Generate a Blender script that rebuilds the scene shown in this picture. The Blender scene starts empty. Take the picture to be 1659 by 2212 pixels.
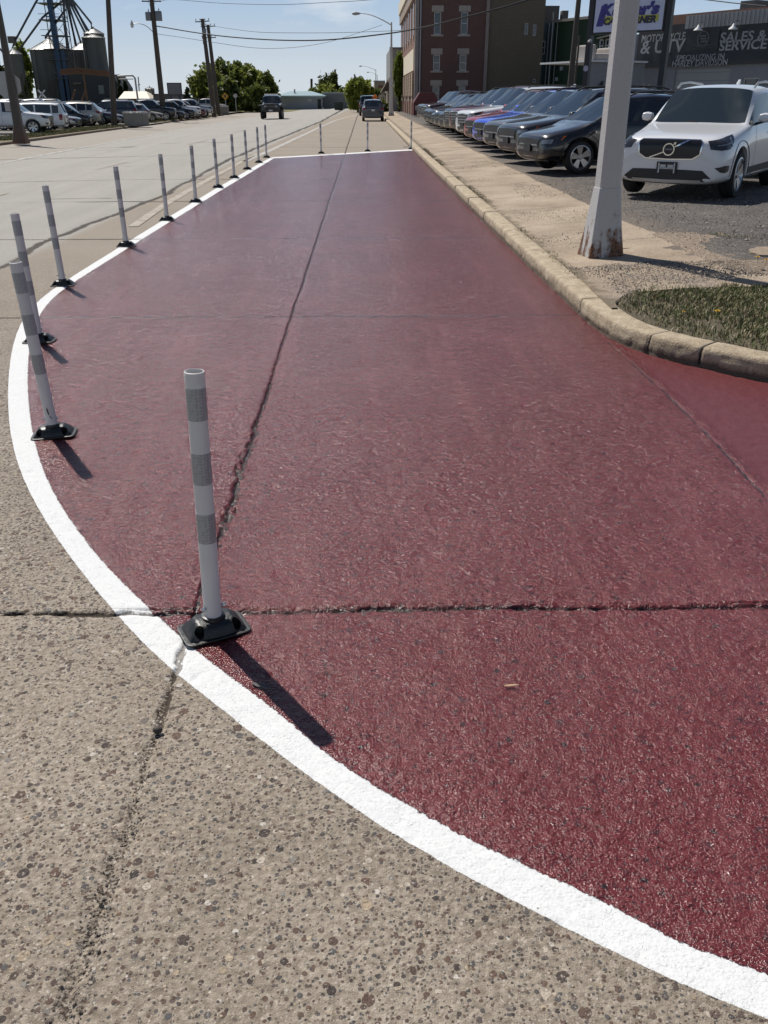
import bpy, bmesh, math, random
import numpy as np
from mathutils import Vector, Matrix
from mathutils.bvhtree import BVHTree
random.seed(7); RN = np.random.RandomState(11)
sc = bpy.context.scene
col = sc.collection
R = math.radians

# ------------------------------------------------------------------ camera
F, PITCH, YAW, H = 1844.0, R(25.9), R(1.24), 1.80
cd = bpy.data.cameras.new('camera'); cam = bpy.data.objects.new('camera', cd); col.objects.link(cam)
cd.sensor_fit = 'VERTICAL'; cd.sensor_height = 36.0; cd.lens = F / 2212.0 * 36.0
cd.clip_start = 0.05; cd.clip_end = 6000
cam.location = (0, 0, H); cam.rotation_euler = (R(90) - PITCH, 0, -YAW)
sc.camera = cam

# ------------------------------------------------------------------ sky and sun
SUN_AZ, SUN_EL = R(33.5), R(53)      # azimuth measured from +Y towards -X
w = bpy.data.worlds.new('World'); sc.world = w; w.use_nodes = True
nt = w.node_tree; nt.nodes.clear()
def nd(nt, t, **k):
    n = nt.nodes.new(t)
    for a, b in k.items(): setattr(n, a, b)
    return n
sky = nd(nt, 'ShaderNodeTexSky', sky_type='NISHITA', sun_disc=False, sun_elevation=SUN_EL, sun_rotation=-SUN_AZ,
         altitude=200, air_density=1.0, dust_density=.25, ozone_density=2.2)
tc = nd(nt, 'ShaderNodeTexCoord'); mp = nd(nt, 'ShaderNodeMapping'); mp.inputs['Scale'].default_value = (1, 1, 3.2)
no = nd(nt, 'ShaderNodeTexNoise'); no.inputs['Scale'].default_value = 7.5; no.inputs['Detail'].default_value = 7; no.inputs['Roughness'].default_value = .56
rp = nd(nt, 'ShaderNodeValToRGB'); rp.color_ramp.elements[0].position = .55; rp.color_ramp.elements[1].position = .74
mx = nd(nt, 'ShaderNodeMix', data_type='RGBA'); mx.inputs[7].default_value = (15.5, 15.8, 16.2, 1)
bg = nd(nt, 'ShaderNodeBackground'); bg.inputs['Strength'].default_value = .052
wo = nd(nt, 'ShaderNodeOutputWorld'); L = nt.links.new
mf = nd(nt, 'ShaderNodeMath', operation='MULTIPLY'); mf.inputs[1].default_value = .55
L(tc.outputs['Generated'], mp.inputs['Vector']); L(mp.outputs[0], no.inputs['Vector']); L(no.outputs[0], rp.inputs[0])
tn = nd(nt, 'ShaderNodeMix', data_type='RGBA', blend_type='MULTIPLY'); tn.inputs[0].default_value = 1; tn.inputs[7].default_value = (.93, .965, 1.09, 1); L(sky.outputs[0], tn.inputs[6])
L(rp.outputs[0], mf.inputs[0]); L(mf.outputs[0], mx.inputs[0]); sp = nd(nt, 'ShaderNodeSeparateXYZ'); L(tc.outputs['Generated'], sp.inputs[0])
hz1 = nd(nt, 'ShaderNodeMapRange', interpolation_type='SMOOTHSTEP'); hz1.inputs[1].default_value = .0; hz1.inputs[2].default_value = .11; L(sp.outputs['Z'], hz1.inputs[0])
hc = nd(nt, 'ShaderNodeMix', data_type='RGBA'); L(hz1.outputs[0], hc.inputs[0]); hc.inputs[6].default_value = (11.8, 12.9, 13.8, 1); hc.inputs[7].default_value = (7.2, 9.9, 13.2, 1)
hz2 = nd(nt, 'ShaderNodeMapRange', interpolation_type='SMOOTHSTEP'); hz2.inputs[1].default_value = .10; hz2.inputs[2].default_value = .42; L(sp.outputs['Z'], hz2.inputs[0])
sk2 = nd(nt, 'ShaderNodeMix', data_type='RGBA'); L(hz2.outputs[0], sk2.inputs[0]); L(hc.outputs[2], sk2.inputs[6]); L(tn.outputs[2], sk2.inputs[7])
L(sk2.outputs[2], mx.inputs[6]); L(mx.outputs[2], bg.inputs[0]); L(bg.outputs[0], wo.inputs[0])
sd = bpy.data.lights.new('sun', 'SUN'); sd.energy = 5.0; sd.angle = R(.53); sd.color = (1, .95, .88)
so = bpy.data.objects.new('sun', sd); col.objects.link(so)
sv = Vector((-math.sin(SUN_AZ) * math.cos(SUN_EL), math.cos(SUN_AZ) * math.cos(SUN_EL), math.sin(SUN_EL)))
so.rotation_euler = sv.to_track_quat('Z', 'Y').to_euler(); so.location = (0, 0, 30)
sc.view_settings.view_transform = 'Standard'; sc.view_settings.look = 'None'; sc.view_settings.exposure = 0.05; sc.view_settings.gamma = 1

# ------------------------------------------------------------------ helpers
_c, _s = math.cos(YAW), math.sin(YAW)
def ray(x, y):                       # direction in the world of a sight line measured in the survey
    u = (x - 829.5) / F; v = (y - 1106) / F
    f = math.cos(PITCH) - v * math.sin(PITCH); d = math.sin(PITCH) + v * math.cos(PITCH)
    return Vector((u * _c + f * _s, -u * _s + f * _c, -d))
def gp(x, y, z=0):
    r = ray(x, y); t = (z - H) / r.z
    return Vector((r.x * t, r.y * t, z))
def at(x, y, D):
    r = ray(x, y); t = D / r.y
    return Vector((r.x * t, D, H + r.z * t))

def srgb(r, g, b):
    f = lambda c: (c / 255 / 12.92) if c / 255 <= .04045 else ((c / 255 + .055) / 1.055) ** 2.4
    return (f(r), f(g), f(b), 1)

class NT:
    def __init__(s, name):
        s.m = bpy.data.materials.new(name); s.m.use_nodes = True; s.t = s.m.node_tree; s.t.nodes.clear()
        s.out = s.t.nodes.new('ShaderNodeOutputMaterial'); s.p = s.t.nodes.new('ShaderNodeBsdfPrincipled')
        s.t.links.new(s.p.outputs[0], s.out.inputs[0]); s._o = None
    def link(s, a, b): s.t.links.new(a, b)
    def inp(s, sock, v):
        if hasattr(v, 'links'): s.t.links.new(v, sock)
        elif v is not None:
            try: sock.default_value = v
            except Exception: sock.default_value = tuple(v) + (1,)
    def set(s, **k):
        for a, b in k.items(): s.inp(s.p.inputs[a.replace('_', ' ')], b)
    def obj(s):
        if s._o is None: s._o = s.t.nodes.new('ShaderNodeTexCoord').outputs['Object']
        return s._o
    def n(s, t, **k):
        n = s.t.nodes.new(t)
        for a, b in k.items(): setattr(n, a, b)
        return n
    def noise(s, scale, detail=4, rough=.55, vec=None, out=0):
        n = s.n('ShaderNodeTexNoise'); s.inp(n.inputs['Vector'], vec or s.obj()); n.inputs['Scale'].default_value = scale
        n.inputs['Detail'].default_value = detail; n.inputs['Roughness'].default_value = rough
        return n.outputs[out]
    def vor(s, scale, feature='F1', vec=None, rnd=1.0):
        n = s.n('ShaderNodeTexVoronoi', feature=feature); s.inp(n.inputs['Vector'], vec or s.obj()); n.inputs['Scale'].default_value = scale
        n.inputs['Randomness'].default_value = rnd
        return n
    def math(s, op, a, b=0.0, c=None, clamp=False):
        n = s.n('ShaderNodeMath', operation=op, use_clamp=clamp); s.inp(n.inputs[0], a); s.inp(n.inputs[1], b)
        if c is not None: s.inp(n.inputs[2], c)
        return n.outputs[0]
    def step(s, v, a, b):            # smooth 0..1 between a and b
        n = s.n('ShaderNodeMapRange', interpolation_type='SMOOTHSTEP'); s.inp(n.inputs[0], v); n.inputs[1].default_value = a; n.inputs[2].default_value = b
        return n.outputs[0]
    def mix(s, f, a, b, mode='MIX'):
        n = s.n('ShaderNodeMix', data_type='RGBA', blend_type=mode); s.inp(n.inputs[0], f); s.inp(n.inputs[6], a); s.inp(n.inputs[7], b)
        return n.outputs[2]
    def ramp(s, f, *st):
        n = s.n('ShaderNodeValToRGB'); cr = n.color_ramp
        while len(cr.elements) < len(st): cr.elements.new(.5)
        for e, (p, c) in zip(cr.elements, st): e.position = p; e.color = tuple(c) if len(c) == 4 else tuple(c) + (1,)
        s.inp(n.inputs[0], f); return n.outputs[0]
    def bump(s, h, dist=.01, strength=1.0, normal=None):
        n = s.n('ShaderNodeBump'); n.inputs['Distance'].default_value = dist; n.inputs['Strength'].default_value = strength
        s.inp(n.inputs['Height'], h)
        if normal is not None: s.inp(n.inputs['Normal'], normal)
        return n.outputs[0]
    def attr(s, name):
        return s.n('ShaderNodeAttribute', attribute_name=name).outputs['Fac']
    def xyz(s):
        n = s.n('ShaderNodeSeparateXYZ'); s.link(s.obj(), n.inputs[0]); return n.outputs

MC = {}
def M(name, c=(.5, .5, .5), rough=.6, metal=0, var=.12, vs=3.0, bump=0, bs=60, coat=0, spec=None):
    if name in MC: return MC[name]
    t = NT(name); c = tuple(c[:3])
    if var:
        f = t.noise(vs, 5, .6)
        t.set(Base_Color=t.mix(f, tuple(max(0, x * (1 - var * 1.6)) for x in c), tuple(min(1, x * (1 + var * 1.6)) for x in c)))
    else: t.set(Base_Color=c + (1,))
    t.set(Roughness=rough, Metallic=metal)
    if coat: t.set(Coat_Weight=coat, Coat_Roughness=.04)
    if spec is not None: t.set(Specular_IOR_Level=spec)
    if bump: t.set(Normal=t.bump(t.noise(bs, 4), bump))
    MC[name] = t.m; return t.m

def tag(o, label=None, cat=None, group=None, kind=None):
    if label: o['label'] = label
    if cat: o['category'] = cat
    if group: o['group'] = group
    if kind: o['kind'] = kind
    return o
def empty(name, loc=(0, 0, 0), rz=0, label=None, cat=None, group=None):
    o = bpy.data.objects.new(name, None); o.location = loc; o.rotation_euler = (0, 0, rz); o.empty_display_size = .2
    col.objects.link(o); return tag(o, label, cat, group)
def link_mesh(name, me, parent=None):
    o = bpy.data.objects.new(name, me); col.objects.link(o)
    if parent is not None: o.parent = parent
    return o
KIDS = {}
def kids(o): return [c for c in bpy.data.objects if c.parent == o]
def copy_tree(o, parent=None, idx=None):
    if idx is None:
        idx = {}
        for c in bpy.data.objects:
            if c.parent: idx.setdefault(c.parent.name, []).append(c)
    c = o.copy(); col.objects.link(c); c.parent = parent
    for ch in idx.get(o.name, []): copy_tree(ch, c, idx)
    return c
def walk(o, idx=None):
    yield o
    for c in kids(o): yield from walk(c)

class MB:
    def __init__(s): s.v = []; s.f = []; s.m = []
    def add(s, vs, fs, m=0):
        b = len(s.v); s.v += [tuple(v) for v in vs]; s.f += [tuple(i + b for i in f) for f in fs]; s.m += [m] * len(fs); return s
    def box(s, c, d, m=0, rz=0, taper=1.0):
        x, y, z = [a / 2 for a in d]; cs, sn = math.cos(rz), math.sin(rz); vs = []
        for k in (-1, 1):
            t = 1 if k < 0 else taper
            for a, b in ((-1, -1), (1, -1), (1, 1), (-1, 1)):
                px, py = a * x * t, b * y * t
                vs.append((c[0] + px * cs - py * sn, c[1] + px * sn + py * cs, c[2] + k * z))
        return s.add(vs, [(0, 3, 2, 1), (4, 5, 6, 7), (0, 1, 5, 4), (1, 2, 6, 5), (2, 3, 7, 6), (3, 0, 4, 7)], m)
    def bb(s, x0, x1, y0, y1, z0, z1, m=0): return s.box(((x0 + x1) / 2, (y0 + y1) / 2, (z0 + z1) / 2), (x1 - x0, y1 - y0, z1 - z0), m)
    def tube(s, pts, r, n=8, m=0, caps=True):
        pts = [Vector(p) for p in pts]; rs = r if isinstance(r, (list, tuple)) else [r] * len(pts)
        up = Vector((0, 0, 1)); base = len(s.v); prev = None
        for i, p in enumerate(pts):
            d = (pts[min(i + 1, len(pts) - 1)] - pts[max(i - 1, 0)]).normalized()
            a = d.cross(up)
            if a.length < 1e-3: a = d.cross(Vector((0, 1, 0)))
            a.normalize(); b = a.cross(d)
            for k in range(n):
                t = 2 * math.pi * (k + .5) / n; s.v.append(tuple(p + (a * math.cos(t) + b * math.sin(t)) * rs[i]))
        for i in range(len(pts) - 1):
            for k in range(n):
                k2 = (k + 1) % n; s.f.append((base + i * n + k, base + i * n + k2, base + (i + 1) * n + k2, base + (i + 1) * n + k)); s.m.append(m)
        if caps:
            s.f.append(tuple(base + k for k in range(n))[::-1]); s.m.append(m)
            e = base + (len(pts) - 1) * n; s.f.append(tuple(e + k for k in range(n))); s.m.append(m)
        return s
    def lathe(s, prof, n=24, c=(0, 0, 0), axis='z', m=0, rot=0):
        base = len(s.v)
        for r, z in prof:
            for k in range(n):
                t = 2 * math.pi * k / n + rot; a, b = r * math.cos(t), r * math.sin(t)
                p = (a, b, z) if axis == 'z' else ((a, z, b) if axis == 'y' else (z, a, b))
                s.v.append((c[0] + p[0], c[1] + p[1], c[2] + p[2]))
        for i in range(len(prof) - 1):
            for k in range(n):
                k2 = (k + 1) % n; s.f.append((base + i * n + k, base + i * n + k2, base + (i + 1) * n + k2, base + (i + 1) * n + k)); s.m.append(m)
        return s
    def prism(s, poly, z0, z1, m=0):          # poly in xy
        n = len(poly); vs = [(p[0], p[1], z0) for p in poly] + [(p[0], p[1], z1) for p in poly]
        return s.add(vs, [tuple(range(n))[::-1], tuple(range(n, 2 * n))] + [(i, (i + 1) % n, n + (i + 1) % n, n + i) for i in range(n)], m)
    def xprism(s, poly, y0, y1, m=0):         # poly in xz
        n = len(poly); vs = [(p[0], y0, p[1]) for p in poly] + [(p[0], y1, p[1]) for p in poly]
        return s.add(vs, [tuple(range(n)), tuple(range(n, 2 * n))[::-1]] + [(i, n + i, n + (i + 1) % n, (i + 1) % n) for i in range(n)], m)
    def build(s, name, mats, parent=None, smooth=False, bevel=0, loc=None):
        me = bpy.data.meshes.new(name); me.from_pydata(s.v, [], s.f)
        if not isinstance(mats, (list, tuple)): mats = [mats]
        for mt in mats: me.materials.append(mt)
        if len(mats) > 1: me.polygons.foreach_set('material_index', s.m)
        bm = bmesh.new(); bm.from_mesh(me); bmesh.ops.recalc_face_normals(bm, faces=bm.faces)
        if bevel: bmesh.ops.bevel(bm, geom=[e for e in bm.edges if e.calc_face_angle(0) > .6], offset=bevel, segments=2, affect='EDGES', profile=.6)
        bm.to_mesh(me); bm.free()
        if smooth: me.shade_smooth()
        if smooth: me.set_sharp_from_angle(angle=R(38))
        o = link_mesh(name, me, parent)
        if loc is not None: o.location = loc
        return o

def npmesh(name, V, Fq, mat, parent=None, smooth=True, attrs=None):
    me = bpy.data.meshes.new(name); n = len(V); k = Fq.shape[1]; m = len(Fq)
    me.vertices.add(n); me.vertices.foreach_set('co', V.astype(np.float32).ravel())
    me.loops.add(m * k); me.loops.foreach_set('vertex_index', Fq.astype(np.int32).ravel())
    me.polygons.add(m); me.polygons.foreach_set('loop_start', np.arange(0, m * k, k, dtype=np.int32))
    if attrs:
        for a, v in attrs.items():
            at_ = me.attributes.new(a, 'FLOAT', 'POINT'); at_.data.foreach_set('value', v.astype(np.float32))
    me.polygons.foreach_set('use_smooth', np.full(m, smooth)); me.update(calc_edges=True); me.validate()
    me.materials.append(mat); return link_mesh(name, me, parent)
_T = RN.rand(256, 256).astype(np.float32)
def vn(x, y, seed=0):
    x = x + seed * 17.3; y = y + seed * 31.7
    xi = np.floor(x).astype(int); yi = np.floor(y).astype(int); fx = x - xi; fy = y - yi
    fx = fx * fx * (3 - 2 * fx); fy = fy * fy * (3 - 2 * fy)
    a = _T[xi % 256, yi % 256]; b = _T[(xi + 1) % 256, yi % 256]; c = _T[xi % 256, (yi + 1) % 256]; d = _T[(xi + 1) % 256, (yi + 1) % 256]
    return (a * (1 - fx) + b * fx) * (1 - fy) + (c * (1 - fx) + d * fx) * fy - .5
def fbm(x, y, o=4, seed=0):
    r = 0; a = 1.0
    for i in range(o): r = r + a * vn(x * 2 ** i, y * 2 ** i, seed + i * 3); a *= .5
    return r
def gridfaces(nr, nc):
    i = np.arange(nr - 1)[:, None] * nc + np.arange(nc - 1)[None, :]
    return np.stack([i, i + 1, i + nc + 1, i + nc], -1).reshape(-1, 4)
def text_part(name, s, size, mat, parent, depth=.01, bold=.0, shear=0, width=None):
    """upright lettering in the local xz plane, facing -y"""
    cu = bpy.data.curves.new(name, 'FONT'); cu.body = s; cu.size = size; cu.extrude = depth; cu.offset = bold; cu.shear = shear; cu.resolution_u = 3
    to = bpy.data.objects.new('tmp', cu); col.objects.link(to); dg = bpy.context.evaluated_depsgraph_get()
    me = bpy.data.meshes.new_from_object(to.evaluated_get(dg)); bpy.data.objects.remove(to)
    xs = [v.co.x for v in me.vertices]; ys = [v.co.y for v in me.vertices]
    sx = width / (max(xs) - min(xs)) if width else 1; x0 = min(xs); y0 = min(ys)
    sy = size / (max(ys) - min(ys))
    for v in me.vertices: v.co = ((v.co.x - x0) * sx, -v.co.z, (v.co.y - y0) * sy)
    me.materials.clear(); me.materials.append(mat)
    o = link_mesh(name, me, parent); return o

# ------------------------------------------------------------------ setting: road
S = H / 1.62
OUT = [(-2.8,27.81),(-2.91,23.5),(-2.92,18.77),(-2.95,14.9),(-2.98,11.82),(-2.95,9.55),(-2.94,8.57),(-2.95,7.88),(-2.89,7.35),(-2.74,6.67),(-2.52,5.99),(-2.26,5.22),(-2.03,4.61),(-1.85,4.18),(-1.68,3.81),(-1.49,3.47),(-1.31,3.17),(-1.13,2.9),(-0.99,2.69),(-0.88,2.55),(-0.78,2.4),(-0.67,2.26),(-0.56,2.15),(-0.4,1.98),(-0.25,1.82),(-0.12,1.69),(0,1.575),(.075,1.520),(.176,1.431),(.28,1.353),(.403,1.286),(.51,1.2),(.616,1.13),(.71,1.045),(1.6,.66),(2.8,.15)]
INN = [(-2.663,27.372),(-2.729,22.437),(-2.75,18.267),(-2.815,14.57),(-2.846,11.485),(-2.825,9.463),(-2.845,8.406),(-2.848,7.874),(-2.793,7.346),(-2.566,6.517),(-2.319,5.748),(-2.1,5.125),(-1.879,4.533),(-1.668,4.017),(-1.504,3.698),(-1.343,3.394),(-1.153,3.087),(-.966,2.804),(-.756,2.558),(-.638,2.412),(-.527,2.253),(-.395,2.142),(-.322,2.062),(-.21,1.944),(-.139,1.836),(-.067,1.753),(.001,1.709),(.075,1.64),(.17,1.56),(.265,1.492),(.393,1.406),(.473,1.361),(.546,1.313),(.602,1.262),(.668,1.21),(.742,1.17),(.814,1.13),(1.6,.80),(2.8,.35)]
OUTP = np.array(OUT + [(14, .15), (14, 32.2), (1.66, 32.2)]) * S
INNP = np.array(INN + [(14, .35), (14, 31.5), (1.66, 31.5)]) * S
CURB = [(1.66,150),(1.66,60),(1.655,31.4),(1.66,24.2),(1.68,20),(1.70,15.3),(1.72,11.3),(1.735,8.9),(1.755,7.4),(1.775,6.6),(1.83,6.15),(1.97,5.8),(2.2,5.5),(2.53,5.14),(3.1,4.75),(4.2,4.4),(7,4.1),(13,3.9)]
def relax(P, it=2):
    P = [tuple(p) for p in P]
    for _ in range(it): P = [P[0]] + [tuple(.25 * a + .5 * b + .25 * c for a, b, c in zip(P[i - 1], P[i], P[i + 1])) for i in range(1, len(P) - 1)] + [P[-1]]
    Q = [P[0]]
    for a, b in zip(P[:-1], P[1:]): Q += [(a[0] * .75 + b[0] * .25, a[1] * .75 + b[1] * .25), (a[0] * .25 + b[0] * .75, a[1] * .25 + b[1] * .75)]
    return Q + [P[-1]]
OUTP = np.array(relax(OUT) + [(14, .15), (14, 32.2), (1.66, 32.2)]) * S
INNP = np.array(relax(INN) + [(14, .35), (14, 31.5), (1.66, 31.5)]) * S
def smooth_path(P, it=3):
    P = [Vector((p[0], p[1])) for p in P]
    for _ in range(it):
        Q = [P[0]]
        for a, b in zip(P[:-1], P[1:]): Q += [a.lerp(b, .25), a.lerp(b, .75)]
        Q.append(P[-1]); P = Q
    return P
def sdist(X, Y, poly, band=.5):
    n = len(poly); d = np.full(X.shape, 1e9); ins = np.zeros(X.shape, bool)
    for i in range(n):
        ax, ay = poly[i]; bx, by = poly[(i + 1) % n]; ex, ey = bx - ax, by - ay
        t = np.clip(((X - ax) * ex + (Y - ay) * ey) / (ex * ex + ey * ey + 1e-12), 0, 1)
        d = np.minimum(d, (X - ax - t * ex) ** 2 + (Y - ay - t * ey) ** 2)
        if ay != by:
            c = ((ay > Y) != (by > Y)) & (X < (bx - ax) * (Y - ay) / (by - ay) + ax); ins ^= c
    d = np.sqrt(d); return np.where(ins, d, -d)

def axis(segs, refine):
    """segs: list of (start, end, step or ratio function); refine: list of (centre, halfwidth, step)"""
    pts = []
    for a, b, st in segs:
        x = a
        while x < b: pts.append(x); x += st(x) if callable(st) else st
    pts.append(segs[-1][1])
    for c, h, st in refine: pts += list(np.arange(c - h, c + h, st))
    pts = np.unique(np.round(np.array(pts), 5)); keep = [pts[0]]
    for p in pts[1:]:
        if p - keep[-1] > .0022: keep.append(p)
    return np.array(keep)
JY = [2.55, 7.03, 11.35, 15.75, 20.2, 24.6, 29.0, 33.4, 37.8, 42.2, 46.6, 51, 55.4, 60, 64.4]
JYS = [j * S for j in JY]
xs = axis([(-19.5, -4.6, .09), (-4.6, -3.9, .02), (-3.9, -.85, .014), (-.85, -.5, .006), (-.5, 2.1, .0105), (2.1, 3.0, .014), (3.0, 14, .12)], [(-.675, .09, .0045), (1.985, .03, .006)])
ys = axis([(-8, .4, .4), (.4, 9, lambda y: max(.004, .0042 * y)), (9, 45, lambda y: .0065 * y), (45, 190, lambda y: .03 * y)],
          [(JYS[0], .075, .0038), (JYS[1], .04, .007), (JYS[2], .04, .01), (JYS[3], .04, .012), (JYS[4], .05, .016)])
X, Y = np.meshgrid(xs, ys); X = X.astype(np.float64); Y = Y.astype(np.float64)
near = np.clip(1.3 - Y / 14, 0, 1)
crk = np.zeros_like(X); Hh = np.zeros_like(X)
# crossfall of the street towards the left kerb
Hh += -0.22 * np.clip((-X - 5) / 10.5, 0, 1) ** 1.3
Hh += .006 * fbm(X * .7, Y * .7, 3, 1) + .0022 * fbm(X * 9, Y * 9, 3, 2) * near + .0016 * fbm(X * 45, Y * 45, 2, 3) * near
# longitudinal joint
yS = Y / S
xc = -.675 + .012 * vn(Y * 1.7, Y * 0, 5) * 2 + .012 * vn(Y * 9, Y * 0, 6)
wl = np.interp(yS, [0, 1.6, 2.1, 2.5, 2.75, 3.2, 4.0, 4.6, 5.5, 7, 30], [.03, .032, .012, .008, .007, .02, .02, .012, .008, .006, .006])
dl = np.abs(X - xc) + .019 * fbm(X * 40, Y * 24, 4, 8) * np.clip(wl / .010, 0, 2)
pl = np.exp(-(dl / np.maximum(wl, .0065 + .0012 * Y * .5)) ** 2)
depth = np.interp(yS, [0, 1.9, 2.2, 2.6, 3.2, 7, 30], [.006, .008, .014, .012, .022, .014, .012])
Hh -= depth * pl; crk = np.maximum(crk, pl * np.interp(yS, [0, 1.9, 2.1, 3.0, 60], [.35, .45, .8, 1, .75]))
# transverse joints
for i, j in enumerate(JYS):
    yc = j + .010 * vn(X * 2.2, X * 0, 20 + i) * 2 + .006 * vn(X * 14, X * 0, 40 + i)
    wj = (.0115 if i == 0 else .006 + .0018 * j) * (.7 + .9 * (vn(X * 1.3, X * 0, 60 + i) + .5))
    dj = np.abs(Y - yc) + (.020 if i == 0 else .003) * fbm(X * 22, Y * 40, 4, 9)
    amp = 1.0 if i < 1 else .92 + .5 * vn(X * .8, X * 0, 80 + i)
    pj = np.exp(-(dj / np.maximum(wj, .003)) ** 2) * amp * (X < 2.0 * S)
    pj *= np.where(X < -4.2, np.clip(1.0 + 1.6 * vn(X * .45, X * 0, 90 + i), 0, 1), 1)
    Hh -= (.018 if i == 0 else .003) * pj; crk = np.maximum(crk, np.clip(pj, 0, 1))
    if i == 0:                        # a second, finer lip beside the first
        dj2 = np.abs(Y - yc - .03 - .008 * vn(X * 6, X * 0, 33)); p2 = np.exp(-(dj2 / .004) ** 2) * np.clip(.4 + 2.4 * vn(X * 3, X * 0, 34), 0, 1) * (X < 2.0 * S)
        Hh -= .008 * p2; crk = np.maximum(crk, p2 * .9)
# gutter joint near the kerb corner
xg = np.interp(yS, [0, 3.4, 4.1, 5, 6.1], [1.78, 1.79, 1.82, 1.825, 1.785]) * S + .006 * vn(Y * 9, Y * 0, 44)
pg = np.exp(-((X - xg) / .009) ** 2) * (yS < 6.15); pg2 = np.exp(-((X - xg - .03) / .012) ** 2) * (yS < 6.15)
Hh += .0012 * pg2 - .004 * pg; crk = np.maximum(crk, pg * np.clip(.8 + vn(Y * 12, X * 30, 45), 0, 1))
# rough dark seam between the travel lane and the parking lane
xd = np.interp(yS, [0, 9.4, 11.2, 16.5, 26, 40, 71, 150], [-3.9, -3.9, -3.98, -3.7, -3.93, -3.75, -3.2, -3.1]) * S + .10 * fbm(Y * .9, Y * 0, 3, 50)
ddk = np.abs(X - xd) + .03 * fbm(X * 12, Y * 12, 3, 51)
pdk = np.exp(-(ddk / (.045 + .0016 * Y)) ** 2) * np.clip(1.0 + 1.1 * vn(Y * 1.2, Y * 0, 52), .15, 1)
Hh -= .010 * pdk; crk = np.maximum(crk, pdk)
# tar-dark branches that leave the seam
for k, (jy, x0, x1) in enumerate([(11.35, -4.9, -3.7), (15.7, -4.9, -2.6), (20.1, -8.2, -6.6), (24.5, -7.3, -5.2), (16.3, -5.6, -4.6)]):
    pk = np.exp(-((Y - jy * S - .05 * vn(X * 3, X * 0, 70 + k)) / .03) ** 2) * np.exp(-(np.clip(np.maximum(x0 * S - X, X - x1 * S), 0, 9) / .15) ** 2)
    crk = np.maximum(crk, pk * .8); Hh -= .004 * pk
Hh += (X > -4.2) * (.0021 * fbm(X * 42, Y * 42, 2, 61) * np.clip(1.5 - Y / 5.5, 0, 1) + .0042 * fbm(X * 17, Y * 15, 3, 62) * np.clip(Y / 4, 0, 1) * np.clip(1.5 - Y / 22, 0, 1)) * (.35 + .65 * (sdist(np.clip(X, -9, 9), np.clip(Y, -1, 40), INNP, 1) > 0))
# small spalls (pits) over the near concrete
pit = np.clip(vn(X * 16, Y * 16, 12) - .40, 0, 1) * 8
Hh -= .007 * np.clip(pit, 0, 1) * near
gut = np.clip((X - xg - .03) * 12, 0, 1) * (yS < 6.6)
# paint areas
din = np.full(X.shape, -1.0); dou = np.full(X.shape, -1.0)
sel = (Y < 40) & (X > -4.2) & (Y > -1)
din[sel] = np.clip(sdist(X[sel], Y[sel], INNP), -1, 1); dou[sel] = np.clip(sdist(X[sel], Y[sel], OUTP), -1, 1)
Hh += .0015 * (dou > 0)

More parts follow.
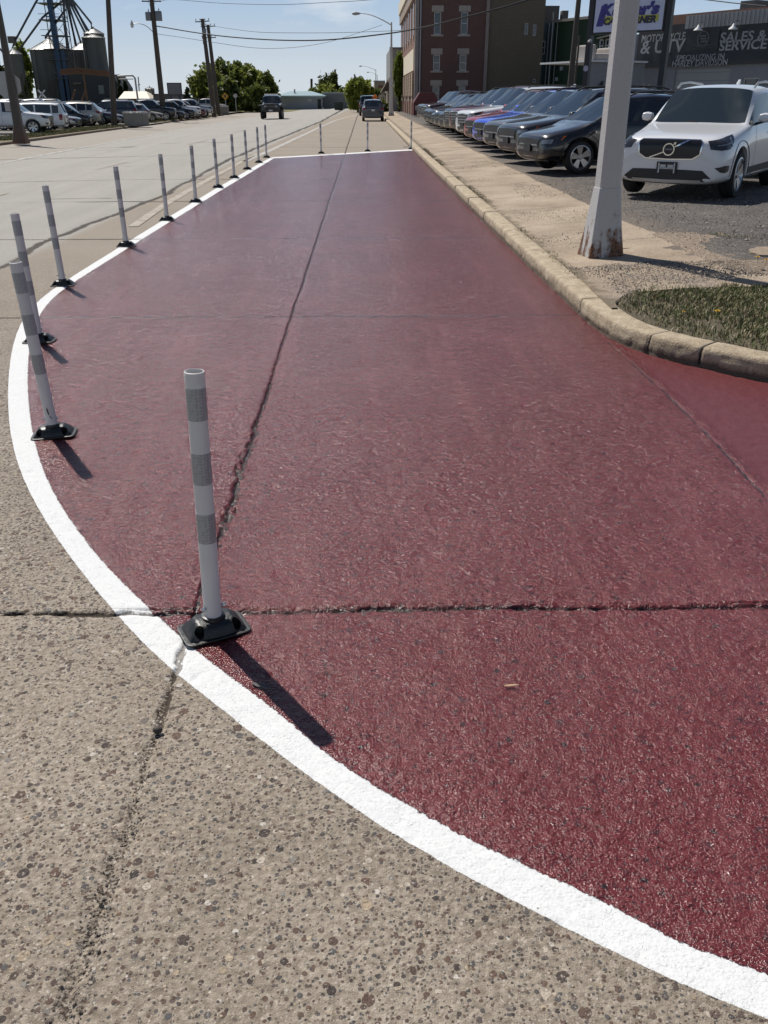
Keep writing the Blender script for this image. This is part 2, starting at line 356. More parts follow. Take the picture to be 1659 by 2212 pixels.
def road_material(mode):
    """mode 'c' bare concrete, 'r' red coating, 'm' both with the white band between"""
    t = NT('street_' + {'c': 'concrete', 'r': 'red_coating', 'm': 'paint_edges'}[mode]); ob = t.obj(); x, y, z = t.xyz()
    mid = t.noise(55, 4, .62); big = t.noise(1.3, 4, .55); crkA = t.attr('crk'); gran = t.noise(110, 2, .6)
    warp = t.n('ShaderNodeVectorMath', operation='ADD'); t.link(ob, warp.inputs[0])
    wn = t.n('ShaderNodeTexNoise'); t.link(ob, wn.inputs['Vector']); wn.inputs['Scale'].default_value = 60; wn.inputs['Detail'].default_value = 1
    sc_ = t.n('ShaderNodeVectorMath', operation='SCALE'); t.link(wn.outputs['Color'], sc_.inputs[0]); sc_.inputs['Scale'].default_value = .008 if mode != 'c' else .0055
    t.link(sc_.outputs[0], warp.inputs[1]); wv = warp.outputs[0]
    crg = t.step(t.math('ADD', crkA, t.math('MULTIPLY', t.math('SUBTRACT', gran, .5), 1.5)), .34, .58)
    if mode != 'r':
        cnc = t.ramp(t.math('ADD', t.math('MULTIPLY', mid, .7), t.math('MULTIPLY', big, .3)), (.34, (.130, .102, .076)), (.50, (.262, .220, .172)), (.66, (.41, .355, .29)))
        show = t.step(t.math('ADD', t.math('MULTIPLY', big, .5), t.math('MULTIPLY', t.noise(.7, 2), .7)), .52, .70); hts = []
        for scale, lo, hi, thr in ((48, .18, .46, .46), (92, .20, .46, .40), (25, .16, .42, .80)):
            v = t.vor(scale, vec=wv); cs = t.n('ShaderNodeSeparateColor'); t.link(v.outputs['Color'], cs.inputs[0])
            rad = t.math('MULTIPLY_ADD', cs.outputs[1], hi - lo, lo); keep = t.math('GREATER_THAN', cs.outputs[0], t.math('MULTIPLY_ADD', show, -.34, thr))
            m = t.math('MULTIPLY', t.step(t.math('SUBTRACT', rad, v.outputs['Distance']), 0.0, .025), keep)
            pc = t.ramp(cs.outputs[2], (.0, (.032, .029, .029)), (.18, (.120, .072, .052)), (.34, (.075, .078, .082)), (.50, (.050, .040, .034)), (.64, (.150, .125, .100)), (.78, (.095, .060, .048)), (.86, (.20, .195, .18)), (.93, (.36, .28, .19)), (1, (.50, .46, .41)))
            cnc = t.mix(t.math('MULTIPLY', m, .92), cnc, pc); hts.append(t.math('MULTIPLY', m, .30 if scale != 112 else .15))
        cnc = t.mix(t.math('MULTIPLY', t.step(gran, .58, .66), .6), cnc, (.080, .062, .048, 1)); cnc = t.mix(t.math('MULTIPLY', t.step(gran, .42, .34), .6), cnc, (.50, .44, .37, 1))
        far = t.step(y, 3.5, 14.0)
        tanc = t.mix(mid, (.235, .198, .155, 1), (.375, .325, .262, 1)); tanc = t.mix(t.math('MULTIPLY', t.noise(.35, 3), .55), tanc, (.20, .16, .12, 1)); cnc = t.mix(far, cnc, tanc)
        lane = t.step(t.math('MULTIPLY_ADD', y, .012, t.math('MULTIPLY', x, -1)), 4.25, 4.5)
        mpn = t.n('ShaderNodeMapping'); t.link(ob, mpn.inputs[0]); mpn.inputs['Scale'].default_value = (1.2, .06, 1)
        streak = t.noise(1.5, 4, .6, vec=mpn.outputs[0]); grey = t.mix(t.math('MULTIPLY_ADD', mid, .4, t.math('MULTIPLY', streak, .6)), (.235, .225, .20, 1), (.42, .40, .36, 1)); cnc = t.mix(lane, cnc, grey)
        cnc = t.mix(t.math('MULTIPLY', t.math('GREATER_THAN', t.math('MULTIPLY', x, -1), 12.2), .7), cnc, t.mix(mid, (.26, .225, .18, 1), (.35, .31, .26, 1)))
        dirt = t.mix(t.noise(90, 2), (.008, .006, .005, 1), (.065, .045, .030, 1)); cnc = t.mix(t.math('MULTIPLY', crg, .92), cnc, dirt)
        h = t.math('MULTIPLY', mid, .7); h = t.math('ADD', h, t.math('MULTIPLY', gran, .5))
        for q in hts: h = t.math('ADD', h, q)
    if mode != 'c':
        red = t.mix(t.math('MULTIPLY_ADD', mid, .5, t.math('MULTIPLY', big, .5)), (.082, .0095, .0108, 1), (.140, .0200, .0225, 1))
        red = t.mix(t.math('MULTIPLY', t.step(t.noise(.8, 4, .65), .46, .72), .20), red, (.25, .085, .085, 1))
        red = t.mix(t.math('MULTIPLY', t.math('MULTIPLY', crg, t.step(crkA, .20, .42)), .93), red, (.012, .008, .007, 1))
        red = t.mix(t.math('MULTIPLY', t.step(t.noise(75, 2, .5), .655, .69), .85), red, (.016, .008, .008, 1))
        chip = t.noise(24, 4, .68); red = t.mix(t.math('MULTIPLY', t.step(chip, .43, .35), .72), red, (.026, .008, .009, 1)); red = t.mix(t.math('MULTIPLY', t.step(chip, .58, .67), .32), red, (.26, .065, .070, 1))
        chf = t.noise(62, 3, .6); red = t.mix(t.math('MULTIPLY', t.step(chf, .42, .34), .75), red, (.022, .007, .008, 1)); red = t.mix(t.math('MULTIPLY', t.step(chf, .61, .68), .35), red, (.36, .13, .13, 1))
        vp = t.vor(11, vec=wv); pcs = t.n('ShaderNodeSeparateColor'); t.link(vp.outputs['Color'], pcs.inputs[0])
        pit_ = t.math('MULTIPLY', t.step(t.math('ADD', t.math('MULTIPLY_ADD', pcs.outputs[1], .10, .045), t.math('SUBTRACT', t.math('MULTIPLY', gran, .16), t.math('ADD', vp.outputs['Distance'], .08))), -.012, .012), t.math('GREATER_THAN', pcs.outputs[0], .30))
        red = t.mix(t.math('MULTIPLY', pit_, .85), red, (.014, .007, .007, 1))
        mps = t.n('ShaderNodeMapping'); t.link(ob, mps.inputs[0]); mps.inputs['Scale'].default_value = (2.2, .16, 1); red = t.mix(t.math('MULTIPLY', t.step(t.noise(1.6, 4, .6, vec=mps.outputs[0]), .50, .68), .30), red, (.20, .060, .060, 1))
        gutA = t.attr('gut'); red = t.mix(t.math('MULTIPLY', gutA, .75), red, (.112, .026, .028, 1))
        v2 = t.vor(66, feature='SMOOTH_F1', vec=wv).outputs['Distance']
        hr = t.math('SUBTRACT', t.math('MULTIPLY', t.noise(150, 2, .5), .80), t.math('MULTIPLY', v2, .26)); hr = t.math('ADD', hr, t.math('MULTIPLY', t.noise(38, 2.5), 1.1)); hr = t.math('ADD', hr, t.math('MULTIPLY', t.noise(13, 3, .6), 1.9))
        rr = t.math('ADD', t.math('MULTIPLY_ADD', t.noise(30, 1), .12, .12), t.math('MULTIPLY', gutA, .25)); fade = t.math('MULTIPLY_ADD', gutA, -.7, 1.0)
    if mode == 'm':
        wht = t.mix(mid, (.60, .61, .60, 1), (.74, .745, .74, 1))
        wht = t.mix(t.math('MULTIPLY', t.step(t.vor(34).outputs['Distance'], .13, .07), t.step(t.noise(9, 2), .55, .62)), wht, (.22, .20, .18, 1))
        wht = t.mix(t.math('MULTIPLY', crg, .8), wht, (.16, .14, .12, 1))
        edge = t.math('MULTIPLY', t.math('SUBTRACT', t.noise(60, 4, .75), .5), .030); edge2 = t.math('MULTIPLY', t.math('SUBTRACT', t.noise(9, 3), .5), .006)
        ein = t.step(t.math('ADD', t.attr('din'), t.math('ADD', edge, edge2)), -.0012, .0012); eou = t.step(t.math('ADD', t.attr('dou'), t.math('MULTIPLY_ADD', edge, .3, t.math('MULTIPLY', edge2, .7))), -.0012, .0012)
        colr = t.mix(eou, cnc, t.mix(ein, wht, red)); isred = t.math('MULTIPLY', ein, eou)
        hm = t.n('ShaderNodeMix', data_type='FLOAT'); t.link(isred, hm.inputs[0]); t.link(t.math('MULTIPLY', h, t.math('MULTIPLY_ADD', eou, -.68, 1.0)), hm.inputs[2]); t.link(hr, hm.inputs[3]); h = hm.outputs[0]
        ro = t.n('ShaderNodeMix', data_type='FLOAT'); t.link(isred, ro.inputs[0]); ro.inputs[2].default_value = .82; t.link(rr, ro.inputs[3]); rr = ro.outputs[0]; spec = t.math('MULTIPLY_ADD', isred, .18, .32)
    elif mode == 'r': colr = red; h = hr; spec = .42
    else: colr = cnc; rr = .85; spec = .3; fade = 1.0
    bn = t.n('ShaderNodeBump'); bn.inputs['Distance'].default_value = .0080 if mode != 'c' else .006; t.link(h, bn.inputs['Height']); t.inp(bn.inputs['Strength'], fade)
    t.set(Base_Color=colr, Roughness=rr, Normal=bn.outputs[0], Specular_IOR_Level=spec)
    return t.m
RMS = [road_material(q) for q in 'crm']
V = np.stack([X.ravel(), Y.ravel(), Hh.ravel()], -1); FQ = gridfaces(len(ys), len(xs))
# leave out what lies below pavement and lots
fcx = X.ravel()[FQ[:, 0]]; fcy = Y.ravel()[FQ[:, 0]]
FQ = FQ[~((fcx > 2.2 * S) & (fcy > 6.6 * S)) & ~(fcx < -17.4)]
AT = dict(crk=np.clip(crk, 0, 1).ravel(), din=din.ravel(), dou=dou.ravel(), gut=gut.ravel())
fi = AT['din'][FQ].mean(1); fo = AT['dou'][FQ].mean(1)
def submesh(name, mask):
    f = FQ[mask]; u, inv = np.unique(f, return_inverse=True)
    o = npmesh(name, V[u], inv.reshape(f.shape), RMS[0], attrs={k: v[u] for k, v in AT.items()}); o.data.materials.append(RMS[1]); o.data.materials.append(RMS[2])
    a_, b_ = fo[mask], fi[mask]; mi = np.where(a_ < -.06, 0, np.where(b_ > .06, 1, 2)).astype(np.int32); o.data.polygons.foreach_set('material_index', mi); return tag(o, kind='structure')
submesh('road', fo <= 0); submesh('white_edge_marking', (fo > 0) & (fi <= 0)); submesh('red_painted_pavement', (fo > 0) & (fi > 0))

# ground out to the horizon
g = NT('dry_grass_ground'); f1 = g.noise(.05, 5); f2 = g.noise(1.5, 5)
g.set(Base_Color=g.mix(g.math('MULTIPLY_ADD', f1, .6, g.math('MULTIPLY', f2, .4)), (.10, .085, .045, 1), (.17, .16, .07, 1)), Roughness=.95)
gm = MB(); gm.add([(-1500, -300, -.30), (1500, -300, -.30), (1500, 4000, -.30), (-1500, 4000, -.30)], [(0, 1, 2, 3)]); tag(gm.build('ground', g.m), kind='structure')
# street markings (thin worn sheets)
pw = NT('worn_white_line'); pw.set(Base_Color=pw.mix(pw.step(pw.noise(6, 6, .7), .44, .62), (.27, .25, .22, 1), (.56, .55, .52, 1)), Roughness=.8)
py_ = NT('worn_yellow_line'); py_.set(Base_Color=py_.mix(py_.step(py_.noise(6, 6, .7), .42, .6), (.25, .235, .20, 1), (.37, .33, .25, 1)), Roughness=.8)
pf_ = NT('ghost_line'); pf_.set(Base_Color=pf_.mix(pf_.step(pf_.noise(4, 6, .7), .40, .6), (.28, .24, .19, 1), (.39, .35, .29, 1)), Roughness=.85)
def roadz(x): return -0.22 * min(max((-x - 5) / 10.5, 0), 1) ** 1.3
def strip(name, pts, wdt, mat):
    P = smooth_path(pts, 2); m = MB(); n = len(P); vs = []
    for i, p in enumerate(P):
        d = (P[min(i + 1, n - 1)] - P[max(i - 1, 0)]).normalized(); q = Vector((-d.y, d.x)) * wdt / 2
        for a in (p - q, p + q): vs.append((a.x, a.y, roadz(a.x) + .0075))
    m.add(vs, [(2 * i, 2 * i + 1, 2 * i + 3, 2 * i + 2) for i in range(n - 1)]); return tag(m.build(name, mat), kind='structure')
strip('edge_line', [(-11.6, 12), (-11.8, 30), (-12.1, 46), (-12.5, 88), (-12.8, 130)], .20, pw.m)
strip('faded_line', [(-3.22 * S, 12.5 * S), (-3.30 * S, 14 * S), (-3.40 * S, 17 * S), (-3.42 * S, 30 * S)], .16, pf_.m)
strip('lane_line', [(-3.35 * S, 26 * S), (-3.1 * S, 34 * S), (-2.6 * S, 60 * S), (-2.1 * S, 78 * S), (-.4 * S, 100 * S)], .22, pw.m)
for a, b in ((23.6, 26.3), (36.5, 40), (49, 53)): strip('centre_dash', [(-6.85 * S, a * S), (-6.75 * S, b * S)], .14, py_.m)
strip('centre_dash', [(-6.9 * S, 14.5 * S), (-6.85 * S, 17.5 * S)], .12, pf_.m)
strip('stop_bar', [(-1.2, 99), (1.0, 99)], .9, pw.m)

# ------------------------------------------------------------------ kerbs
kc = NT('kerb_concrete'); a1 = kc.noise(7, 6, .65); a2 = kc.noise(60, 4, .6); a3 = kc.noise(220, 3)
kcol = kc.ramp(kc.math('MULTIPLY_ADD', a1, .6, kc.math('MULTIPLY', a2, .4)), (.32, (.22, .165, .105)), (.5, (.42, .34, .235)), (.66, (.58, .49, .36)))
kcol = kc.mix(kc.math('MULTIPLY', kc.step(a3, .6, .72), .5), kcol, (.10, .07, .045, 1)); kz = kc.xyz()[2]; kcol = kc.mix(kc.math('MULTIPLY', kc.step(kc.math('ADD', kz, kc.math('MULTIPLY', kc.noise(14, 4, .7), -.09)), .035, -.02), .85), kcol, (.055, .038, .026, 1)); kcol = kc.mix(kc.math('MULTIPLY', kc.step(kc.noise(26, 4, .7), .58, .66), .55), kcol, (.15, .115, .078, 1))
kcol = kc.mix(kc.step(kc.attr('crk'), .3, .8), kcol, (.02, .015, .012, 1))
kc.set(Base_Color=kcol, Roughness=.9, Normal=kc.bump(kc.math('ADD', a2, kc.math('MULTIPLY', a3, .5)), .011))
def kerb(name, pts, prof, joints, zf=lambda x, y: 0, side=1, fine=13, mat=None, worn=1.0):
    P = smooth_path(pts, 3); ds = [0.0]
    for a, b in zip(P[:-1], P[1:]): ds.append(ds[-1] + (b - a).length)
    ds = np.array(ds); PX = np.array([p.x for p in P]); PY = np.array([p.y for p in P])
    s = 0; ss = []
    while s < ds[-1]:
        ss.append(s); y = np.interp(s, ds, PY); s += .02 if y < fine else (.12 if y < 45 else 1.2)
    ss = np.array(ss); x = np.interp(ss, ds, PX); y = np.interp(ss, ds, PY)
    jd = np.zeros_like(ss); yj = []
    dx = np.gradient(x); dy = np.gradient(y); ln = np.hypot(dx, dy); nx, ny = -dy / ln * side, dx / ln * side
    V_ = []; C_ = []
    jm = np.zeros_like(ss)
    for (jx, jy, wd) in joints:
        i0 = np.argmin(np.hypot(x - jx, y - jy)); jm = np.maximum(jm, np.exp(-((ss - ss[i0] + .02 * vn(ss * 20, ss * 0, 5)) / wd) ** 2))
    for k, (o, z) in enumerate(prof):
        nz = fbm(ss * 14 + k * .2, ss * 0 + k * .8, 4, 3) * .006 * worn + fbm(ss * 1.2, ss * 0 + k * .15, 3, 4) * .004 * worn; top = 1 if z > .02 else 0
        lowrough = (fbm(ss * 9, ss * 0 + k * .7, 3, 8) * .026 * worn if 0 < z < .07 else 0)
        oo = o + (nz + lowrough) * (1 if k < len(prof) - 2 else .3); zz = z + nz * .4 * top
        zz = zz - jm * .008 * top * (z > .04); oo = oo + jm * .016 * (k < len(prof) / 2) * top
        xx, yy = x + nx * oo, y + ny * oo
        V_.append(np.stack([xx, yy, zz + np.array([zf(a, b) for a, b in zip(xx, yy)])], -1)); C_.append(jm * top)
    V_ = np.stack(V_, 1); C_ = np.stack(C_, 1); n, m = V_.shape[:2]
    o = npmesh(name, V_.reshape(-1, 3), gridfaces(n, m), mat or kc.m, attrs={'crk': C_.ravel()}); return tag(o, kind='structure')
KP = [(-.01, -.03), (0, 0), (.002, .025), (.004, .055), (.006, .085), (.009, .114), (.015, .136), (.028, .149), (.055, .155), (.12, .157), (.17, .158), (.215, .157), (.235, .148), (.24, -.03)]
JT = [(1.86, j * S, .006) for j in (9.0, 10.95, 12.9, 14.9, 17, 19, 21, 23, 25, 27, 29, 31, 34, 37)] + [(1.80 * S, 7.05 * S, .013), (2.03 * S, 5.86 * S, .007), (2.27 * S, 5.55 * S, .015), (3.3 * S, 4.7 * S, .012)]
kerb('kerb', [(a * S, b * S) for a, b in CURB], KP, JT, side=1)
LZ = -.22
LK = [(-16.8, 20), (-16.9, 43), (-17.15, 61), (-17.2, 72)]
KL = [(-.02, -.05), (0, 0), (.02, .1), (.06, .13), (.25, .14), (.3, -.05)]
rk = M('old_brown_kerb', (.17, .125, .085), .95, var=.3, vs=2)
rkn = NT('old_kerb'); rkn.set(Base_Color=rkn.mix(rkn.noise(2, 5), (.10, .07, .045, 1), (.27, .215, .155, 1)), Roughness=.95)
ck = kerb('left_kerb', LK, KL, [], zf=lambda a, b: LZ, side=1, fine=0, mat=rkn.m)
ck2 = kerb('left_kerb', [(-17.3, 79), (-17.4, 100), (-17.6, 118), (-19.5, 134), (-27, 146)], KL, [], zf=lambda a, b: LZ, side=1, fine=0, mat=rkn.m)

# ------------------------------------------------------------------ pavement, verge, lots
ZS0, ZS1, ZLOT, ZL = .152, .25, .30, -.10
sw = NT('sidewalk_concrete'); b1 = sw.noise(.9, 5, .6); b2 = sw.noise(40, 5, .6); b3 = sw.noise(170, 3); sx, sy, sz = sw.xyz()
swc = sw.ramp(sw.math('MULTIPLY_ADD', b1, .55, sw.math('MULTIPLY', b2, .45)), (.36, (.20, .150, .102)), (.5, (.325, .255, .182)), (.64, (.43, .35, .26)))
swc = sw.mix(sw.math('MULTIPLY', sw.step(sw.noise(28, 2, .4), .66, .72), .75), swc, (.09, .07, .05, 1))
dm = sw.math('MULTIPLY', sw.step(sw.math('ADD', sw.noise(1.7, 4), sw.math('MULTIPLY', sy, -.045)), .10, .30), .9)
gr_ = sw.ramp(b2, (.35, (.12, .095, .075)), (.5, (.24, .19, .145)), (.65, (.37, .31, .25)))
edgeL = sw.step(sw.math('ADD', sx, sw.math('MULTIPLY', sw.noise(5, 4), -.5)), 2.02, 1.90)
swc = sw.mix(dm, swc, gr_); swc = sw.mix(sw.math('MULTIPLY', edgeL, .75), swc, (.11, .085, .05, 1))
swc = sw.mix(sw.step(sw.attr('crk'), .3, .8), swc, (.035, .026, .018, 1))
sw.set(Base_Color=swc, Roughness=.92, Normal=sw.bump(sw.math('ADD', b2, sw.math('MULTIPLY', b3, .6)), .006))
ysw = axis([(6.6 * S, 12 * S, .022), (12 * S, 40, .06), (40, 150, .8)], [(j + .04, .11, .009) for j in (9.05, 10.83, 12.61, 14.39, 16.17, 17.95)])
us = np.linspace(0, 1, 46); U, YY = np.meshgrid(us, ysw)
xl = np.interp(YY, [6.6 * S, 7.4 * S, 150], [2.12, 2.13, 2.10]); xr = np.interp(YY, [7.33, 7.58, 8.05, 8.2, 8.34, 9.9, 11, 12, 20, 60, 90, 150], [2.17, 2.22, 2.55, 2.9, 3.72, 3.75, 3.78, 3.66, 3.62, 3.56, 3.6, 3.9]) + .05 * fbm(YY * 1.4, YY * 0, 4, 5) + .12 * np.clip(vn(YY * .55, YY * 0, 9), 0, 1)
XX = xl + (xr - xl) * U; ZZ = ZS0 + (ZS1 - ZS0) * U + .006 * fbm(XX * 2, YY * 2, 3, 2) + .0015 * fbm(XX * 30, YY * 30, 2, 2); cks = np.zeros_like(XX)
for i, j in enumerate(list(np.arange(9.05, 60, 1.78))):
    d = np.abs(YY - j - .05 * (XX - 2.1) - .012 * vn(XX * 5, XX * 0, i)); p = np.exp(-(d / (.008 if j < 20 else .012 + .0008 * j)) ** 2); ZZ -= .015 * p; cks = np.maximum(cks, p)
    ZZ += .012 * np.where((YY > j), 1, 0) * (vn(np.array(i * 3.7), np.array(.0), 77)) if j < 14 else 0
bl_ = np.clip((YY - 8.45) / .8, 0, 1); ZZ = .171 + (ZZ - .171) * bl_ - .02 * np.clip((8.3 - YY) / .3, 0, 1) * (U > .9); ZZ[:, -1] -= .03 * bl_[:, -1]; ZZ[:, 0] -= .05
tag(npmesh('sidewalk', np.stack([XX.ravel(), YY.ravel(), ZZ.ravel()], -1), gridfaces(len(ysw), 46), sw.m, attrs={'crk': cks.ravel()}), kind='structure')
# bare ground under everything on the right
lot = NT('lot_asphalt_gravel'); l1 = lot.noise(1.1, 6, .62); l2 = lot.noise(45, 5, .65); l3 = lot.vor(60); lx, ly, lz = lot.xyz()
lc = lot.ramp(lot.math('MULTIPLY_ADD', l1, .45, lot.math('MULTIPLY', l2, .55)), (.33, (.035, .032, .031)), (.52, (.078, .070, .064)), (.70, (.17, .145, .12)))
lcs = lot.n('ShaderNodeSeparateColor'); lot.link(l3.outputs['Color'], lcs.inputs[0])
lc = lot.mix(lot.math('MULTIPLY', lot.math('GREATER_THAN', lcs.outputs[0], .80), .7), lc, lot.ramp(lcs.outputs[1], (0, (.10, .085, .07)), (.8, (.24, .20, .165)), (1, (.42, .38, .33))))
brn = lot.step(lot.math('ADD', lx, lot.math('MULTIPLY', lot.noise(.8, 4), 1.4)), 5.1, 4.2); lc = lot.mix(lot.math('MULTIPLY', brn, .45), lc, (.20, .155, .11, 1))
lot.set(Base_Color=lc, Roughness=.93, Normal=lot.bump(lot.math('ADD', l2, lot.math('MULTIPLY', l3.outputs['Distance'], .6)), .012))
xg_ = axis([(3.3, 8, .05), (8, 60, .8)], []); yg_ = axis([(9.2, 20, .05), (20, 120, .8)], []); GX, GY = np.meshgrid(xg_, yg_)
GZ = np.interp(GX, [3.3, 3.9, 6, 60], [ZS1 - .035, ZS1 + .005, ZLOT, ZLOT]) + .02 * fbm(GX * .8, GY * .8, 4, 6) * (GY < 25) + .008 * fbm(GX * 8, GY * 8, 3, 7) * (GY < 25)
tag(npmesh('parking_lot', np.stack([GX.ravel(), GY.ravel(), GZ.ravel()], -1), gridfaces(len(yg_), len(xg_)), lot.m), kind='structure')
vg = NT('verge_soil'); v1 = vg.noise(2.2, 5); v2_ = vg.noise(50, 5, .65); v3 = vg.vor(55)
vcs = vg.n('ShaderNodeSeparateColor'); vg.link(v3.outputs['Color'], vcs.inputs[0])
vc = vg.ramp(v2_, (.32, (.10, .072, .046)), (.5, (.215, .16, .11)), (.68, (.36, .29, .215)))
vc = vg.mix(vg.math('MULTIPLY', vg.math('GREATER_THAN', vcs.outputs[0], .7), .8), vc, vg.ramp(vcs.outputs[1], (0, (.12, .09, .07)), (.7, (.33, .27, .22)), (1, (.5, .44, .38))))
gx_, gy_, gzz = vg.xyz(); gmask = vg.math('MULTIPLY', vg.step(vg.math('ADD', gy_, vg.math('MULTIPLY', vg.noise(3, 3), .5)), 8.55, 8.3), vg.step(v1, .30, .45)); vc = vg.mix(vg.math('MULTIPLY', gmask, .85), vc, vg.mix(v2_, (.030, .028, .012, 1), (.105, .085, .045, 1)))
vg.set(Base_Color=vc, Roughness=.95, Normal=vg.bump(vg.math('ADD', v2_, v3.outputs['Distance']), .010))
xv = axis([(1.9, 7.5, .035), (7.5, 30, .6)], []); yv = axis([(3.9, 11.2, .035)], []); VX, VY = np.meshgrid(xv, yv)
kp = smooth_path([(a * S, b * S) for a, b in CURB], 3); kx = np.array([p.x for p in kp]); ky = np.array([p.y for p in kp])
kpoly = np.array([(a * S, b * S) for a, b in CURB[2:]] + [(30, 3.9 * S), (30, 31.4 * S)]); dk = sdist(VX, VY, kpoly)
VZ = .140 + np.clip(dk - .2, 0, 1.5) * .018 + .010 * fbm(VX * 1.2, VY * 1.2, 3, 3) * np.clip(dk - .2, 0, 1) + .006 * fbm(VX * 12, VY * 12, 3, 4)
VZ = np.where((VY > 7.6) & (VY < 8.6) & (VX > 2.3) & (dk > .3), np.minimum(np.maximum(VZ, .168), .176), VZ); q_ = np.clip((VY - 8.7) / .5, 0, 1) * np.clip((VX - 3.3) / .4, 0, 1); VZ = VZ + (ZS1 + .012 - VZ) * q_; VZ = np.where(dk < .17, -.2, VZ)
fv = gridfaces(len(yv), len(xv)); fd = dk.ravel()[fv].min(1); 
VERGE = (VX, VY, VZ)
tag(npmesh('verge', np.stack([VX.ravel(), VY.ravel(), VZ.ravel()], -1), fv[fd > .17], vg.m), kind='structure')
def vz(x, y):
    i = min(max(np.searchsorted(xv, x), 0), len(xv) - 1); j = min(max(np.searchsorted(yv, y), 0), len(yv) - 1); return float(VZ[j, i])
# worn slabs of the walk that runs off to the right
def slab(px, z, th=.05):
    P = [gp(a, b, z) for a, b in px]; Q = []
    for i in range(len(P)):
        a, b = P[i], P[(i + 1) % len(P)]
        n = max(2, int((b - a).length / .06))
        for k in range(n):
            q = a.lerp(b, k / n); j = .012 if k else 0
            Q.append((q.x + random.uniform(-j, j), q.y + random.uniform(-j, j)))
    m = MB(); m.prism(Q, z - .16, z); o = m.build('walk_slab', sw.m); tag(o, kind='structure')
slab([(1340, 527), (1455, 514), (1482, 527), (1468, 531), (1345, 536)], .215)
slab([(1345, 538), (1475, 535), (1506, 543), (1520, 552), (1440, 566), (1345, 566)], .195, .07)
slab([(1440, 568), (1525, 556), (1555, 560), (1602, 578.5), (1548, 582.5), (1450, 584)], .200, .07)
slab([(1363, 600), (1450, 586), (1548, 584.5), (1604, 581), (1659, 582), (1800, 584), (1800, 622), (1659, 618), (1480, 622), (1380, 630)], .182, .07)
slab([(1617, 538), (1640, 533), (1700, 532), (1760, 540), (1700, 552), (1640, 550), (1622, 545)], .285, .09)

# left side: grass strip and lot
gs = NT('dry_lawn'); q1 = gs.noise(.5, 5); q2 = gs.noise(9, 4); gs.set(Base_Color=gs.mix(gs.math('MULTIPLY_ADD', q1, .5, gs.math('MULTIPLY', q2, .5)), (.10, .088, .035, 1), (.21, .20, .075, 1)), Roughness=.95, Normal=gs.bump(q2, .05))
def sheet(name, poly, z, mat):
    m = MB(); m.add([(a, b, z) for a, b in poly], [tuple(range(len(poly)))]); return tag(m.build(name, mat), kind='structure')
ll = NT('left_lot_asphalt'); ll.set(Base_Color=ll.mix(ll.noise(.6, 5), (.10, .092, .085, 1), (.21, .19, .165, 1)), Roughness=.9)
sheet('left_lot', [(-90, 14), (-18.5, 14), (-18.5, 139), (-90, 139)], ZL - .012, ll.m)
def lawn(name, x0, x1, y0, y1, seed):
    gx = np.arange(x0, x1, .12); gy = np.arange(y0, y1, .25); A, B = np.meshgrid(gx, gy); e = np.minimum(np.minimum(A - x0, x1 - A) / .5, np.minimum(B - y0, y1 - B) / 2).clip(0, 1)
    Z = ZL - .03 + .06 * e + .05 * vn(A * 4, B * 4, seed) * e
    tag(npmesh(name, np.stack([A.ravel(), B.ravel(), Z.ravel()], -1), gridfaces(len(gy), len(gx)), gs.m), kind='structure')
lawn('grass_strip', -19.4, -17.3, 46, 71, 2); lawn('grass_strip', -19.6, -17.5, 79, 118, 3)
sheet('far_lawn', [(-60, 139), (-19, 139), (-10, 140), (-2, 152), (12, 155), (12, 260), (-90, 260)], -.10, gs.m)
sheet('left_driveway', [(-19, 70), (-17.1, 70), (-17.1, 81), (-19, 81)], ZL - .02, ll.m)
sheet('left_driveway', [(-19.5, 20), (-17.1, 20), (-17.1, 47), (-19.5, 47)], ZL - .03, sw.m)

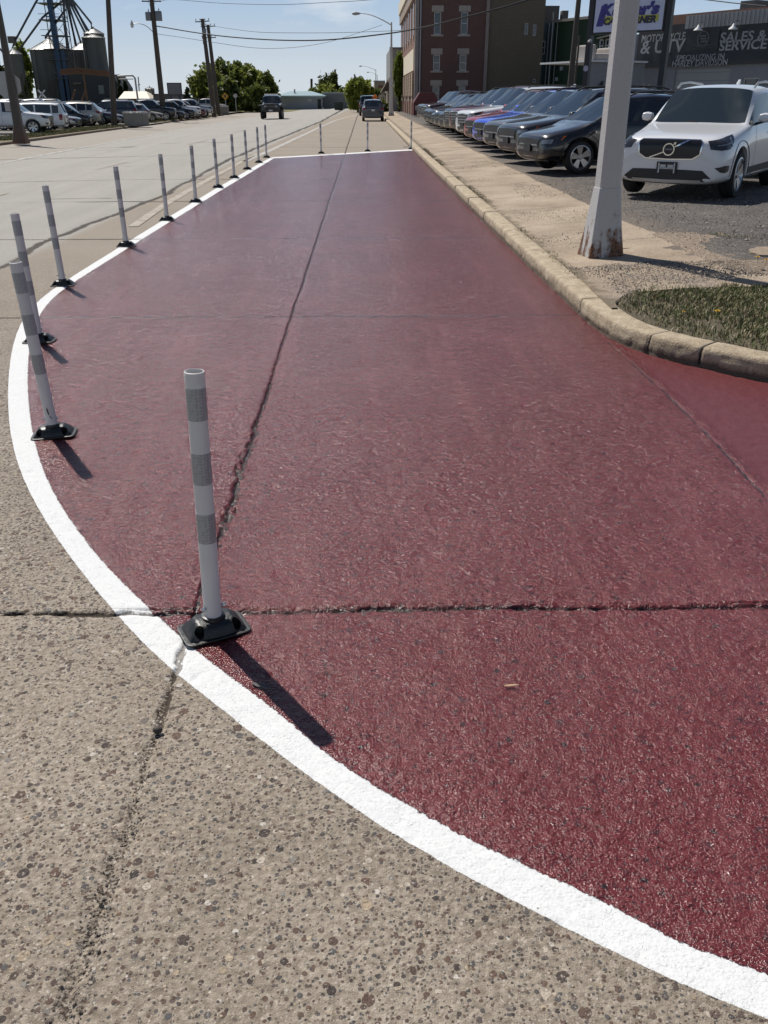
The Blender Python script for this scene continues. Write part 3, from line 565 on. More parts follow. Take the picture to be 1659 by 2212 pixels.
# ------------------------------------------------------------------ delineator posts
plastic = NT('white_pvc'); plastic.set(Base_Color=plastic.mix(plastic.noise(9, 5), (.56, .545, .53, 1), (.66, .645, .63, 1)), Roughness=.5)
tape = NT('reflective_tape'); tpx = tape.xyz(); ty = tape.n('ShaderNodeTexBrick'); tape.link(tape.obj(), ty.inputs[0])
tb = tape.vor(90, rnd=.3); tape.set(Base_Color=tape.mix(tape.step(tb.outputs['Distance'], .3, .6), (.28, .29, .30, 1), (.36, .37, .38, 1)), Roughness=.35, Metallic=.2)
rubber = M('black_rubber', (.012, .013, .013), .38, var=.3, vs=30, bump=.002, bs=90)
steel = M('zinc_bolt', (.6, .6, .6), .25, 1, var=.1)
def make_post():
    r = empty('delineator_post')
    tr = .0295 * S; top = .895 * S; z0 = .050 * S
    m = MB(); m.lathe([(tr - .004, z0 + .02), (tr - .004, top), (tr - .003, top + .001), (tr, top), (tr, z0), (tr - .004, z0)], 32); m.build('tube', plastic.m, r, smooth=True)
    for a, b in ((.737, .837), (.529, .632), (.326, .428)):
        a += .012; b += .012
        m = MB(); m.lathe([(tr - .001, a * S), (tr + .0008, a * S + .0005), (tr + .0008, b * S - .0005), (tr - .001, b * S)], 32); m.build('reflective_band', tape.m, r, smooth=True)
        sm = MB(); sm.box((.010, -tr - .0012, (a + b) / 2 * S), (.0015, .0008, (b - a) * S - .004)); 
    # rubber foot: a hollow-cheeked saddle on a thin skirt
    pl = MB(); pts = []
    for k in range(40):
        t = 2 * math.pi * k / 40; cx_, cy_ = math.cos(t), math.sin(t); e = .26
        pts.append((.113 * S * math.copysign(abs(cx_) ** e, cx_), .074 * S * math.copysign(abs(cy_) ** e, cy_)))
    pl.prism(pts, 0, .009)
    ft = pl.build('foot_plate', rubber, r, bevel=.003)
    sad = MB(); N = 25; Mm = 17; vs = []
    for i in range(N):
        u = -1 + 2 * i / (N - 1); 
        for j in range(Mm):
            v = -1 + 2 * j / (Mm - 1)
            hz = .050 * S * min(1, (1 - abs(u) ** 2.2) * 1.5) ** .8 * (1 - abs(v) ** 7) ** .5
            hz *= 1 - .15 * abs(v)
            vs.append((u * .100 * S, v * .064 * S * (1 - .12 * abs(u)), .006 + hz))
    sad.add(vs, [(i * Mm + j, (i + 1) * Mm + j, (i + 1) * Mm + j + 1, i * Mm + j + 1) for i in range(N - 1) for j in range(Mm - 1)])
    n0 = len(sad.v); rim = [i * Mm for i in range(N)] + [(N - 1) * Mm + j for j in range(1, Mm)] + [i * Mm + Mm - 1 for i in range(N - 2, -1, -1)] + [j for j in range(Mm - 2, 0, -1)]
    sad.f.append(tuple(rim)); sad.m.append(0)
    so_ = sad.build('foot', rubber, r, smooth=True)
    cut = MB()
    for a in (-1, 1):
        for b in (-1, 1): cut.tube([(a * .062 * S, b * .041 * S, .012), (a * .070 * S, b * .056 * S, .12)], .0165 * S, 20)
        cut.bb(a * .094 * S - .012, a * .105 * S + .012, -.02, .012, .04, .06)
    co = cut.build('cut', rubber); md = so_.modifiers.new('b', 'BOOLEAN'); md.object = co; md.operation = 'DIFFERENCE'; md.solver = 'EXACT'
    dg = bpy.context.evaluated_depsgraph_get(); me = bpy.data.meshes.new_from_object(so_.evaluated_get(dg)); so_.modifiers.clear(); so_.data = me; bpy.data.objects.remove(co)
    me.set_sharp_from_angle(angle=R(40))
    m = MB(); m.lathe([(tr + .012, .03), (tr + .010, z0 + .012), (tr + .001, z0 + .014)], 28); m.build('collar', rubber, r, smooth=True)
    m = MB(); m.tube([(-tr - .012, -.012, .105), (tr + .012, -.012, .105)], .003, 8); m.lathe([(.0001, -tr - .012), (.008, -tr - .012), (.008, -tr - .001)], 10, (0, -.012, .105), 'x'); m.lathe([(.008, tr + .001), (.008, tr + .011), (.0001, tr + .011)], 10, (0, -.012, .105), 'x'); m.build('bolt', steel, r)
    # shared base: tape seams
    return r
post0 = make_post()
PB = [((463, 1362), 28, 'nearest white delineator post standing on the wide joint crossing'), ((118, 940), 8, 'white delineator post with a black scuff above its foot'),
      ((86, 738), 4, 'white delineator post half hidden behind the scuffed one'), ((137, 617), 4, 'white delineator post where the curve straightens out'),
      ((273, 532), 2, 'first white post after the curve, beside the widest gap'), ((361, 476), 2, 'second white post along the straight white line'), ((423, 437), 2, 'third white post along the straight white line'),
      ((471, 405.5), 0, 'fourth white post along the straight white line'), ((506, 384.5), 0, 'fifth white post along the straight white line'), ((534, 366), 0, 'sixth white post along the straight white line'),
      ((559, 351.5), 0, 'white post next to the far left corner of the red area'), ((576, 340.5), 0, 'white post on the far left corner of the red area'),
      ((694, 331.5), 0, 'lone white post on the far white line, left of centre'), ((794, 327), 0, 'lone white post on the far white line, right of centre'), ((888, 322.5), 0, 'white post against the kerb at the far right corner')]
IDX = {}
for c in bpy.data.objects:
    if c.parent: IDX.setdefault(c.parent.name, []).append(c)
tilts = {0: (.0, .022), 1: (.0, -.042), 2: (.0, -.018), 3: (0, -.022), 4: (0, -.01)}
for i, ((px, py), rz, lb) in enumerate(PB):
    o = post0 if i == 0 else copy_tree(post0, None, IDX)
    p = gp(px, py, .0); o.location = (p.x, p.y, .004); tx, tyy = tilts.get(i, (0, random.uniform(-.01, .01)))
    o.rotation_euler = (tx, tyy, R(rz)); tag(o, lb, 'delineator post', 'white delineator posts along the white edge line')
p2_ = bpy.data.objects['delineator_post.001']
m = MB(); rs_ = .0295 * S + .0012
for zc_, hh_, a0, a1 in ((.165, .045, -1.75, -1.45), (.128, .010, -1.5, -1.1)):
    N_ = 6; vs = []
    for i in range(N_ + 1):
        a = a0 + (a1 - a0) * i / N_; e = math.sin(math.pi * (i + .3) / (N_ + .6)); vs += [(rs_ * math.cos(a), rs_ * math.sin(a), zc_ - hh_ * .5 * e - .02 * i / N_), (rs_ * math.cos(a), rs_ * math.sin(a), zc_ + hh_ * .5 * e - .02 * i / N_)]
    m.add(vs, [(2 * i, 2 * i + 2, 2 * i + 3, 2 * i + 1) for i in range(N_)])
m.build('scuff', rubber, p2_)
# ------------------------------------------------------------------ near lamp pole
def grimy(name, base, rust=.5, zr=.6):
    t = NT(name); x, y, z = t.xyz(); n1 = t.noise(7, 6, .7); n2 = t.noise(38, 5, .6)
    base_ = t.mix(n2, tuple(a * .84 for a in base) + (1,), tuple(base) + (1,))
    mpn = t.n('ShaderNodeMapping'); t.link(t.obj(), mpn.inputs[0]); mpn.inputs['Scale'].default_value = (14, 14, 1.2)
    run = t.noise(1, 5, .6, vec=mpn.outputs[0])
    r_ = t.step(t.math('ADD', t.math('ADD', t.math('MULTIPLY', n1, .6), t.math('MULTIPLY', run, .6)), t.math('MULTIPLY', z, -rust)), .46, .62)
    c = t.mix(r_, base_, t.ramp(n2, (.35, (.045, .022, .012)), (.6, (.20, .085, .035)), (.75, (.33, .19, .10))))
    c = t.mix(t.math('MULTIPLY', t.step(t.noise(60, 3, .7), .66, .72), .8), c, (.05, .035, .03, 1))
    t.set(Base_Color=c, Roughness=.6, Normal=t.bump(t.math('ADD', n2, r_), .004)); return t.m
poleM = grimy('weathered_pole_paint', (.50, .495, .48), .42)
def octo(m, prof, rot=math.pi / 8, sq=None):
    base = len(m.v)
    for r, z in prof:
        for k in range(8):
            t = 2 * math.pi * k / 8 + rot
            m.v.append((r * math.cos(t), r * math.sin(t), z))
    for i in range(len(prof) - 1):
        for k in range(8):
            k2 = (k + 1) % 8; m.f.append((base + i * 8 + k, base + i * 8 + k2, base + i * 8 + 8 + k2, base + i * 8 + 8 + k)); m.m.append(0)
def lamp_pole(name, loc, rz, h, rb, label, arm=2.6, full=True, lean=(0, 0), poleM=None):
    poleM = poleM or globals()['poleM']
    r = empty(name, loc, rz, label, 'street lamp', 'tapered steel street lamps'); r.rotation_euler = (lean[0], lean[1], rz)
    # flared foot: eight-sided with wide front and back faces
    m = MB(); base = 0
    def ring(hw, ch, z): return [(hw, -hw + ch, z), (hw, hw - ch, z), (hw - ch, hw, z), (-hw + ch, hw, z), (-hw, hw - ch, z), (-hw, -hw + ch, z), (-hw + ch, -hw, z), (hw - ch, -hw, z)]
    rings = [ring(rb, rb * .10, -.03), ring(rb, rb * .10, .0), ring(rb * .80, rb * .16, .30 * 1.1), ring(rb * .60, rb * .17, .74)]
    sh = [ring(rb * .575, rb * .20, .74), ring(rb * .55, rb * .22, 2.0), ring(.062, .028, h)]
    for RR, nm in ((rings, 'flared_foot'), (sh, 'shaft')):
        m = MB(); vs = [v for q in RR for v in q]; fs = [(i * 8 + k, i * 8 + (k + 1) % 8, i * 8 + 8 + (k + 1) % 8, i * 8 + 8 + k) for i in range(len(RR) - 1) for k in range(8)]
        fs.append(tuple(range(len(vs) - 8, len(vs)))); m.add(vs, fs); m.build(nm, poleM, r, bevel=.006 if nm == 'flared_foot' else .004)
    if full:
        a = [(0, 0, h - .25)] + [(-arm * t, 0, h - .25 + .95 * math.sin(t * 1.62)) for t in (.15, .3, .45, .6, .75, .9, 1)]
        m = MB(); m.tube(a, [.05, .048, .045, .04, .036, .034, .03, .03], 8); m.build('arm', poleM, r, smooth=True)
        e = a[-1]; hd = MB(); vs = []
        for i, (t, ww, hh) in enumerate([(0, .06, .05), (.15, .13, .09), (.4, .2, .13), (.62, .17, .12), (.75, .08, .05)]):
            for k in range(12):
                an = 2 * math.pi * k / 12; vs.append((e[0] + .1 - t * 1.05, ww * math.cos(an), e[2] + (hh * math.sin(an) if math.sin(an) > 0 else hh * 1.2 * math.sin(an))))
        hd.add(vs, [(i * 12 + k, i * 12 + (k + 1) % 12, i * 12 + 12 + (k + 1) % 12, i * 12 + 12 + k) for i in range(4) for k in range(12)] + [tuple(range(12)), tuple(range(48, 60))]); hd.build('lamp_head', M('lamp_grey', (.30, .31, .32), .5), r, smooth=True)
    return r
b0 = gp(1306, 558, .18)
lamp_pole('street_lamp', (b0.x, b0.y + .20, .17), R(8), 7.6, .205, 'big weathered white steel lamp pole with rusty flared foot on the pavement', arm=2.6)
pA = gp(845, 251, .155); lamp_pole('street_lamp', (pA.x, pA.y, .155), 0, 8.0, .30, 'grey street lamp on the pavement beside the parked grey car', arm=3.0)
pB = at(812, 205, 235); lamp_pole('street_lamp', (pB.x, 235, 0), 0, 8.0, .3, 'distant street lamp with the higher arm at the end of the street', arm=3.4)
pC = at(815, 205, 300); lamp_pole('street_lamp', (pC.x, 300, 0), 0, 8.2, .3, 'farthest street lamp with the lower arm at the end of the street', arm=2.6)
pL = gp(46, 309, ZL - .05); lamp_pole('street_lamp', (pL.x, pL.y, ZL - .05), math.pi, 7.6, .33, 'dark lamp pole with a stop sign fixed to it by the left kerb', arm=2.6, poleM=grimy('shaded_pole_paint', (.075, .062, .052), .2))  # darker copy of the pole paint: its backlit shade is put into the colour
# stop sign (seen from the back)
sg = empty('stop_sign', (pL.x - .20, pL.y + .12, 0), 0, 'grey back of an octagonal stop sign on the left lamp pole', 'traffic sign')
grey_al = M('sign_back', (.42, .42, .41), .55, .3, var=.12); red_s = M('sign_red', (.45, .02, .025), .5)
zc = at(14, 184, pL.y).z
m = MB(); m.xprism([(.62 * math.cos(math.pi / 8 + k * math.pi / 4), zc + .62 * math.sin(math.pi / 8 + k * math.pi / 4)) for k in range(8)], 0, .012); m.build('panel', grey_al, sg)
m = MB(); m.bb(-.04, .04, -.03, 0, zc - 1.0, zc + .6); m.build('bracket', M('galv', (.35, .36, .36), .5, .5), sg)
m = MB(); m.bb(-.32, .20, -.01, .004, zc - 1.10, zc - .70); m.build('sub_plate', grey_al, sg)

# ------------------------------------------------------------------ utility poles and cables
wood = NT('pole_wood'); wm = wood.n('ShaderNodeMapping'); wood.link(wood.obj(), wm.inputs[0]); wm.inputs['Scale'].default_value = (12, 12, .8)
wood.set(Base_Color=wood.mix(wood.noise(2, 5, .6, vec=wm.outputs[0]), (.034, .028, .023, 1), (.125, .102, .082, 1)), Roughness=.9)
dkm = M('dark_iron', (.05, .05, .052), .6); insM = M('insulator', (.18, .12, .10), .3); canM = M('transformer_grey', (.20, .21, .215), .5)
def upole(px, py, D, toppx, label, arms=(), cans=(), lamp=None, r0=.17, z=ZL, ins=True):
    b = at(px, py, D); t = at(toppx[0], toppx[1], D)
    o = empty('utility_pole', (b.x, D, z - .1), 0, label, 'utility pole', 'wooden utility poles')
    def loc(x, y, dd=0): q = at(x, y, D); return (q.x - b.x, dd, q.z - z + .1)
    m = MB(); tp = Vector(loc(*toppx)); m.tube([(0, 0, 0), tuple(tp * .5), tuple(tp)], [r0, r0 * .86, r0 * .7], 10); m.build('pole', wood.m, o, smooth=True)
    for (xa, ya, xb, yb) in arms:
        A, B = loc(xa, ya, -.14), loc(xb, yb, -.14); m = MB(); m.tube([A, B], .065, 4); c = m.build('crossarm', wood.m, o)
        for f in (.06, .35, .68, .95):
            p = Vector(A).lerp(Vector(B), f); m = MB(); m.lathe([(.015, 0), (.015, .08), (.055, .09), (.06, .14), (.035, .17), (.04, .22), (.001, .24)], 8, tuple(p + Vector((0, 0, .05)))); m.build('insulator', insM, c, smooth=True)
        mid = (Vector(A) + Vector(B)) / 2
        m = MB(); m.tube([Vector(A).lerp(Vector(B), .28), mid + Vector((0, 0, -.6))], .015, 4); m.tube([Vector(A).lerp(Vector(B), .72), mid + Vector((0, 0, -.6))], .015, 4); m.build('brace', dkm, o)
    for (x, y0, y1, rr) in cans:
        a, c2 = loc(x, y0), loc(x, y1); m = MB(); m.lathe([(.001, c2[2]), (rr, c2[2]), (rr, a[2] - .05), (rr * .9, a[2]), (.001, a[2] + .02)], 16, (a[0], 0, 0)); m.lathe([(.03, a[2]), (.05, a[2] + .1), (.02, a[2] + .25)], 8, (a[0] + .05, .05, 0)); m.build('transformer', canM, o, smooth=True)
    if lamp:
        (ax, ay), (hx, hy) = lamp; A = Vector(loc(ax, ay)); B = Vector(loc(hx, hy))
        pts = [A.lerp(B, t) + Vector((0, 0, .55 * math.sin(t * math.pi * .5) * (1 - t) * 1.6)) for t in (0, .2, .4, .6, .8, .95, 1)]
        m = MB(); m.tube(pts, .03, 6); m.build('arm', M('galv'), o, smooth=True)
        m = MB(); m.lathe([(.001, .28), (.06, .27), (.09, .12), (.14, .06), (.15, -.04), (.13, -.2), (.08, -.28), (.001, -.3)], 12, tuple(B)); m.build('lamp_head', M('lamp_pale', (.55, .55, .52), .4), o, smooth=True)
    return o, b
p2 = gp(247, 273, ZL); upole(247, 273, p2.y, (230.5, -60), 'wooden pole in front of the grain elevator, without crossarm', r0=.22)
p3 = gp(354.6, 260, ZL); D3 = p3.y
upole(354.6, 260, D3, (326, -14), 'wooden pole carrying two grey transformers and a street lamp', arms=[(307, 3, 348.5, 3)], cans=[(319.5, 26, 44.6, .26), (341.5, 24, 45, .30)], lamp=((330.8, 69.4), (285, 52)), r0=.27)
p4 = gp(462.8, 251, ZL); upole(462.8, 251, p4.y, (437, 40.7), 'darker left one of the two leaning wooden poles', arms=[(422, 47.5, 453, 45.5), (437, 83, 440, 83)], cans=[(441, 62, 71, .22)], r0=.27)
p5 = gp(472.7, 248, ZL); upole(472.7, 248, p5.y, (449, 53.6), 'lighter right one of the two leaning wooden poles with double crossarms', arms=[(434, 57.5, 465.5, 56.5), (438, 81.8, 467, 81)], r0=.27)
pw_ = at(1228, 215, 50); upole(1228, 215, 50, (1256, -60), 'light grey wooden pole in front of the dark green building', r0=.17, z=ZLOT)
upole(1241, 178, 66, (1252, 76), 'thin pole in front of the white low annex', r0=.09, z=ZLOT)
cbM = M('cable_black', (.03, .03, .03), .7)
def cable(name, pts, r, label):
    P = [at(*p) for p in pts]; Q = []
    for i in range(len(P) - 1):     # Catmull-Rom through the surveyed points
        a, b, c, d = P[max(i - 1, 0)], P[i], P[i + 1], P[min(i + 2, len(P) - 1)]
        for k in range(8):
            t = k / 8; Q.append(.5 * ((2 * b) + (c - a) * t + (2 * a - 5 * b + 4 * c - d) * t * t + (3 * b - a - 3 * c + d) * t ** 3))
    Q.append(P[-1]); m = MB(); m.tube(Q, r, 5); o = m.build(name, cbM, smooth=True); return tag(o, label, 'cable', 'overhead cables')
cable('overhead_cable', [(335, 56, D3), (355, 59, D3 + .1), (420, 70, D3 - 3), (500, 80, 80), (600, 86.5, 75), (707, 86, 70), (829, 73.5, 66), (902, 61.5, 62), (981.6, 42.7, 58), (1140, 0, 53), (1400, -90, 48)], .045, 'thick twisted cable sagging from the transformer pole across to the upper right')
cable('overhead_cable', [(345, 4, D3), (373, -1, 82), (480, 7, 80), (603, 9.8, 76), (720, 4.5, 70), (806, -1, 66), (1000, -22, 60)], .016, 'thin cable touching the top edge of the view above the others')
cable('overhead_cable', [(465, 57, p5.y), (548.6, 68.5, 90), (640, 71, 88), (740, 70.3, 86), (836, 67, 84), (868, 65.6, 83)], .018, 'thin nearly level cable just above the thick one')
cable('overhead_cable', [(330, 72, D3), (400, 82, 84), (470, 93, 85), (548.6, 103.3, 86), (610, 104, 87), (667.6, 98.5, 88), (727, 86, 89), (826, 53.6, 90)], .016, 'thin lowest cable rising to the street lamp by the brick building')
cable('overhead_cable', [(1655, 13, 60), (1580, 6, 62), (1500, -4, 64)], .03, 'cable above the roof of the dark workshop')

# ------------------------------------------------------------------ trees
leafC = {}
def leaf(name, a, b):
    if name in leafC: return leafC[name]
    t = NT(name); gi = t.n('ShaderNodeNewGeometry'); f = gi.outputs['Random Per Island']; t.set(Base_Color=t.mix(f, tuple(a) + (1,), tuple(b) + (1,)), Roughness=.6, Specular_IOR_Level=.25)
    tr = t.n('ShaderNodeBsdfTranslucent'); t.link(t.mix(f, tuple(x * 1.6 for x in a) + (1,), tuple(x * 1.5 for x in b) + (1,)), tr.inputs[0]); ms = t.n('ShaderNodeMixShader'); ms.inputs[0].default_value = .35
    t.link(t.p.outputs[0], ms.inputs[1]); t.link(tr.outputs[0], ms.inputs[2]); t.link(ms.outputs[0], t.out.inputs[0]); leafC[name] = t.m; return t.m
bark = M('bark', (.085, .065, .048), .9, var=.3, vs=4)
def tree(name, loc, h, rx, ry, label, mat, n=2600, ls=.30, z0=.25, nclump=34, seed=1, group=None, cat='tree', trunk_r=.18, cone=False):
    rs = np.random.RandomState(seed); o = empty(name, loc, 0, label, cat, group)
    zc = h * (1 + z0) / 2; rz = h * (1 - z0) / 2; C = []
    while len(C) < nclump:
        p = rs.uniform(-1, 1, 3)
        if cone:
            t = (p[2] + 1) / 2; rr = (1 - t) ** .85 * (.75 + .35 * ((t * 7) % 1)); 
            if np.hypot(p[0], p[1]) > rr: continue
        elif not (.12 < np.linalg.norm(p) < 1.0): continue
        C.append(p)
    C = np.array(C); pk = .85 + .3 * rs.rand(nclump)
    m = MB(); m.tube([(0, 0, -.3), (.05, 0, h * z0), (0, .05, h * .55), (0, 0, h * .85)], [trunk_r * 1.3, trunk_r, trunk_r * .6, trunk_r * .2], 8)
    for c in C[:14]:
        e = (c[0] * rx * .8, c[1] * ry * .8, zc + c[2] * rz * .8); b = (0, 0, h * (z0 + .15 * rs.rand())); mid = tuple((e[i] * .5 + b[i] * .5 + (0.1 if i == 2 else 0)) for i in range(3)); m.tube([b, mid, e], [trunk_r * .5, trunk_r * .3, trunk_r * .08], 5)
    m.build('trunk', bark, o, smooth=True)
    k = rs.randint(0, nclump, n); cr = (.34 if not cone else .2) * (.5 + rs.rand(nclump))
    P = C[k] * (1 if cone else .95) + rs.normal(0, 1, (n, 3)) * cr[k][:, None] * .42 * (1 if not cone else .6)
    P[:, 0] *= rx; P[:, 1] *= ry; P[:, 2] = zc + P[:, 2] * rz; P[:, 2] = np.maximum(P[:, 2], .1 * h * (0 if z0 < .06 else 1) + .1)
    a = rs.normal(0, 1, (n, 3)); a /= np.linalg.norm(a, axis=1)[:, None]; b = np.cross(a, rs.normal(0, 1, (n, 3))); b /= np.linalg.norm(b, axis=1)[:, None]
    sz = ls * (.55 + .9 * rs.rand(n))[:, None]; a *= sz; b *= sz * .6
    Vv = np.stack([P - a, P - b * .9, P + a, P + b * .9], 1).reshape(-1, 3); f = np.arange(n * 4).reshape(-1, 4)
    npmesh('crown', Vv, f, mat, parent=o, smooth=False); return o
lfD = leaf('leaf_dark', (.055, .075, .018), (.130, .150, .036)); lfM = leaf('leaf_mid', (.090, .115, .022), (.20, .215, .050)); lfY = leaf('leaf_spring', (.12, .155, .025), (.24, .27, .05)); lfO = leaf('leaf_olive', (.045, .055, .018), (.11, .12, .035)); lfC = leaf('leaf_conifer', (.018, .030, .014), (.045, .06, .028))
def treeat(name, xl, xr, ytop, D, label, mat, ybase=236, **k):
    b = at((xl + xr) / 2, ybase, D); t = at((xl + xr) / 2, ytop, D); wdt = (at(xr, ytop, D).x - at(xl, ytop, D).x) / 2
    z = k.pop('zb', -.1); return tree(name, (b.x, D, z), t.z - z, wdt * .98, wdt * .9, label, mat, **k)
G1 = 'big leafy trees behind the left lot'
treeat('leafy_tree', 416, 492, 150, 150, 'left end of the big dark tree mass behind the two leaning poles', lfM, seed=2, n=4200, ls=.42, z0=.06, nclump=44, group=G1)
treeat('leafy_tree', 442, 548, 134, 156, 'tallest rounded tree in the middle of the dark tree mass', lfD, seed=3, n=6500, ls=.42, z0=.05, nclump=60, group=G1)
treeat('leafy_tree', 500, 572, 147, 153, 'broad tree right of the tallest one, above the yellow sign', lfM, seed=4, n=4200, ls=.42, z0=.05, nclump=44, group=G1)
treeat('leafy_tree', 546, 600, 160, 150, 'lower tree at the right end of the dark tree mass, beside the blue roof', lfM, seed=5, n=3400, ls=.38, z0=.05, nclump=40, group=G1)
treeat('leafy_tree', 452, 520, 178, 144, 'dark lower tree standing in front of the tree mass', lfD, seed=15, n=3600, ls=.38, z0=.02, nclump=40, group=G1)
treeat('leafy_tree', 520, 585, 188, 143, 'dark bush-like tree at the foot of the mass behind the black jeep', lfD, seed=16, n=3400, ls=.38, z0=.02, nclump=40, group=G1)
treeat('leafy_tree', 46, 82, 92, 185, 'yellow-green tree seen between the two left grain bins', lfY, seed=6, n=3000, ls=.45, z0=.05, nclump=40)
treeat('leafy_tree', 30, 76, 150, 175, 'pale green tree below the yellow-green one behind the elevator', lfM, seed=7, n=3600, ls=.45, z0=.0, nclump=44)
treeat('leafy_tree', -14, 26, 128, 178, 'olive tree behind the stop sign', lfO, seed=17, n=3000, ls=.45, z0=.0, nclump=40)
treeat('conifer', 256, 272, 155, 170, 'tall dark spruce at the right end of the elevator shed', lfC, seed=8, n=1500, ls=.35, z0=.05, nclump=60, cone=True)
treeat('conifer', 268, 284, 167, 172, 'dark spruce right of the taller one, above the cream roof', lfC, seed=9, n=1300, ls=.32, z0=.05, nclump=60, cone=True)
treeat('conifer', 396, 420, 185, 130, 'small dark spruce between the billboard and the big trees', lfC, seed=10, n=1500, ls=.3, z0=.03, nclump=60, cone=True)
treeat('leafy_tree', 657, 694, 193, 190, 'low green tree behind the blue hipped roof', lfM, seed=11, n=1800, ls=.4, z0=.05, nclump=30)
treeat('leafy_tree', 688, 722, 164, 196, 'left of the two tall airy trees behind the grey shed', lfO, seed=12, n=1900, ls=.36, z0=.1, nclump=26)
treeat('leafy_tree', 706, 738, 162, 200, 'right of the two tall airy trees behind the grey shed', lfO, seed=13, n=1900, ls=.36, z0=.1, nclump=26)
treeat('leafy_tree', 668, 742, 186, 188, 'broad low tree in front of the two airy ones', lfM, seed=14, n=2600, ls=.42, z0=.02, nclump=40)
treeat('leafy_tree', 728, 760, 190, 186, 'small yellow-green tree above the right end of the grey shed', lfY, seed=18, n=1500, ls=.36, z0=.0, nclump=26)
treeat('leafy_tree', 750, 795, 170, 128, 'spring-green drooping tree by the end of the street', lfY, seed=19, n=3600, ls=.30, z0=.12, nclump=40)
treeat('leafy_tree', 775, 808, 178, 132, 'darker tree right behind the spring-green one', lfM, seed=20, n=2600, ls=.32, z0=.05, nclump=36)
treeat('leafy_tree', 797, 828, 192, 160, 'dark tree under the distant street lamps', lfD, seed=21, n=2200, ls=.36, z0=.02, nclump=34)
treeat('leafy_tree', 852, 872, 117, 112, 'tall narrow green tree against the grey wall beside the brick building', leaf('leaf_fresh', (.07, .10, .015), (.17, .21, .035)), seed=22, n=2600, ls=.24, z0=.26, nclump=34, ybase=245)
# low bushes near the slanted awning
treeat('shrub', 816, 838, 214, 118, 'dark shrub beneath the brown awning', lfD, seed=23, n=1200, ls=.22, z0=.0, nclump=24, cat='shrub')

# ------------------------------------------------------------------ buildings
def local(parent):
    return (Matrix.Translation(parent.location) @ parent.rotation_euler.to_matrix().to_4x4()).inverted()
def wbuild(m, name, mat, parent, root=None, **k):
    mt = local(root or parent); m.v = [tuple(mt @ Vector(v)) for v in m.v]; return m.build(name, mat, parent, **k)
class Plane:
    """a vertical wall plane: origin A on the ground, direction d; local frame x along the wall, -y outwards"""
    def __init__(s, A, B):
        s.A = Vector((A[0], A[1], A[2])); d = Vector((B[0] - A[0], B[1] - A[1], 0)); s.L = d.length; s.d = d.normalized(); s.n = Vector((s.d.y, -s.d.x, 0)); s.rz = math.atan2(s.d.y, s.d.x)
    def q(s, x, y):
        r = ray(x, y); O = Vector((0, 0, H)); t = (s.A - O).dot(s.n) / r.dot(s.n); P = O + r * t; return ((P - s.A).dot(s.d), P.z - s.A.z)
def brickmat(name, c1, c2, mortar, sx=1.0, bscale=1.0, rough=.9):
    t = NT(name); x, y, z = t.xyz(); cb = t.n('ShaderNodeCombineXYZ'); t.link(t.math('ADD', x, y), cb.inputs[0]); t.link(z, cb.inputs[1])
    b = t.n('ShaderNodeTexBrick'); t.link(cb.outputs[0], b.inputs['Vector']); b.inputs['Scale'].default_value = 1; b.inputs['Brick Width'].default_value = .24 * bscale; b.inputs['Row Height'].default_value = .075 * bscale
    b.inputs['Mortar Size'].default_value = .006 * bscale; b.inputs['Color1'].default_value = c1 + (1,); b.inputs['Color2'].default_value = c2 + (1,); b.inputs['Mortar'].default_value = mortar + (1,)
    t.set(Base_Color=t.mix(t.math('MULTIPLY', t.noise(.7, 6, .65), .35), b.outputs[0], tuple(a * .5 for a in c1) + (1,)), Roughness=rough, Normal=t.bump(b.outputs['Fac'], .004)); return t.m
brick = brickmat('red_brick', (.150, .074, .058), (.115, .060, .050), (.15, .125, .108))
tanb = brickmat('tan_painted_block', (.155, .125, .085), (.145, .115, .08), (.11, .09, .065), bscale=2.6)
stoneM = M('lintel_stone', (.34, .29, .25), .85, var=.2); glassM = M('window_glass', (.02, .026, .032), .06, var=.3, vs=.8, spec=.8); whiteW = M('window_frame_white', (.52, .53, .52), .5, var=.05)
creamM = M('cream_panel', (.68, .60, .46), .7, var=.05); greyW = M('grey_wall', (.20, .205, .20), .85, var=.15, vs=1)
def wall(parent, W, Hh_, holes, mat, name='wall', x0=0, z0=0, y=0, th=.35, reveal=.14):
    """wall in the local xz plane facing -y, with real openings"""
    xs_ = sorted({x0, x0 + W} | {h[0] for h in holes} | {h[1] for h in holes}); zs_ = sorted({z0, z0 + Hh_} | {h[2] for h in holes} | {h[3] for h in holes}); m = MB()
    for i in range(len(xs_) - 1):
        for j in range(len(zs_) - 1):
            cx_, cz_ = (xs_[i] + xs_[i + 1]) / 2, (zs_[j] + zs_[j + 1]) / 2
            if any(h[0] < cx_ < h[1] and h[2] < cz_ < h[3] for h in holes): continue
            m.add([(xs_[i], y, zs_[j]), (xs_[i + 1], y, zs_[j]), (xs_[i + 1], y, zs_[j + 1]), (xs_[i], y, zs_[j + 1])], [(0, 1, 2, 3)])
    for a, b, c, d in holes:
        r = reveal
        for q in ([(a, c), (b, c)], [(b, c), (b, d)], [(b, d), (a, d)], [(a, d), (a, c)]):
            m.add([(q[0][0], y, q[0][1]), (q[1][0], y, q[1][1]), (q[1][0], y + r, q[1][1]), (q[0][0], y + r, q[0][1])], [(0, 1, 2, 3)])
    m.add([(x0, y, z0), (x0, y + th, z0), (x0, y + th, z0 + Hh_), (x0, y, z0 + Hh_)], [(0, 1, 2, 3)])
    m.add([(x0, y, z0 + Hh_), (x0 + W, y, z0 + Hh_), (x0 + W, y + th, z0 + Hh_), (x0, y + th, z0 + Hh_)], [(0, 1, 2, 3)])
    return m.build(name, mat, parent)
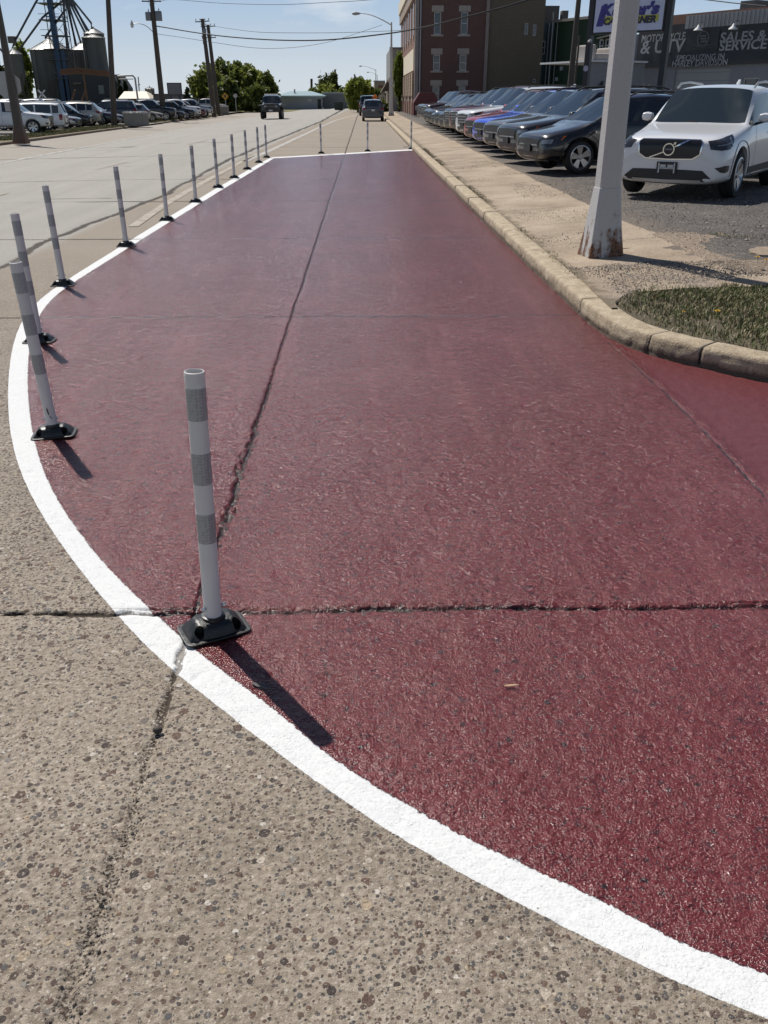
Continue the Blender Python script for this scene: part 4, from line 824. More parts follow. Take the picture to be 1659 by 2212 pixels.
def window(parent, h, y=0, fr=.06, lintel=None, sill=None, mull=True, curtain=None, name='window', fmat=None, gmat=None):
    a, b, c, d = h; m = MB(); yy = y + .06; fmat = fmat or whiteW
    m.bb(a, a + fr, yy, yy + .07, c, d); m.bb(b - fr, b, yy, yy + .07, c, d); m.bb(a + fr, b - fr, yy, yy + .07, d - fr, d); m.bb(a + fr, b - fr, yy, yy + .07, c, c + fr)
    if mull: m.bb(a + fr, b - fr, yy + .01, yy + .06, (c + d) / 2 - fr * .4, (c + d) / 2 + fr * .4)
    o = m.build(name, fmat, parent)
    m = MB(); m.bb(a, b, yy + .075, yy + .09, c, d); m.build('pane', gmat or glassM, o)
    if lintel: m = MB(); m.bb(a - lintel[0], b + lintel[0], y - .05, y + .05, d + .02, d + lintel[1]); m.build('lintel', stoneM, o, bevel=.01)
    if sill: m = MB(); m.bb(a - sill[0], b + sill[0], y - .10, y + .06, c - sill[1], c - .005); m.build('sill', stoneM, o, bevel=.01)
    return o

# three-storey brick block
DB = 88.0; c0 = at(896, 180, DB); e0 = at(1172, 180, DB)
Pn = Plane((c0.x, DB, .2), (e0.x + 1.2, DB, .2))
bk = empty('brick_building', (c0.x, DB, .2), 0, 'three-storey dark brick building with cream panel on its street front', 'building')
HT = 13.0
rows = [(25.8, 74.4, 17, 81), (118, 152.8, 110, 160), (186, 216, 178, 222)]; holes = []
for (ya, yb, _, _) in rows:
    for (xa, xb) in ((937.5, 952.5), (995.5, 1010.5)):
        l, zt = Pn.q(xa, ya); r_, zb = Pn.q(xb, yb); l2 = Pn.q(xa, (ya + yb) / 2)[0]; r2 = Pn.q(xb, (ya + yb) / 2)[0]; holes.append((l2, r2, zb, zt))
xp0, xp1 = Pn.q(1047, 100)[0], Pn.q(1054, 100)[0]
holes = [((holes[k % 2][0] + 0, holes[k % 2][1] + 0) + holes[k][2:]) for k in range(6)]
wall(bk, xp0, HT, holes, brick)
for h in holes: window(bk, h, lintel=(.22, .50), sill=(.24, .16))
th_ = []
for (xa, xb, ya, yb) in ((1133.6, 1141, 50, 74.5), (1151.5, 1158.5, 53, 77), (1151, 1157, 171, 178), (1160, 1166, 187, 196)):
    l, zt = Pn.q(xa, ya); r_, zb = Pn.q(xb, yb); l2 = Pn.q(xa, (ya + yb) / 2)[0]; r2 = Pn.q(xb, (ya + yb) / 2)[0]; th_.append((l2, r2, zb, zt))
xe = Pn.q(1168, 150)[0]
wall(bk, xe - xp1, HT - .8, th_, tanb, name='rear_wall', x0=xp1, y=.02)
for h in th_: window(bk, h, y=.02, mull=False, fr=.05)
m = MB(); m.bb(xp0, xp1, -.16, .3, 0, HT); m.build('pilaster', M('pilaster_stucco', (.25, .205, .18), .9, var=.2), bk)
m = MB(); m.bb(-.03, .30, -.06, .3, 0, HT); m.build('corner_quoin', M('quoin_grey', (.26, .235, .22), .9, var=.25, vs=2), bk)
m = MB(); m.tube([(.45, -.09, 0), (.45, -.09, HT)], .06, 8); m.build('downpipe', M('galv'), bk)
m = MB(); m.bb(.3, xp0, -.07, 0, Pn.q(960, 0)[1] + .15, Pn.q(960, 0)[1] + .6); m.build('string_course', M('quoin_grey'), bk)
# street front (faces -X)
Yf = DB * (ray(865.5, 200).y / ray(865.5, 200).x) * (c0.x / DB); Lf = Yf - DB
fr_ = Plane((c0.x, Yf, .2), (c0.x, DB, .2))
def fz(x, y): return fr_.q(x, y)
zc1 = (fz(888, 110.7)[1] + fz(866.5, 133.4)[1]) / 2; zc0 = (fz(888, 156)[1] + fz(866.5, 166.7)[1]) / 2
zw1, zw0 = fz(887, 21)[1], fz(887, 88)[1]; zs1 = fz(887, 166)[1]
def F_(y0, y1, x0, x1, z0, z1): m = MB(); m.bb(x0, x1, y0, y1, z0, z1); return m
sf = brickmat('front_brick', (.235, .112, .078), (.20, .095, .068), (.24, .19, .15))
m = MB(); m.bb(-.02, .3, .03, Lf, 0, HT); 
fo_ = m.build('street_front', sf, bk)
F_(1.2, Lf - .1, -.10, -.02, zc0, zc1).build('cream_sign_panel', creamM, bk)
F_(.6, Lf, -.22, -.02, zw1 + .2, zw1 + 1.2).build('frieze_band', M('frieze', (.30, .235, .185), .85), bk)
F_(.4, Lf, -.34, -.02, zw1 + 1.22, zw1 + 2.4).build('cornice', creamM, bk)
for k in range(6):
    y0 = 1.6 + k * (Lf - 2.6) / 6; o = F_(y0, y0 + .95, -.07, -.02, zw0, zw1).build('window', M('brown_frame', (.13, .07, .05), .6), bk); F_(y0 + .1, y0 + .85, -.085, -.072, zw0 + .1, zw1 - .1).build('pane', glassM, o)
    F_(y0 - .08, y0 + 1.03, -.13, -.02, zw0 - .2, zw0 - .01).build('sill', stoneM, o)
F_(.8, Lf - .1, -.12, -.02, 1.7, zc0 - .12).build('storefront_panels', brickmat('storefront_siding', (.36, .27, .19), (.34, .255, .18), (.22, .16, .11), bscale=4), bk)
for k in range(7): F_(1.0 + k * (Lf - 1.8) / 7, 1.0 + k * (Lf - 1.8) / 7 + .10, -.20, -.12, .02, zc0 - .14).build('mullion', M('mullion_brown', (.20, .13, .095), .7), bk)
for k in range(4): F_(1.5 + k * (Lf - 3) / 4, 2.5 + k * (Lf - 3) / 4, -.16, -.122, 1.25, 1.62).build('white_tile', M('white_tile', (.66, .64, .6), .5), bk)
m = MB(); m.bb(.3, xe, .35, 26, HT - .9, HT - .8); m.bb(xe - .2, xe - .003, .37, 26, 0, HT - .81); m.build('roof', M('roof_felt', (.06, .06, .06), .9), bk)
# dumpster at its corner
dp = gp(893, 252, .28); ds_ = Plane((dp.x, dp.y, .28), (dp.x + 5, dp.y, .28)); wX = ds_.q(947, 230)[0]; hz = ds_.q(915, 200)[1]
du = empty('dumpster', (dp.x, dp.y, .28), 0, 'maroon steel dumpster with sloped shoulders at the corner of the brick building', 'dumpster')
mar = M('maroon_paint', (.115, .018, .016), .5, var=.25, vs=2)
m = MB(); m.xprism([(0, .12), (wX, .12), (wX, hz * .62), (wX * .84, hz), (wX * .24, hz), (0, hz * .58)], 0, 1.9); m.build('bin', mar, du, bevel=.02)
m = MB(); m.bb(.12, wX * .8, -.05, 0, hz * .60, hz * .66); m.bb(.02, .1, -.06, 0, .1, hz * .6); m.bb(wX * .5, wX * .54, -.06, 0, .1, hz * .6); m.build('rib', mar, du)
m = MB(); m.bb(wX * .24, wX * .8, .1, 1.8, hz + .005, hz + .06); m.build('lid', M('dark_iron'), du)
m = MB(); m.bb(.14, .42, -.02, -.003, hz * .28, hz * .46); m.build('paper_notice', M('paper', (.45, .36, .33), .7), du)
# teal and dark green buildings
gd = NT('dark_green_siding'); gx = gd.xyz(); wv_ = gd.n('ShaderNodeTexWave', bands_direction='X'); wv_.inputs['Scale'].default_value = 1.2; gd.link(gd.obj(), wv_.inputs[0])
gd.set(Base_Color=gd.mix(gd.math('MULTIPLY', gd.noise(.5, 5), .6), (.020, .046, .022, 1), (.035, .06, .03, 1)), Roughness=.7, Normal=gd.bump(wv_.outputs['Fac'], .01))
def block(name, px0, px1, D0, D1, ytop, zb, label, mat, depth=10, roofm=None, yr=None):
    a = at(px0, 150, D0); b = at(px1, 150, D1); P = Plane((a.x, D0, zb), (b.x, D1, zb)); o = empty(name, P.A, P.rz, label, 'building')
    h = P.q((px0 + px1) / 2, ytop)[1]; return o, P, h
o, P, h = block('teal_building', 1166, 1192, 94, 94, 50, .2, 'narrow teal-grey building wedged between the tan wall and the dark green one', None)
w0 = tuple([P.q(1170, 103)[0], P.q(1178, 103)[0], P.q(1174, 118)[1], P.q(1174, 88)[1]]); wall(o, P.L, h, [w0], M('teal_render', (.055, .085, .085), .8, var=.2)); window(o, w0, fr=.09)
m = MB(); m.bb(0, P.L, .4, 8, h - .1, h); m.build('roof', M('roof_felt'), o)
m = MB(); m.tube([(P.q(1181, 120)[0], -.08, 0), (P.q(1181, 120)[0], -.08, h)], .05, 6); m.tube([(P.q(1188, 120)[0], -.10, 0), (P.q(1188, 120)[0], -.10, h + .9)], .07, 6); m.build('downpipe', M('galv'), o)
m = MB(); m.bb(.2, 1.6, .6, 2, h, h + 1.5); m.bb(1.9, 2.5, .6, 1.6, h, h + 1.1); m.build('rooftop_unit', M('unit_grey', (.12, .11, .10), .7), o)
o, P, h = block('green_building', 1191, 1336, 90, 82, 42, .2, 'big dark green building with tan roof edge behind the sign posts', None)
w1 = (P.q(1293, 98)[0], P.q(1303, 98)[0], P.q(1298, 114)[1], P.q(1298, 84)[1]); w2 = (P.q(1304, 98)[0] + .1, P.q(1315, 98)[0], w1[2], w1[3])
wall(o, P.L, h, [w1, w2], gd.m, th=.3); window(o, w1, fr=.14); window(o, w2, fr=.14)
m = MB(); m.bb(-.1, P.L + .1, -.15, .5, h, h + .22); m.bb(-.1, P.L, .5, 9, h - .2, h + .1); m.build('roof_edge', M('tan_fascia', (.34, .30, .25), .8), o)
m = MB(); m.add([(P.L * .22, 1, h + .1), (P.L * .8, 1, h + .25), (P.L * .8, 5, h + 1.0), (P.L * .25, 5, h + .5)], [(0, 1, 2, 3)]); m.add([(P.L * .22, 1, h + .1), (P.L * .25, 5, h + .5), (P.L * .25, 5, h), (P.L * .22, 1, h)], [(0, 1, 2, 3)]); m.build('roof', M('pale_roof', (.42, .38, .34), .8), o)
m = MB(); m.tube([(.5, -.06, 0), (.5, -.06, h)], .05, 6); m.build('downpipe', M('galv'), o)
for (px, py) in ((1245, 63), (1214, 148), (1203, 171), (1240, 146)):
    s_, z_ = P.q(px, py); m = MB(); m.bb(s_ - .16, s_ + .16, -.12, -.003, z_ - .16, z_ + .16); m.build('vent_cover', M('pale_box', (.42, .42, .4), .6), o)
# white annex and pale wall
o, P, h = block('white_annex', 1276, 1392, 68, 70, 135, .25, 'low white annex with snow-white roof rolls, between green building and workshop', None)
wx = M('off_white_render', (.27, .27, .275), .85, var=.12); wall(o, P.L, h, [], wx)
m = MB(); m.bb(-.2, P.L, -.3, 6, h, h + .12); m.build('roof_edge', M('bright_white', (.72, .72, .70), .6), o)
for (a, b, hh) in ((.05, .12, 1.0), (.12, .5, .45), (.42, .56, .85), (.56, .8, .35)):
    m = MB(); m.bb(P.L * a, P.L * b, .3, 2.2, h + .12, h + .12 + hh); m.build('roof_roll', M('pale_roof'), o, bevel=.12)
m = MB(); m.tube([(P.q(1300, 176)[0], -.06, .2), (P.q(1300, 176)[0], -.06, h - 1.2), (P.q(1293, 176)[0], -.2, h - 1.5)], .09, 6); m.build('downpipe', dkm, o)
o, P, h = block('pale_building', 1312, 1400, 80, 80, 74, .2, 'pale grey-blue wall rising behind the low white annex', None); wall(o, P.L, h, [], M('pale_blue_wall', (.26, .27, .30), .85)); m = MB(); m.bb(0, P.L, .35, 6, h - .1, h); m.build('roof', M('roof_felt'), o)

# workshop with the dark fascia
A = at(1374, 180, 74); B = at(1790, 180, 60); P = Plane((A.x, 74, .25), (B.x, 60, .25)); wk = empty('workshop_building', P.A, P.rz, 'motorcycle workshop with dark fascia of pale block lettering and white garage door', 'building')
zf0 = (P.q(1440, 142.3)[1] + P.q(1640, 138)[1]) / 2; zf1 = (P.q(1446, 28.5)[1] + P.q(1650, 22)[1]) / 2
dr = (P.q(1457, 170)[0], P.q(1575, 170)[0], 0.0, P.q(1515, 148)[1]); wn1 = (P.q(1606, 170)[0], P.q(1640, 170)[0], P.q(1620, 190)[1], P.q(1620, 168)[1])
wall(wk, P.L, zf0 + .1, [dr, wn1], M('workshop_white', (.25, .25, .26), .85, var=.1), th=.3); window(wk, wn1, mull=False, fr=.08)
gdm = NT('garage_door'); gz = gdm.xyz()[2]; gdm.set(Base_Color=gdm.mix(gdm.math('LESS_THAN', gdm.math('FRACT', gdm.math('MULTIPLY', gz, 1.9)), .05), (.34, .34, .33, 1), (.16, .16, .16, 1)), Roughness=.6)
m = MB(); m.bb(dr[0] + .002, dr[1] - .002, .1, .14, 0, dr[3] - .002); m.build('garage_door', gdm.m, wk)
m = MB(); m.bb(0, P.L, -.30, -.02, zf0, zf1 - .62); m.build('fascia', M('fascia_charcoal', (.028, .029, .031), .6, var=.15), wk)
m = MB(); m.bb(0, P.L, -.28, .35, zf1 - .615, zf1); m.build('brick_parapet', sf, wk)
rbx = P.q(1490, 35)[0]; m = MB(); rb_n = int((P.L - rbx) / .34); m.bb(rbx, P.L, -.34, -.285, zf1 - .95, zf1 - .12)
for k in range(rb_n): m.bb(rbx + k * .34 + .24, rbx + k * .34 + .34, -.38, -.345, zf1 - .95, zf1 - .12)
m.build('ribbed_parapet', M('ribbed_metal', (.26, .26, .26), .6), wk)
m = MB(); m.bb(0, P.L, .35, 14, zf1 - .4, zf1 - .3); m.bb(.003, .2, .36, 14, 0, zf1 - .41); m.build('roof', M('roof_felt'), wk)
let = M('letter_grey', (.30, .30, .30), .6, var=.05)
def wtext(s, x0, y0, x1, y1, mat, bold=.02, name='lettering', shear=.12, yoff=-.31, par=None, PP=None, depth=.015):
    """x0,y0 = left top; x1,y1 = right bottom in survey pixels"""
    PP = PP or P; l, zt = PP.q(x0, y0); r_, zb = PP.q(x1, y1); l2 = PP.q(x0, (y0 + y1) / 2)[0]; o = text_part(name, s, 1.0, mat, par or wk, depth, bold, shear, r_ - l2); hgt = abs(zt - zb)
    o.location = (l2, yoff, zb)
    for v in o.data.vertices: v.co.z *= hgt
    return o
wtext('MOTORCYCLE', 1393, 76.5, 1486, 86.5, let, .012, shear=.05); wtext('& UTV', 1391, 89, 1485, 112.5, let, .02, shear=.05)
wtext('SALES &', 1563, 71, 1661, 86.5, let, .02, shear=.05); wtext('SERVICE', 1561, 89.5, 1662, 105.5, let, .02, shear=.05)
wtext('SPECIALIZING IN', 1468, 120, 1570.5, 128.3, let, .01, shear=.05); wtext('HARLEY DAVIDSON', 1459, 132, 1577, 140.5, let, .01, shear=.05)
q0 = P.q(1491, 70); q1 = P.q(1556, 110); ql = P.q(1491, 90)[0]; m = MB(); m.bb(ql, q1[0], -.345, -.301, q1[1], q0[1]); lb_ = m.build('logo_board', M('board_black', (.010, .011, .012), .5), wk)
cx_, cz_ = P.q(1526, 84); m = MB(); rr = .50
m.lathe([(rr, -.352), (rr, -.36), (rr * .86, -.36), (rr * .86, -.352)], 28, (cx_, 0, cz_), 'y'); 
for k, zz in enumerate((.17, 0, -.17)): m.xprism([(cx_ - .30 + k * .06, cz_ + zz - .04), (cx_ + .20 + k * .06, cz_ + zz - .04), (cx_ + .27 + k * .06, cz_ + zz + .04), (cx_ - .23 + k * .06, cz_ + zz + .04)], -.362, -.35)
m.build('emblem', M('emblem_grey', (.10, .105, .11), .5), wk)
wtext('CFMOTO', 1504, 97.5, 1547, 103.5, M('letter_dim', (.045, .047, .05), .5), .03, yoff=-.355)
for (px, py) in ((1456, 64), (1524, 61.5), (1600, 59)):
    s_, z_ = P.q(px, py); m = MB(); m.lathe([(.02, .26), (.07, .22), (.10, .12), (.30, -.06), (.31, -.10)], 16, (s_, -.75, z_ - .05)); l_ = m.build('gooseneck_lamp', M('bright_white'), wk, smooth=True); m = MB(); m.tube([(s_, -.3, z_ + .35), (s_, -.6, z_ + .38), (s_, -.75, z_ + .2)], .025, 6); m.build('bracket', dkm, l_)
s0, z0 = P.q(1536, 24); s1, z1 = P.q(1572, 5); m = MB(); m.bb(s0, s1, 3, 5.2, zf1 - .3, z1 + .3); m.bb(s0 - 1.1, s0, 3.2, 4.2, zf1 - .3, zf1 + .15); m.build('rooftop_unit', M('unit_grey'), wk)

# dealership sign on two black posts
A = at(1281, 60, 32); B = at(1434, 60, 30.4); P = Plane((A.x, 32, ZLOT), (B.x, 30.4, ZLOT)); sn = empty('dealer_sign', P.A, P.rz, 'white lit-box sign with violet lettering and yellow band between two black posts', 'sign')
zb = P.q(1357, 71)[1]; zt_ = zb + 2.0; blk = M('post_black', (.010, .010, .011), .45)
m = MB(); m.bb(0, P.L, -.02, .22, zb, zt_); m.build('cabinet', M('cabinet_black', (.015, .015, .016), .5), sn)
wm_ = M('sign_face', (.56, .58, .66), .35, var=.06); m = MB(); m.bb(.05, P.L - .05, -.045, -.021, zb + .05, zt_ - .05); m.build('sign_face', wm_, sn)
vio = M('violet_letters', (.045, .035, .20), .5, var=.05); yel = M('yellow_band', (.50, .48, .06), .5, var=.05); dkl = M('dark_letters', (.03, .03, .05), .5)
wtext('K', 1300, 9.5, 1327, 34, vio, .05, shear=.25, yoff=-.055, par=sn); wtext('oster\'s', 1325, 8, 1425, 31, vio, .055, shear=.2, yoff=-.055, par=sn, depth=.008)
qa, qb, qc, qd = P.q(1303, 12), P.q(1316, 12), P.q(1303, 57), P.q(1289, 58); m = MB(); m.xprism([(qd[0], qd[1]), (qc[0], qc[1]), (qb[0] - .01, qb[1]), (qa[0] - .02, qa[1])], -.056, -.046); m.build('letter_stroke', vio, sn)
ya, yb_ = P.q(1303, 51), P.q(1423, 31); m = MB(); l_, r_ = P.q(1303, 45)[0], P.q(1424, 38)[0]
z1a, z1b = P.q(1303, 51.5)[1], P.q(1303, 36.5)[1]; z2a, z2b = P.q(1424, 45)[1], P.q(1424, 30.5)[1]; m.xprism([(l_, z1a), (r_, z2a), (r_, z2b), (l_, z1b)], -.05, -.0455); m.build('yellow_band', yel, sn)
o = wtext('CAR CORNER', 1306, 39, 1418, 49, dkl, .05, shear=.2, yoff=-.058, par=sn, depth=.006); 
sl = (z2a - z1a) / (r_ - l_)
for v in o.data.vertices: v.co.z += v.co.x * sl
for (x, nm) in ((-.12, 'l'), (P.L + .1, 'r')): m = MB(); m.bb(x - .09, x + .09, .0, .18, -.05, zt_ + .6); m.build('post', blk, sn)
m = MB(); m.lathe([(.001, -.02), (.09, -.02), (.09, -.001)], 14, (-.12, 0, P.q(1265, 148)[1]), 'y'); m.build('round_badge', M('pale_box'), sn)
m = MB(); m.bb(-.09, .0, -.12, .0, P.q(1263, 92)[1], P.q(1263, 88)[1]); m.tube([(-.05, -.1, P.q(1270, 90)[1]), (.1, -.25, P.q(1270, 88)[1])], .04, 8); m.build('flood_light', M('pale_box'), sn)

# grey building with tree, awning and stone front further along the street
A = at(842, 200, 118); P = Plane((A.x, 118, .1), (A.x + 9, 118, .1)); gb = empty('grey_building', P.A, 0, 'light grey flat-roofed building behind the narrow tree beyond the brick block', 'building'); h = P.q(855, 104.5)[1]
dd_ = (P.q(859, 220)[0], P.q(867, 220)[0], 0, P.q(863, 202)[1]); wall(gb, 9, h, [dd_], M('grey_siding', (.25, .255, .25), .8, var=.12), th=18)
m = MB(); m.bb(-.05, 9, -.08, .4, h, h + .12); m.build('coping', dkm, gb); m = MB(); m.bb(dd_[0], dd_[1], .15, .2, 0, dd_[3]); m.build('door', M('door_dark', (.03, .035, .032), .6), gb)
m = MB(); m.bb(-.06, -.002, 0, 16, 0, h * .55); m.build('street_front', M('brown_front', (.20, .155, .12), .8), gb)
aw = MB(); q = [P.q(823, 200), P.q(839, 172), P.q(841, 196)]; aw.xprism([(q[0][0], q[0][1]), (q[1][0], q[1][1]), (q[2][0] , q[2][1] + .3), (q[2][0], q[2][1])], 1.5, 9); aw.build('awning', M('awning_brown', (.085, .060, .045), .8), gb)
A = at(809, 200, 190); P = Plane((A.x, 190, 0), (A.x + 5, 190, 0)); sb = empty('tan_shop', P.A, 0, 'small tan shop with reddish wall sign far down the street on the right', 'building'); h = P.q(818, 177)[1]; wall(sb, P.q(832, 190)[0], h, [], M('tan_wall', (.30, .235, .18), .85), th=12)
m = MB(); m.bb(-.2, P.q(832, 190)[0], -.2, .3, h, h + .25); m.build('roof_edge', M('off_white_render'), sb); m = MB(); m.bb(.8, 2.6, -.1, -.003, h * .62, h * .86); m.build('wall_sign', M('rust_sign', (.16, .055, .035), .7), sb)
A = at(817, 200, 150); P = Plane((A.x, 150, 0), (A.x + 3, 150, 0)); st = empty('stone_wall', P.A, 0, 'pale rubble stone garden wall below the brown awning', 'wall'); 
stn = NT('rubble_stone'); vv = stn.vor(3.2); stn.set(Base_Color=stn.ramp(vv.outputs['Distance'], (.0, (.52, .45, .34)), (.4, (.36, .31, .23)), (.62, (.10, .09, .07))), Roughness=.9)
m = MB(); m.xprism([(0, 0), (3.2, 0), (3.2, P.q(830, 203)[1]), (2.0, P.q(826, 196)[1]), (.9, P.q(823, 200)[1]), (0, P.q(818, 206)[1])], 0, .8); m.build('stonework', stn.m, st)

# blue hipped roof house and the long grey shed at the end of the road
DH = 165; A = at(603, 220, DH); B = at(697, 220, DH); P = Plane((A.x, DH, -.1), (B.x, DH, -.1)); bh = empty('blue_roof_house', P.A, 0, 'long low pale building with blue-green hipped metal roof at the end of the road', 'building'); h = P.q(650, 206.5)[1]
dr = (P.q(686, 222)[0], P.q(693.5, 222)[0], 0, P.q(690, 214)[1]); wns = [(P.q(665, 217)[0], P.q(673, 217)[0], P.q(668, 219)[1], P.q(668, 214)[1])]
wall(bh, P.L, h, [dr] + wns, M('pale_grey_block', (.30, .315, .335), .85, var=.12, vs=.4)); m = MB(); m.bb(dr[0], dr[1], .15, .2, 0, dr[3]); m.build('door', M('door_dark'), bh); window(bh, wns[0], fr=.12)
m = MB(); ov = .5; zr = P.q(660, 196.5)[1]; W_ = P.L; m.add([(-ov, -ov, h), (W_ + ov, -ov, h), (W_ + ov, 9, h), (-ov, 9, h), (W_ * .22, 4.2, zr), (W_ * .72, 4.2, zr)], [(0, 1, 5, 4), (1, 2, 5), (2, 3, 4, 5), (3, 0, 4), (0, 3, 2, 1)])
m.bb(-ov, W_ + ov, -ov - .04, -ov, h - .25, h); m.build('roof', M('blue_metal_roof', (.30, .40, .41), .4, .3, var=.06), bh)
m = MB(); m.bb(W_ * .33, W_ * .36, 2, 2.4, h, zr + .3); m.build('chimney', M('galv'), bh)
A = at(698, 220, 172); B = at(790, 220, 172); P = Plane((A.x, 172, -.1), (B.x, 172, -.1)); sh_ = empty('grey_shed', P.A, 0, 'long plain grey metal shed right of the blue-roofed building', 'building'); h = P.q(740, 202)[1]; wall(sh_, P.L, h, [], greyW, th=10)
m = MB(); m.bb(-.1, P.L + .1, -.12, 10, h, h + .22); m.build('roof', M('pale_box'), sh_)
tk = at(732, 233, 150); tb_ = empty('trash_bin', (tk.x, 150, -.1), 0, 'dark green bin standing before the grey shed', 'bin'); m = MB(); m.box((0, 0, .6), (1.3, 1, 1.1), taper=1.1); m.build('bin', M('bin_green', (.02, .03, .022), .6), tb_); m = MB(); m.box((0, 0, 1.2), (1.5, 1.2, .12)); m.build('lid', M('bin_green'), tb_)

# ------------------------------------------------------------------ grain elevator and silos
gal = NT('corrugated_steel'); gz = gal.xyz()[2]; wv_ = gal.math('SINE', gal.math('MULTIPLY', gz, 40)); mpn = gal.n('ShaderNodeMapping'); gal.link(gal.obj(), mpn.inputs[0]); mpn.inputs['Scale'].default_value = (1.5, 1.5, .12)
gal.set(Base_Color=gal.mix(gal.noise(1, 5, .6, vec=mpn.outputs[0]), (.075, .078, .078, 1), (.22, .215, .20, 1)), Roughness=.55, Metallic=.35, Normal=gal.bump(wv_, .02))
rf = M('silo_roof_steel', (.24, .24, .235), .5, .4, var=.15)
def silo(xl, xr, yeave, yap, D, label, hopper=None, ribs=24):
    c = at((xl + xr) / 2, yeave, D); r = (at(xr, yeave, D).x - at(xl, yeave, D).x) / 2; ze = c.z - ZL; za = at((xl + xr) / 2, yap, D).z - ZL
    o = empty('grain_silo', (c.x, D, ZL), 0, label, 'silo', 'corrugated grain silos'); m = MB(); z0 = 0
    if hopper: z0 = hopper
    m.lathe([(r, z0), (r, ze)], 40); 
    if hopper: m.lathe([(.25, z0 * .45), (r, z0)], 40)
    m.build('drum', gal.m, o, smooth=True)
    m = MB(); m.lathe([(r * 1.04, ze - .05), (r * 1.04, ze), (r * .10, za), (r * .10, za + .25), (.001, za + .3)], 40)
    for k in range(ribs):
        t = 2 * math.pi * k / ribs; m.tube([(r * 1.03 * math.cos(t), r * 1.03 * math.sin(t), ze + .03), (r * .12 * math.cos(t), r * .12 * math.sin(t), za + .03)], .05, 4)
    m.build('conical_roof', rf, o)
    if hopper:
        m = MB()
        for k in range(8): t = 2 * math.pi * k / 8; m.tube([(r * math.cos(t), r * math.sin(t), 0), (r * math.cos(t), r * math.sin(t), z0 + .3)], .09, 5)
        m.build('legs', dkm, o)
    m = MB(); m.tube([(-r * .5, -r * .9, 0), (-r * .5, -r * .9, ze)], .05, 4); m.tube([(-r * .5 + .4, -r * .9, 0), (-r * .5 + .4, -r * .9, ze)], .05, 4); m.build('ladder', dkm, o)
    return o
DE = 185
silo(66, 153, 109, 85, DE, 'widest corrugated grain silo with shallow ribbed cone, left of the blue leg')
silo(152, 222, 109, 86, DE + 8, 'corrugated silo half hidden behind the tall front one', ribs=20)
silo(177, 226, 82, 74.5, DE - 5, 'tall front grain silo right of the spouts', ribs=16)
silo(181, 224, 73, 61, DE + 3, 'tallest shiny-topped silo behind the tall front one', ribs=16)
silo(16, 47, 117, 105, DE - 15, 'small hopper silo on legs at the far left', hopper=5.2, ribs=12)
el = empty('grain_elevator', at(128, 215, DE - 8) * 1.0, 0, 'blue bucket-elevator leg with lattice tower and fan of spouts', 'grain elevator'); el.location.z = ZL
blue = M('leg_blue', (.016, .060, .135), .5, var=.2); spt = M('spout_steel', (.085, .09, .10), .5, .4)
DT = DE - 8
def wt(pts, r, n=5): m = MB(); m.tube([at(*p) for p in pts], r, n); return m
top_ = at(107, -55, DT); bot = at(139, 214, DT); m = MB(); zt0 = top_.z
m.bb(bot.x - .42, bot.x + .42, DT - .5, DT + .5, ZL, zt0); m.bb(bot.x + .75, bot.x + 1.25, DT - .4, DT + .4, ZL, zt0 * .45); wbuild(m, 'leg', blue, el)
m = MB(); cx_ = at(118, 60, DT).x; hw = 1.45; cy_ = DT + 2.2; zz = ZL
for sx_ in (-1, 1):
    for sy_ in (-1, 1): m.tube([(cx_ + sx_ * hw, cy_ + sy_ * hw, ZL), (cx_ + sx_ * hw, cy_ + sy_ * hw, zt0)], .09, 4)
k = 0
while zz < zt0 - 3:
    for (a, b) in (((-1, -1), (1, -1)), ((1, -1), (1, 1)), ((1, 1), (-1, 1)), ((-1, 1), (-1, -1))):
        pa = (cx_ + a[0] * hw, cy_ + a[1] * hw); pb = (cx_ + b[0] * hw, cy_ + b[1] * hw)
        m.tube([(pa[0], pa[1], zz + 3), (pb[0], pb[1], zz + 3)], .06, 4); m.tube([(pa[0], pa[1], zz if k % 2 else zz + 3), (pb[0], pb[1], zz + 3 if k % 2 else zz)], .045, 4)
    zz += 3; k += 1
wbuild(m, 'lattice_tower', spt, el)
for (zpx) in (8, 44, 78, 107, 130, 170):
    z_ = at(125, zpx, DT).z; m = MB(); m.bb(bot.x - 2.2, bot.x + 1.6, DT - .9, DT + 3.6, z_, z_ + .12); m.bb(bot.x - 2.2, bot.x + 1.6, DT - .92, DT - .88, z_ + .9, z_ + .98); wbuild(m, 'platform', spt, el)
for pts in ([(150, -8), (168, 14), (197, 50), (198.5, 63)], [(146, -8), (192, 68)], [(143, -8), (183, 70)], [(141, -12), (175, 94)], [(139, -12), (165, 100)], [(138, -8), (139.5, 40), (149, 107)], [(136, -8), (145, 104)], [(140, -20), (160, 80), (163, 98)], [(148, -14), (187, 66)],
            [(92, -20), (76, 8), (34, 86), (30, 96), (27, 106)], [(140, -2), (127, 9), (92, 38), (40, 110)], [(142, 20), (122, 48), (101, 76), (98, 84)], [(-10, 96), (2, 108), (14, 123)]):
    wbuild(wt([(a, b, DT) for a, b in pts], .19), 'spout', spt, el, smooth=True)
z_ = at(27, 92, DT); m = MB(); m.bb(z_.x - .6, z_.x + .6, DT - .6, DT + .6, z_.z - .1, z_.z + 1.0); wbuild(m, 'distributor', M('unit_grey'), el, bevel=.1)
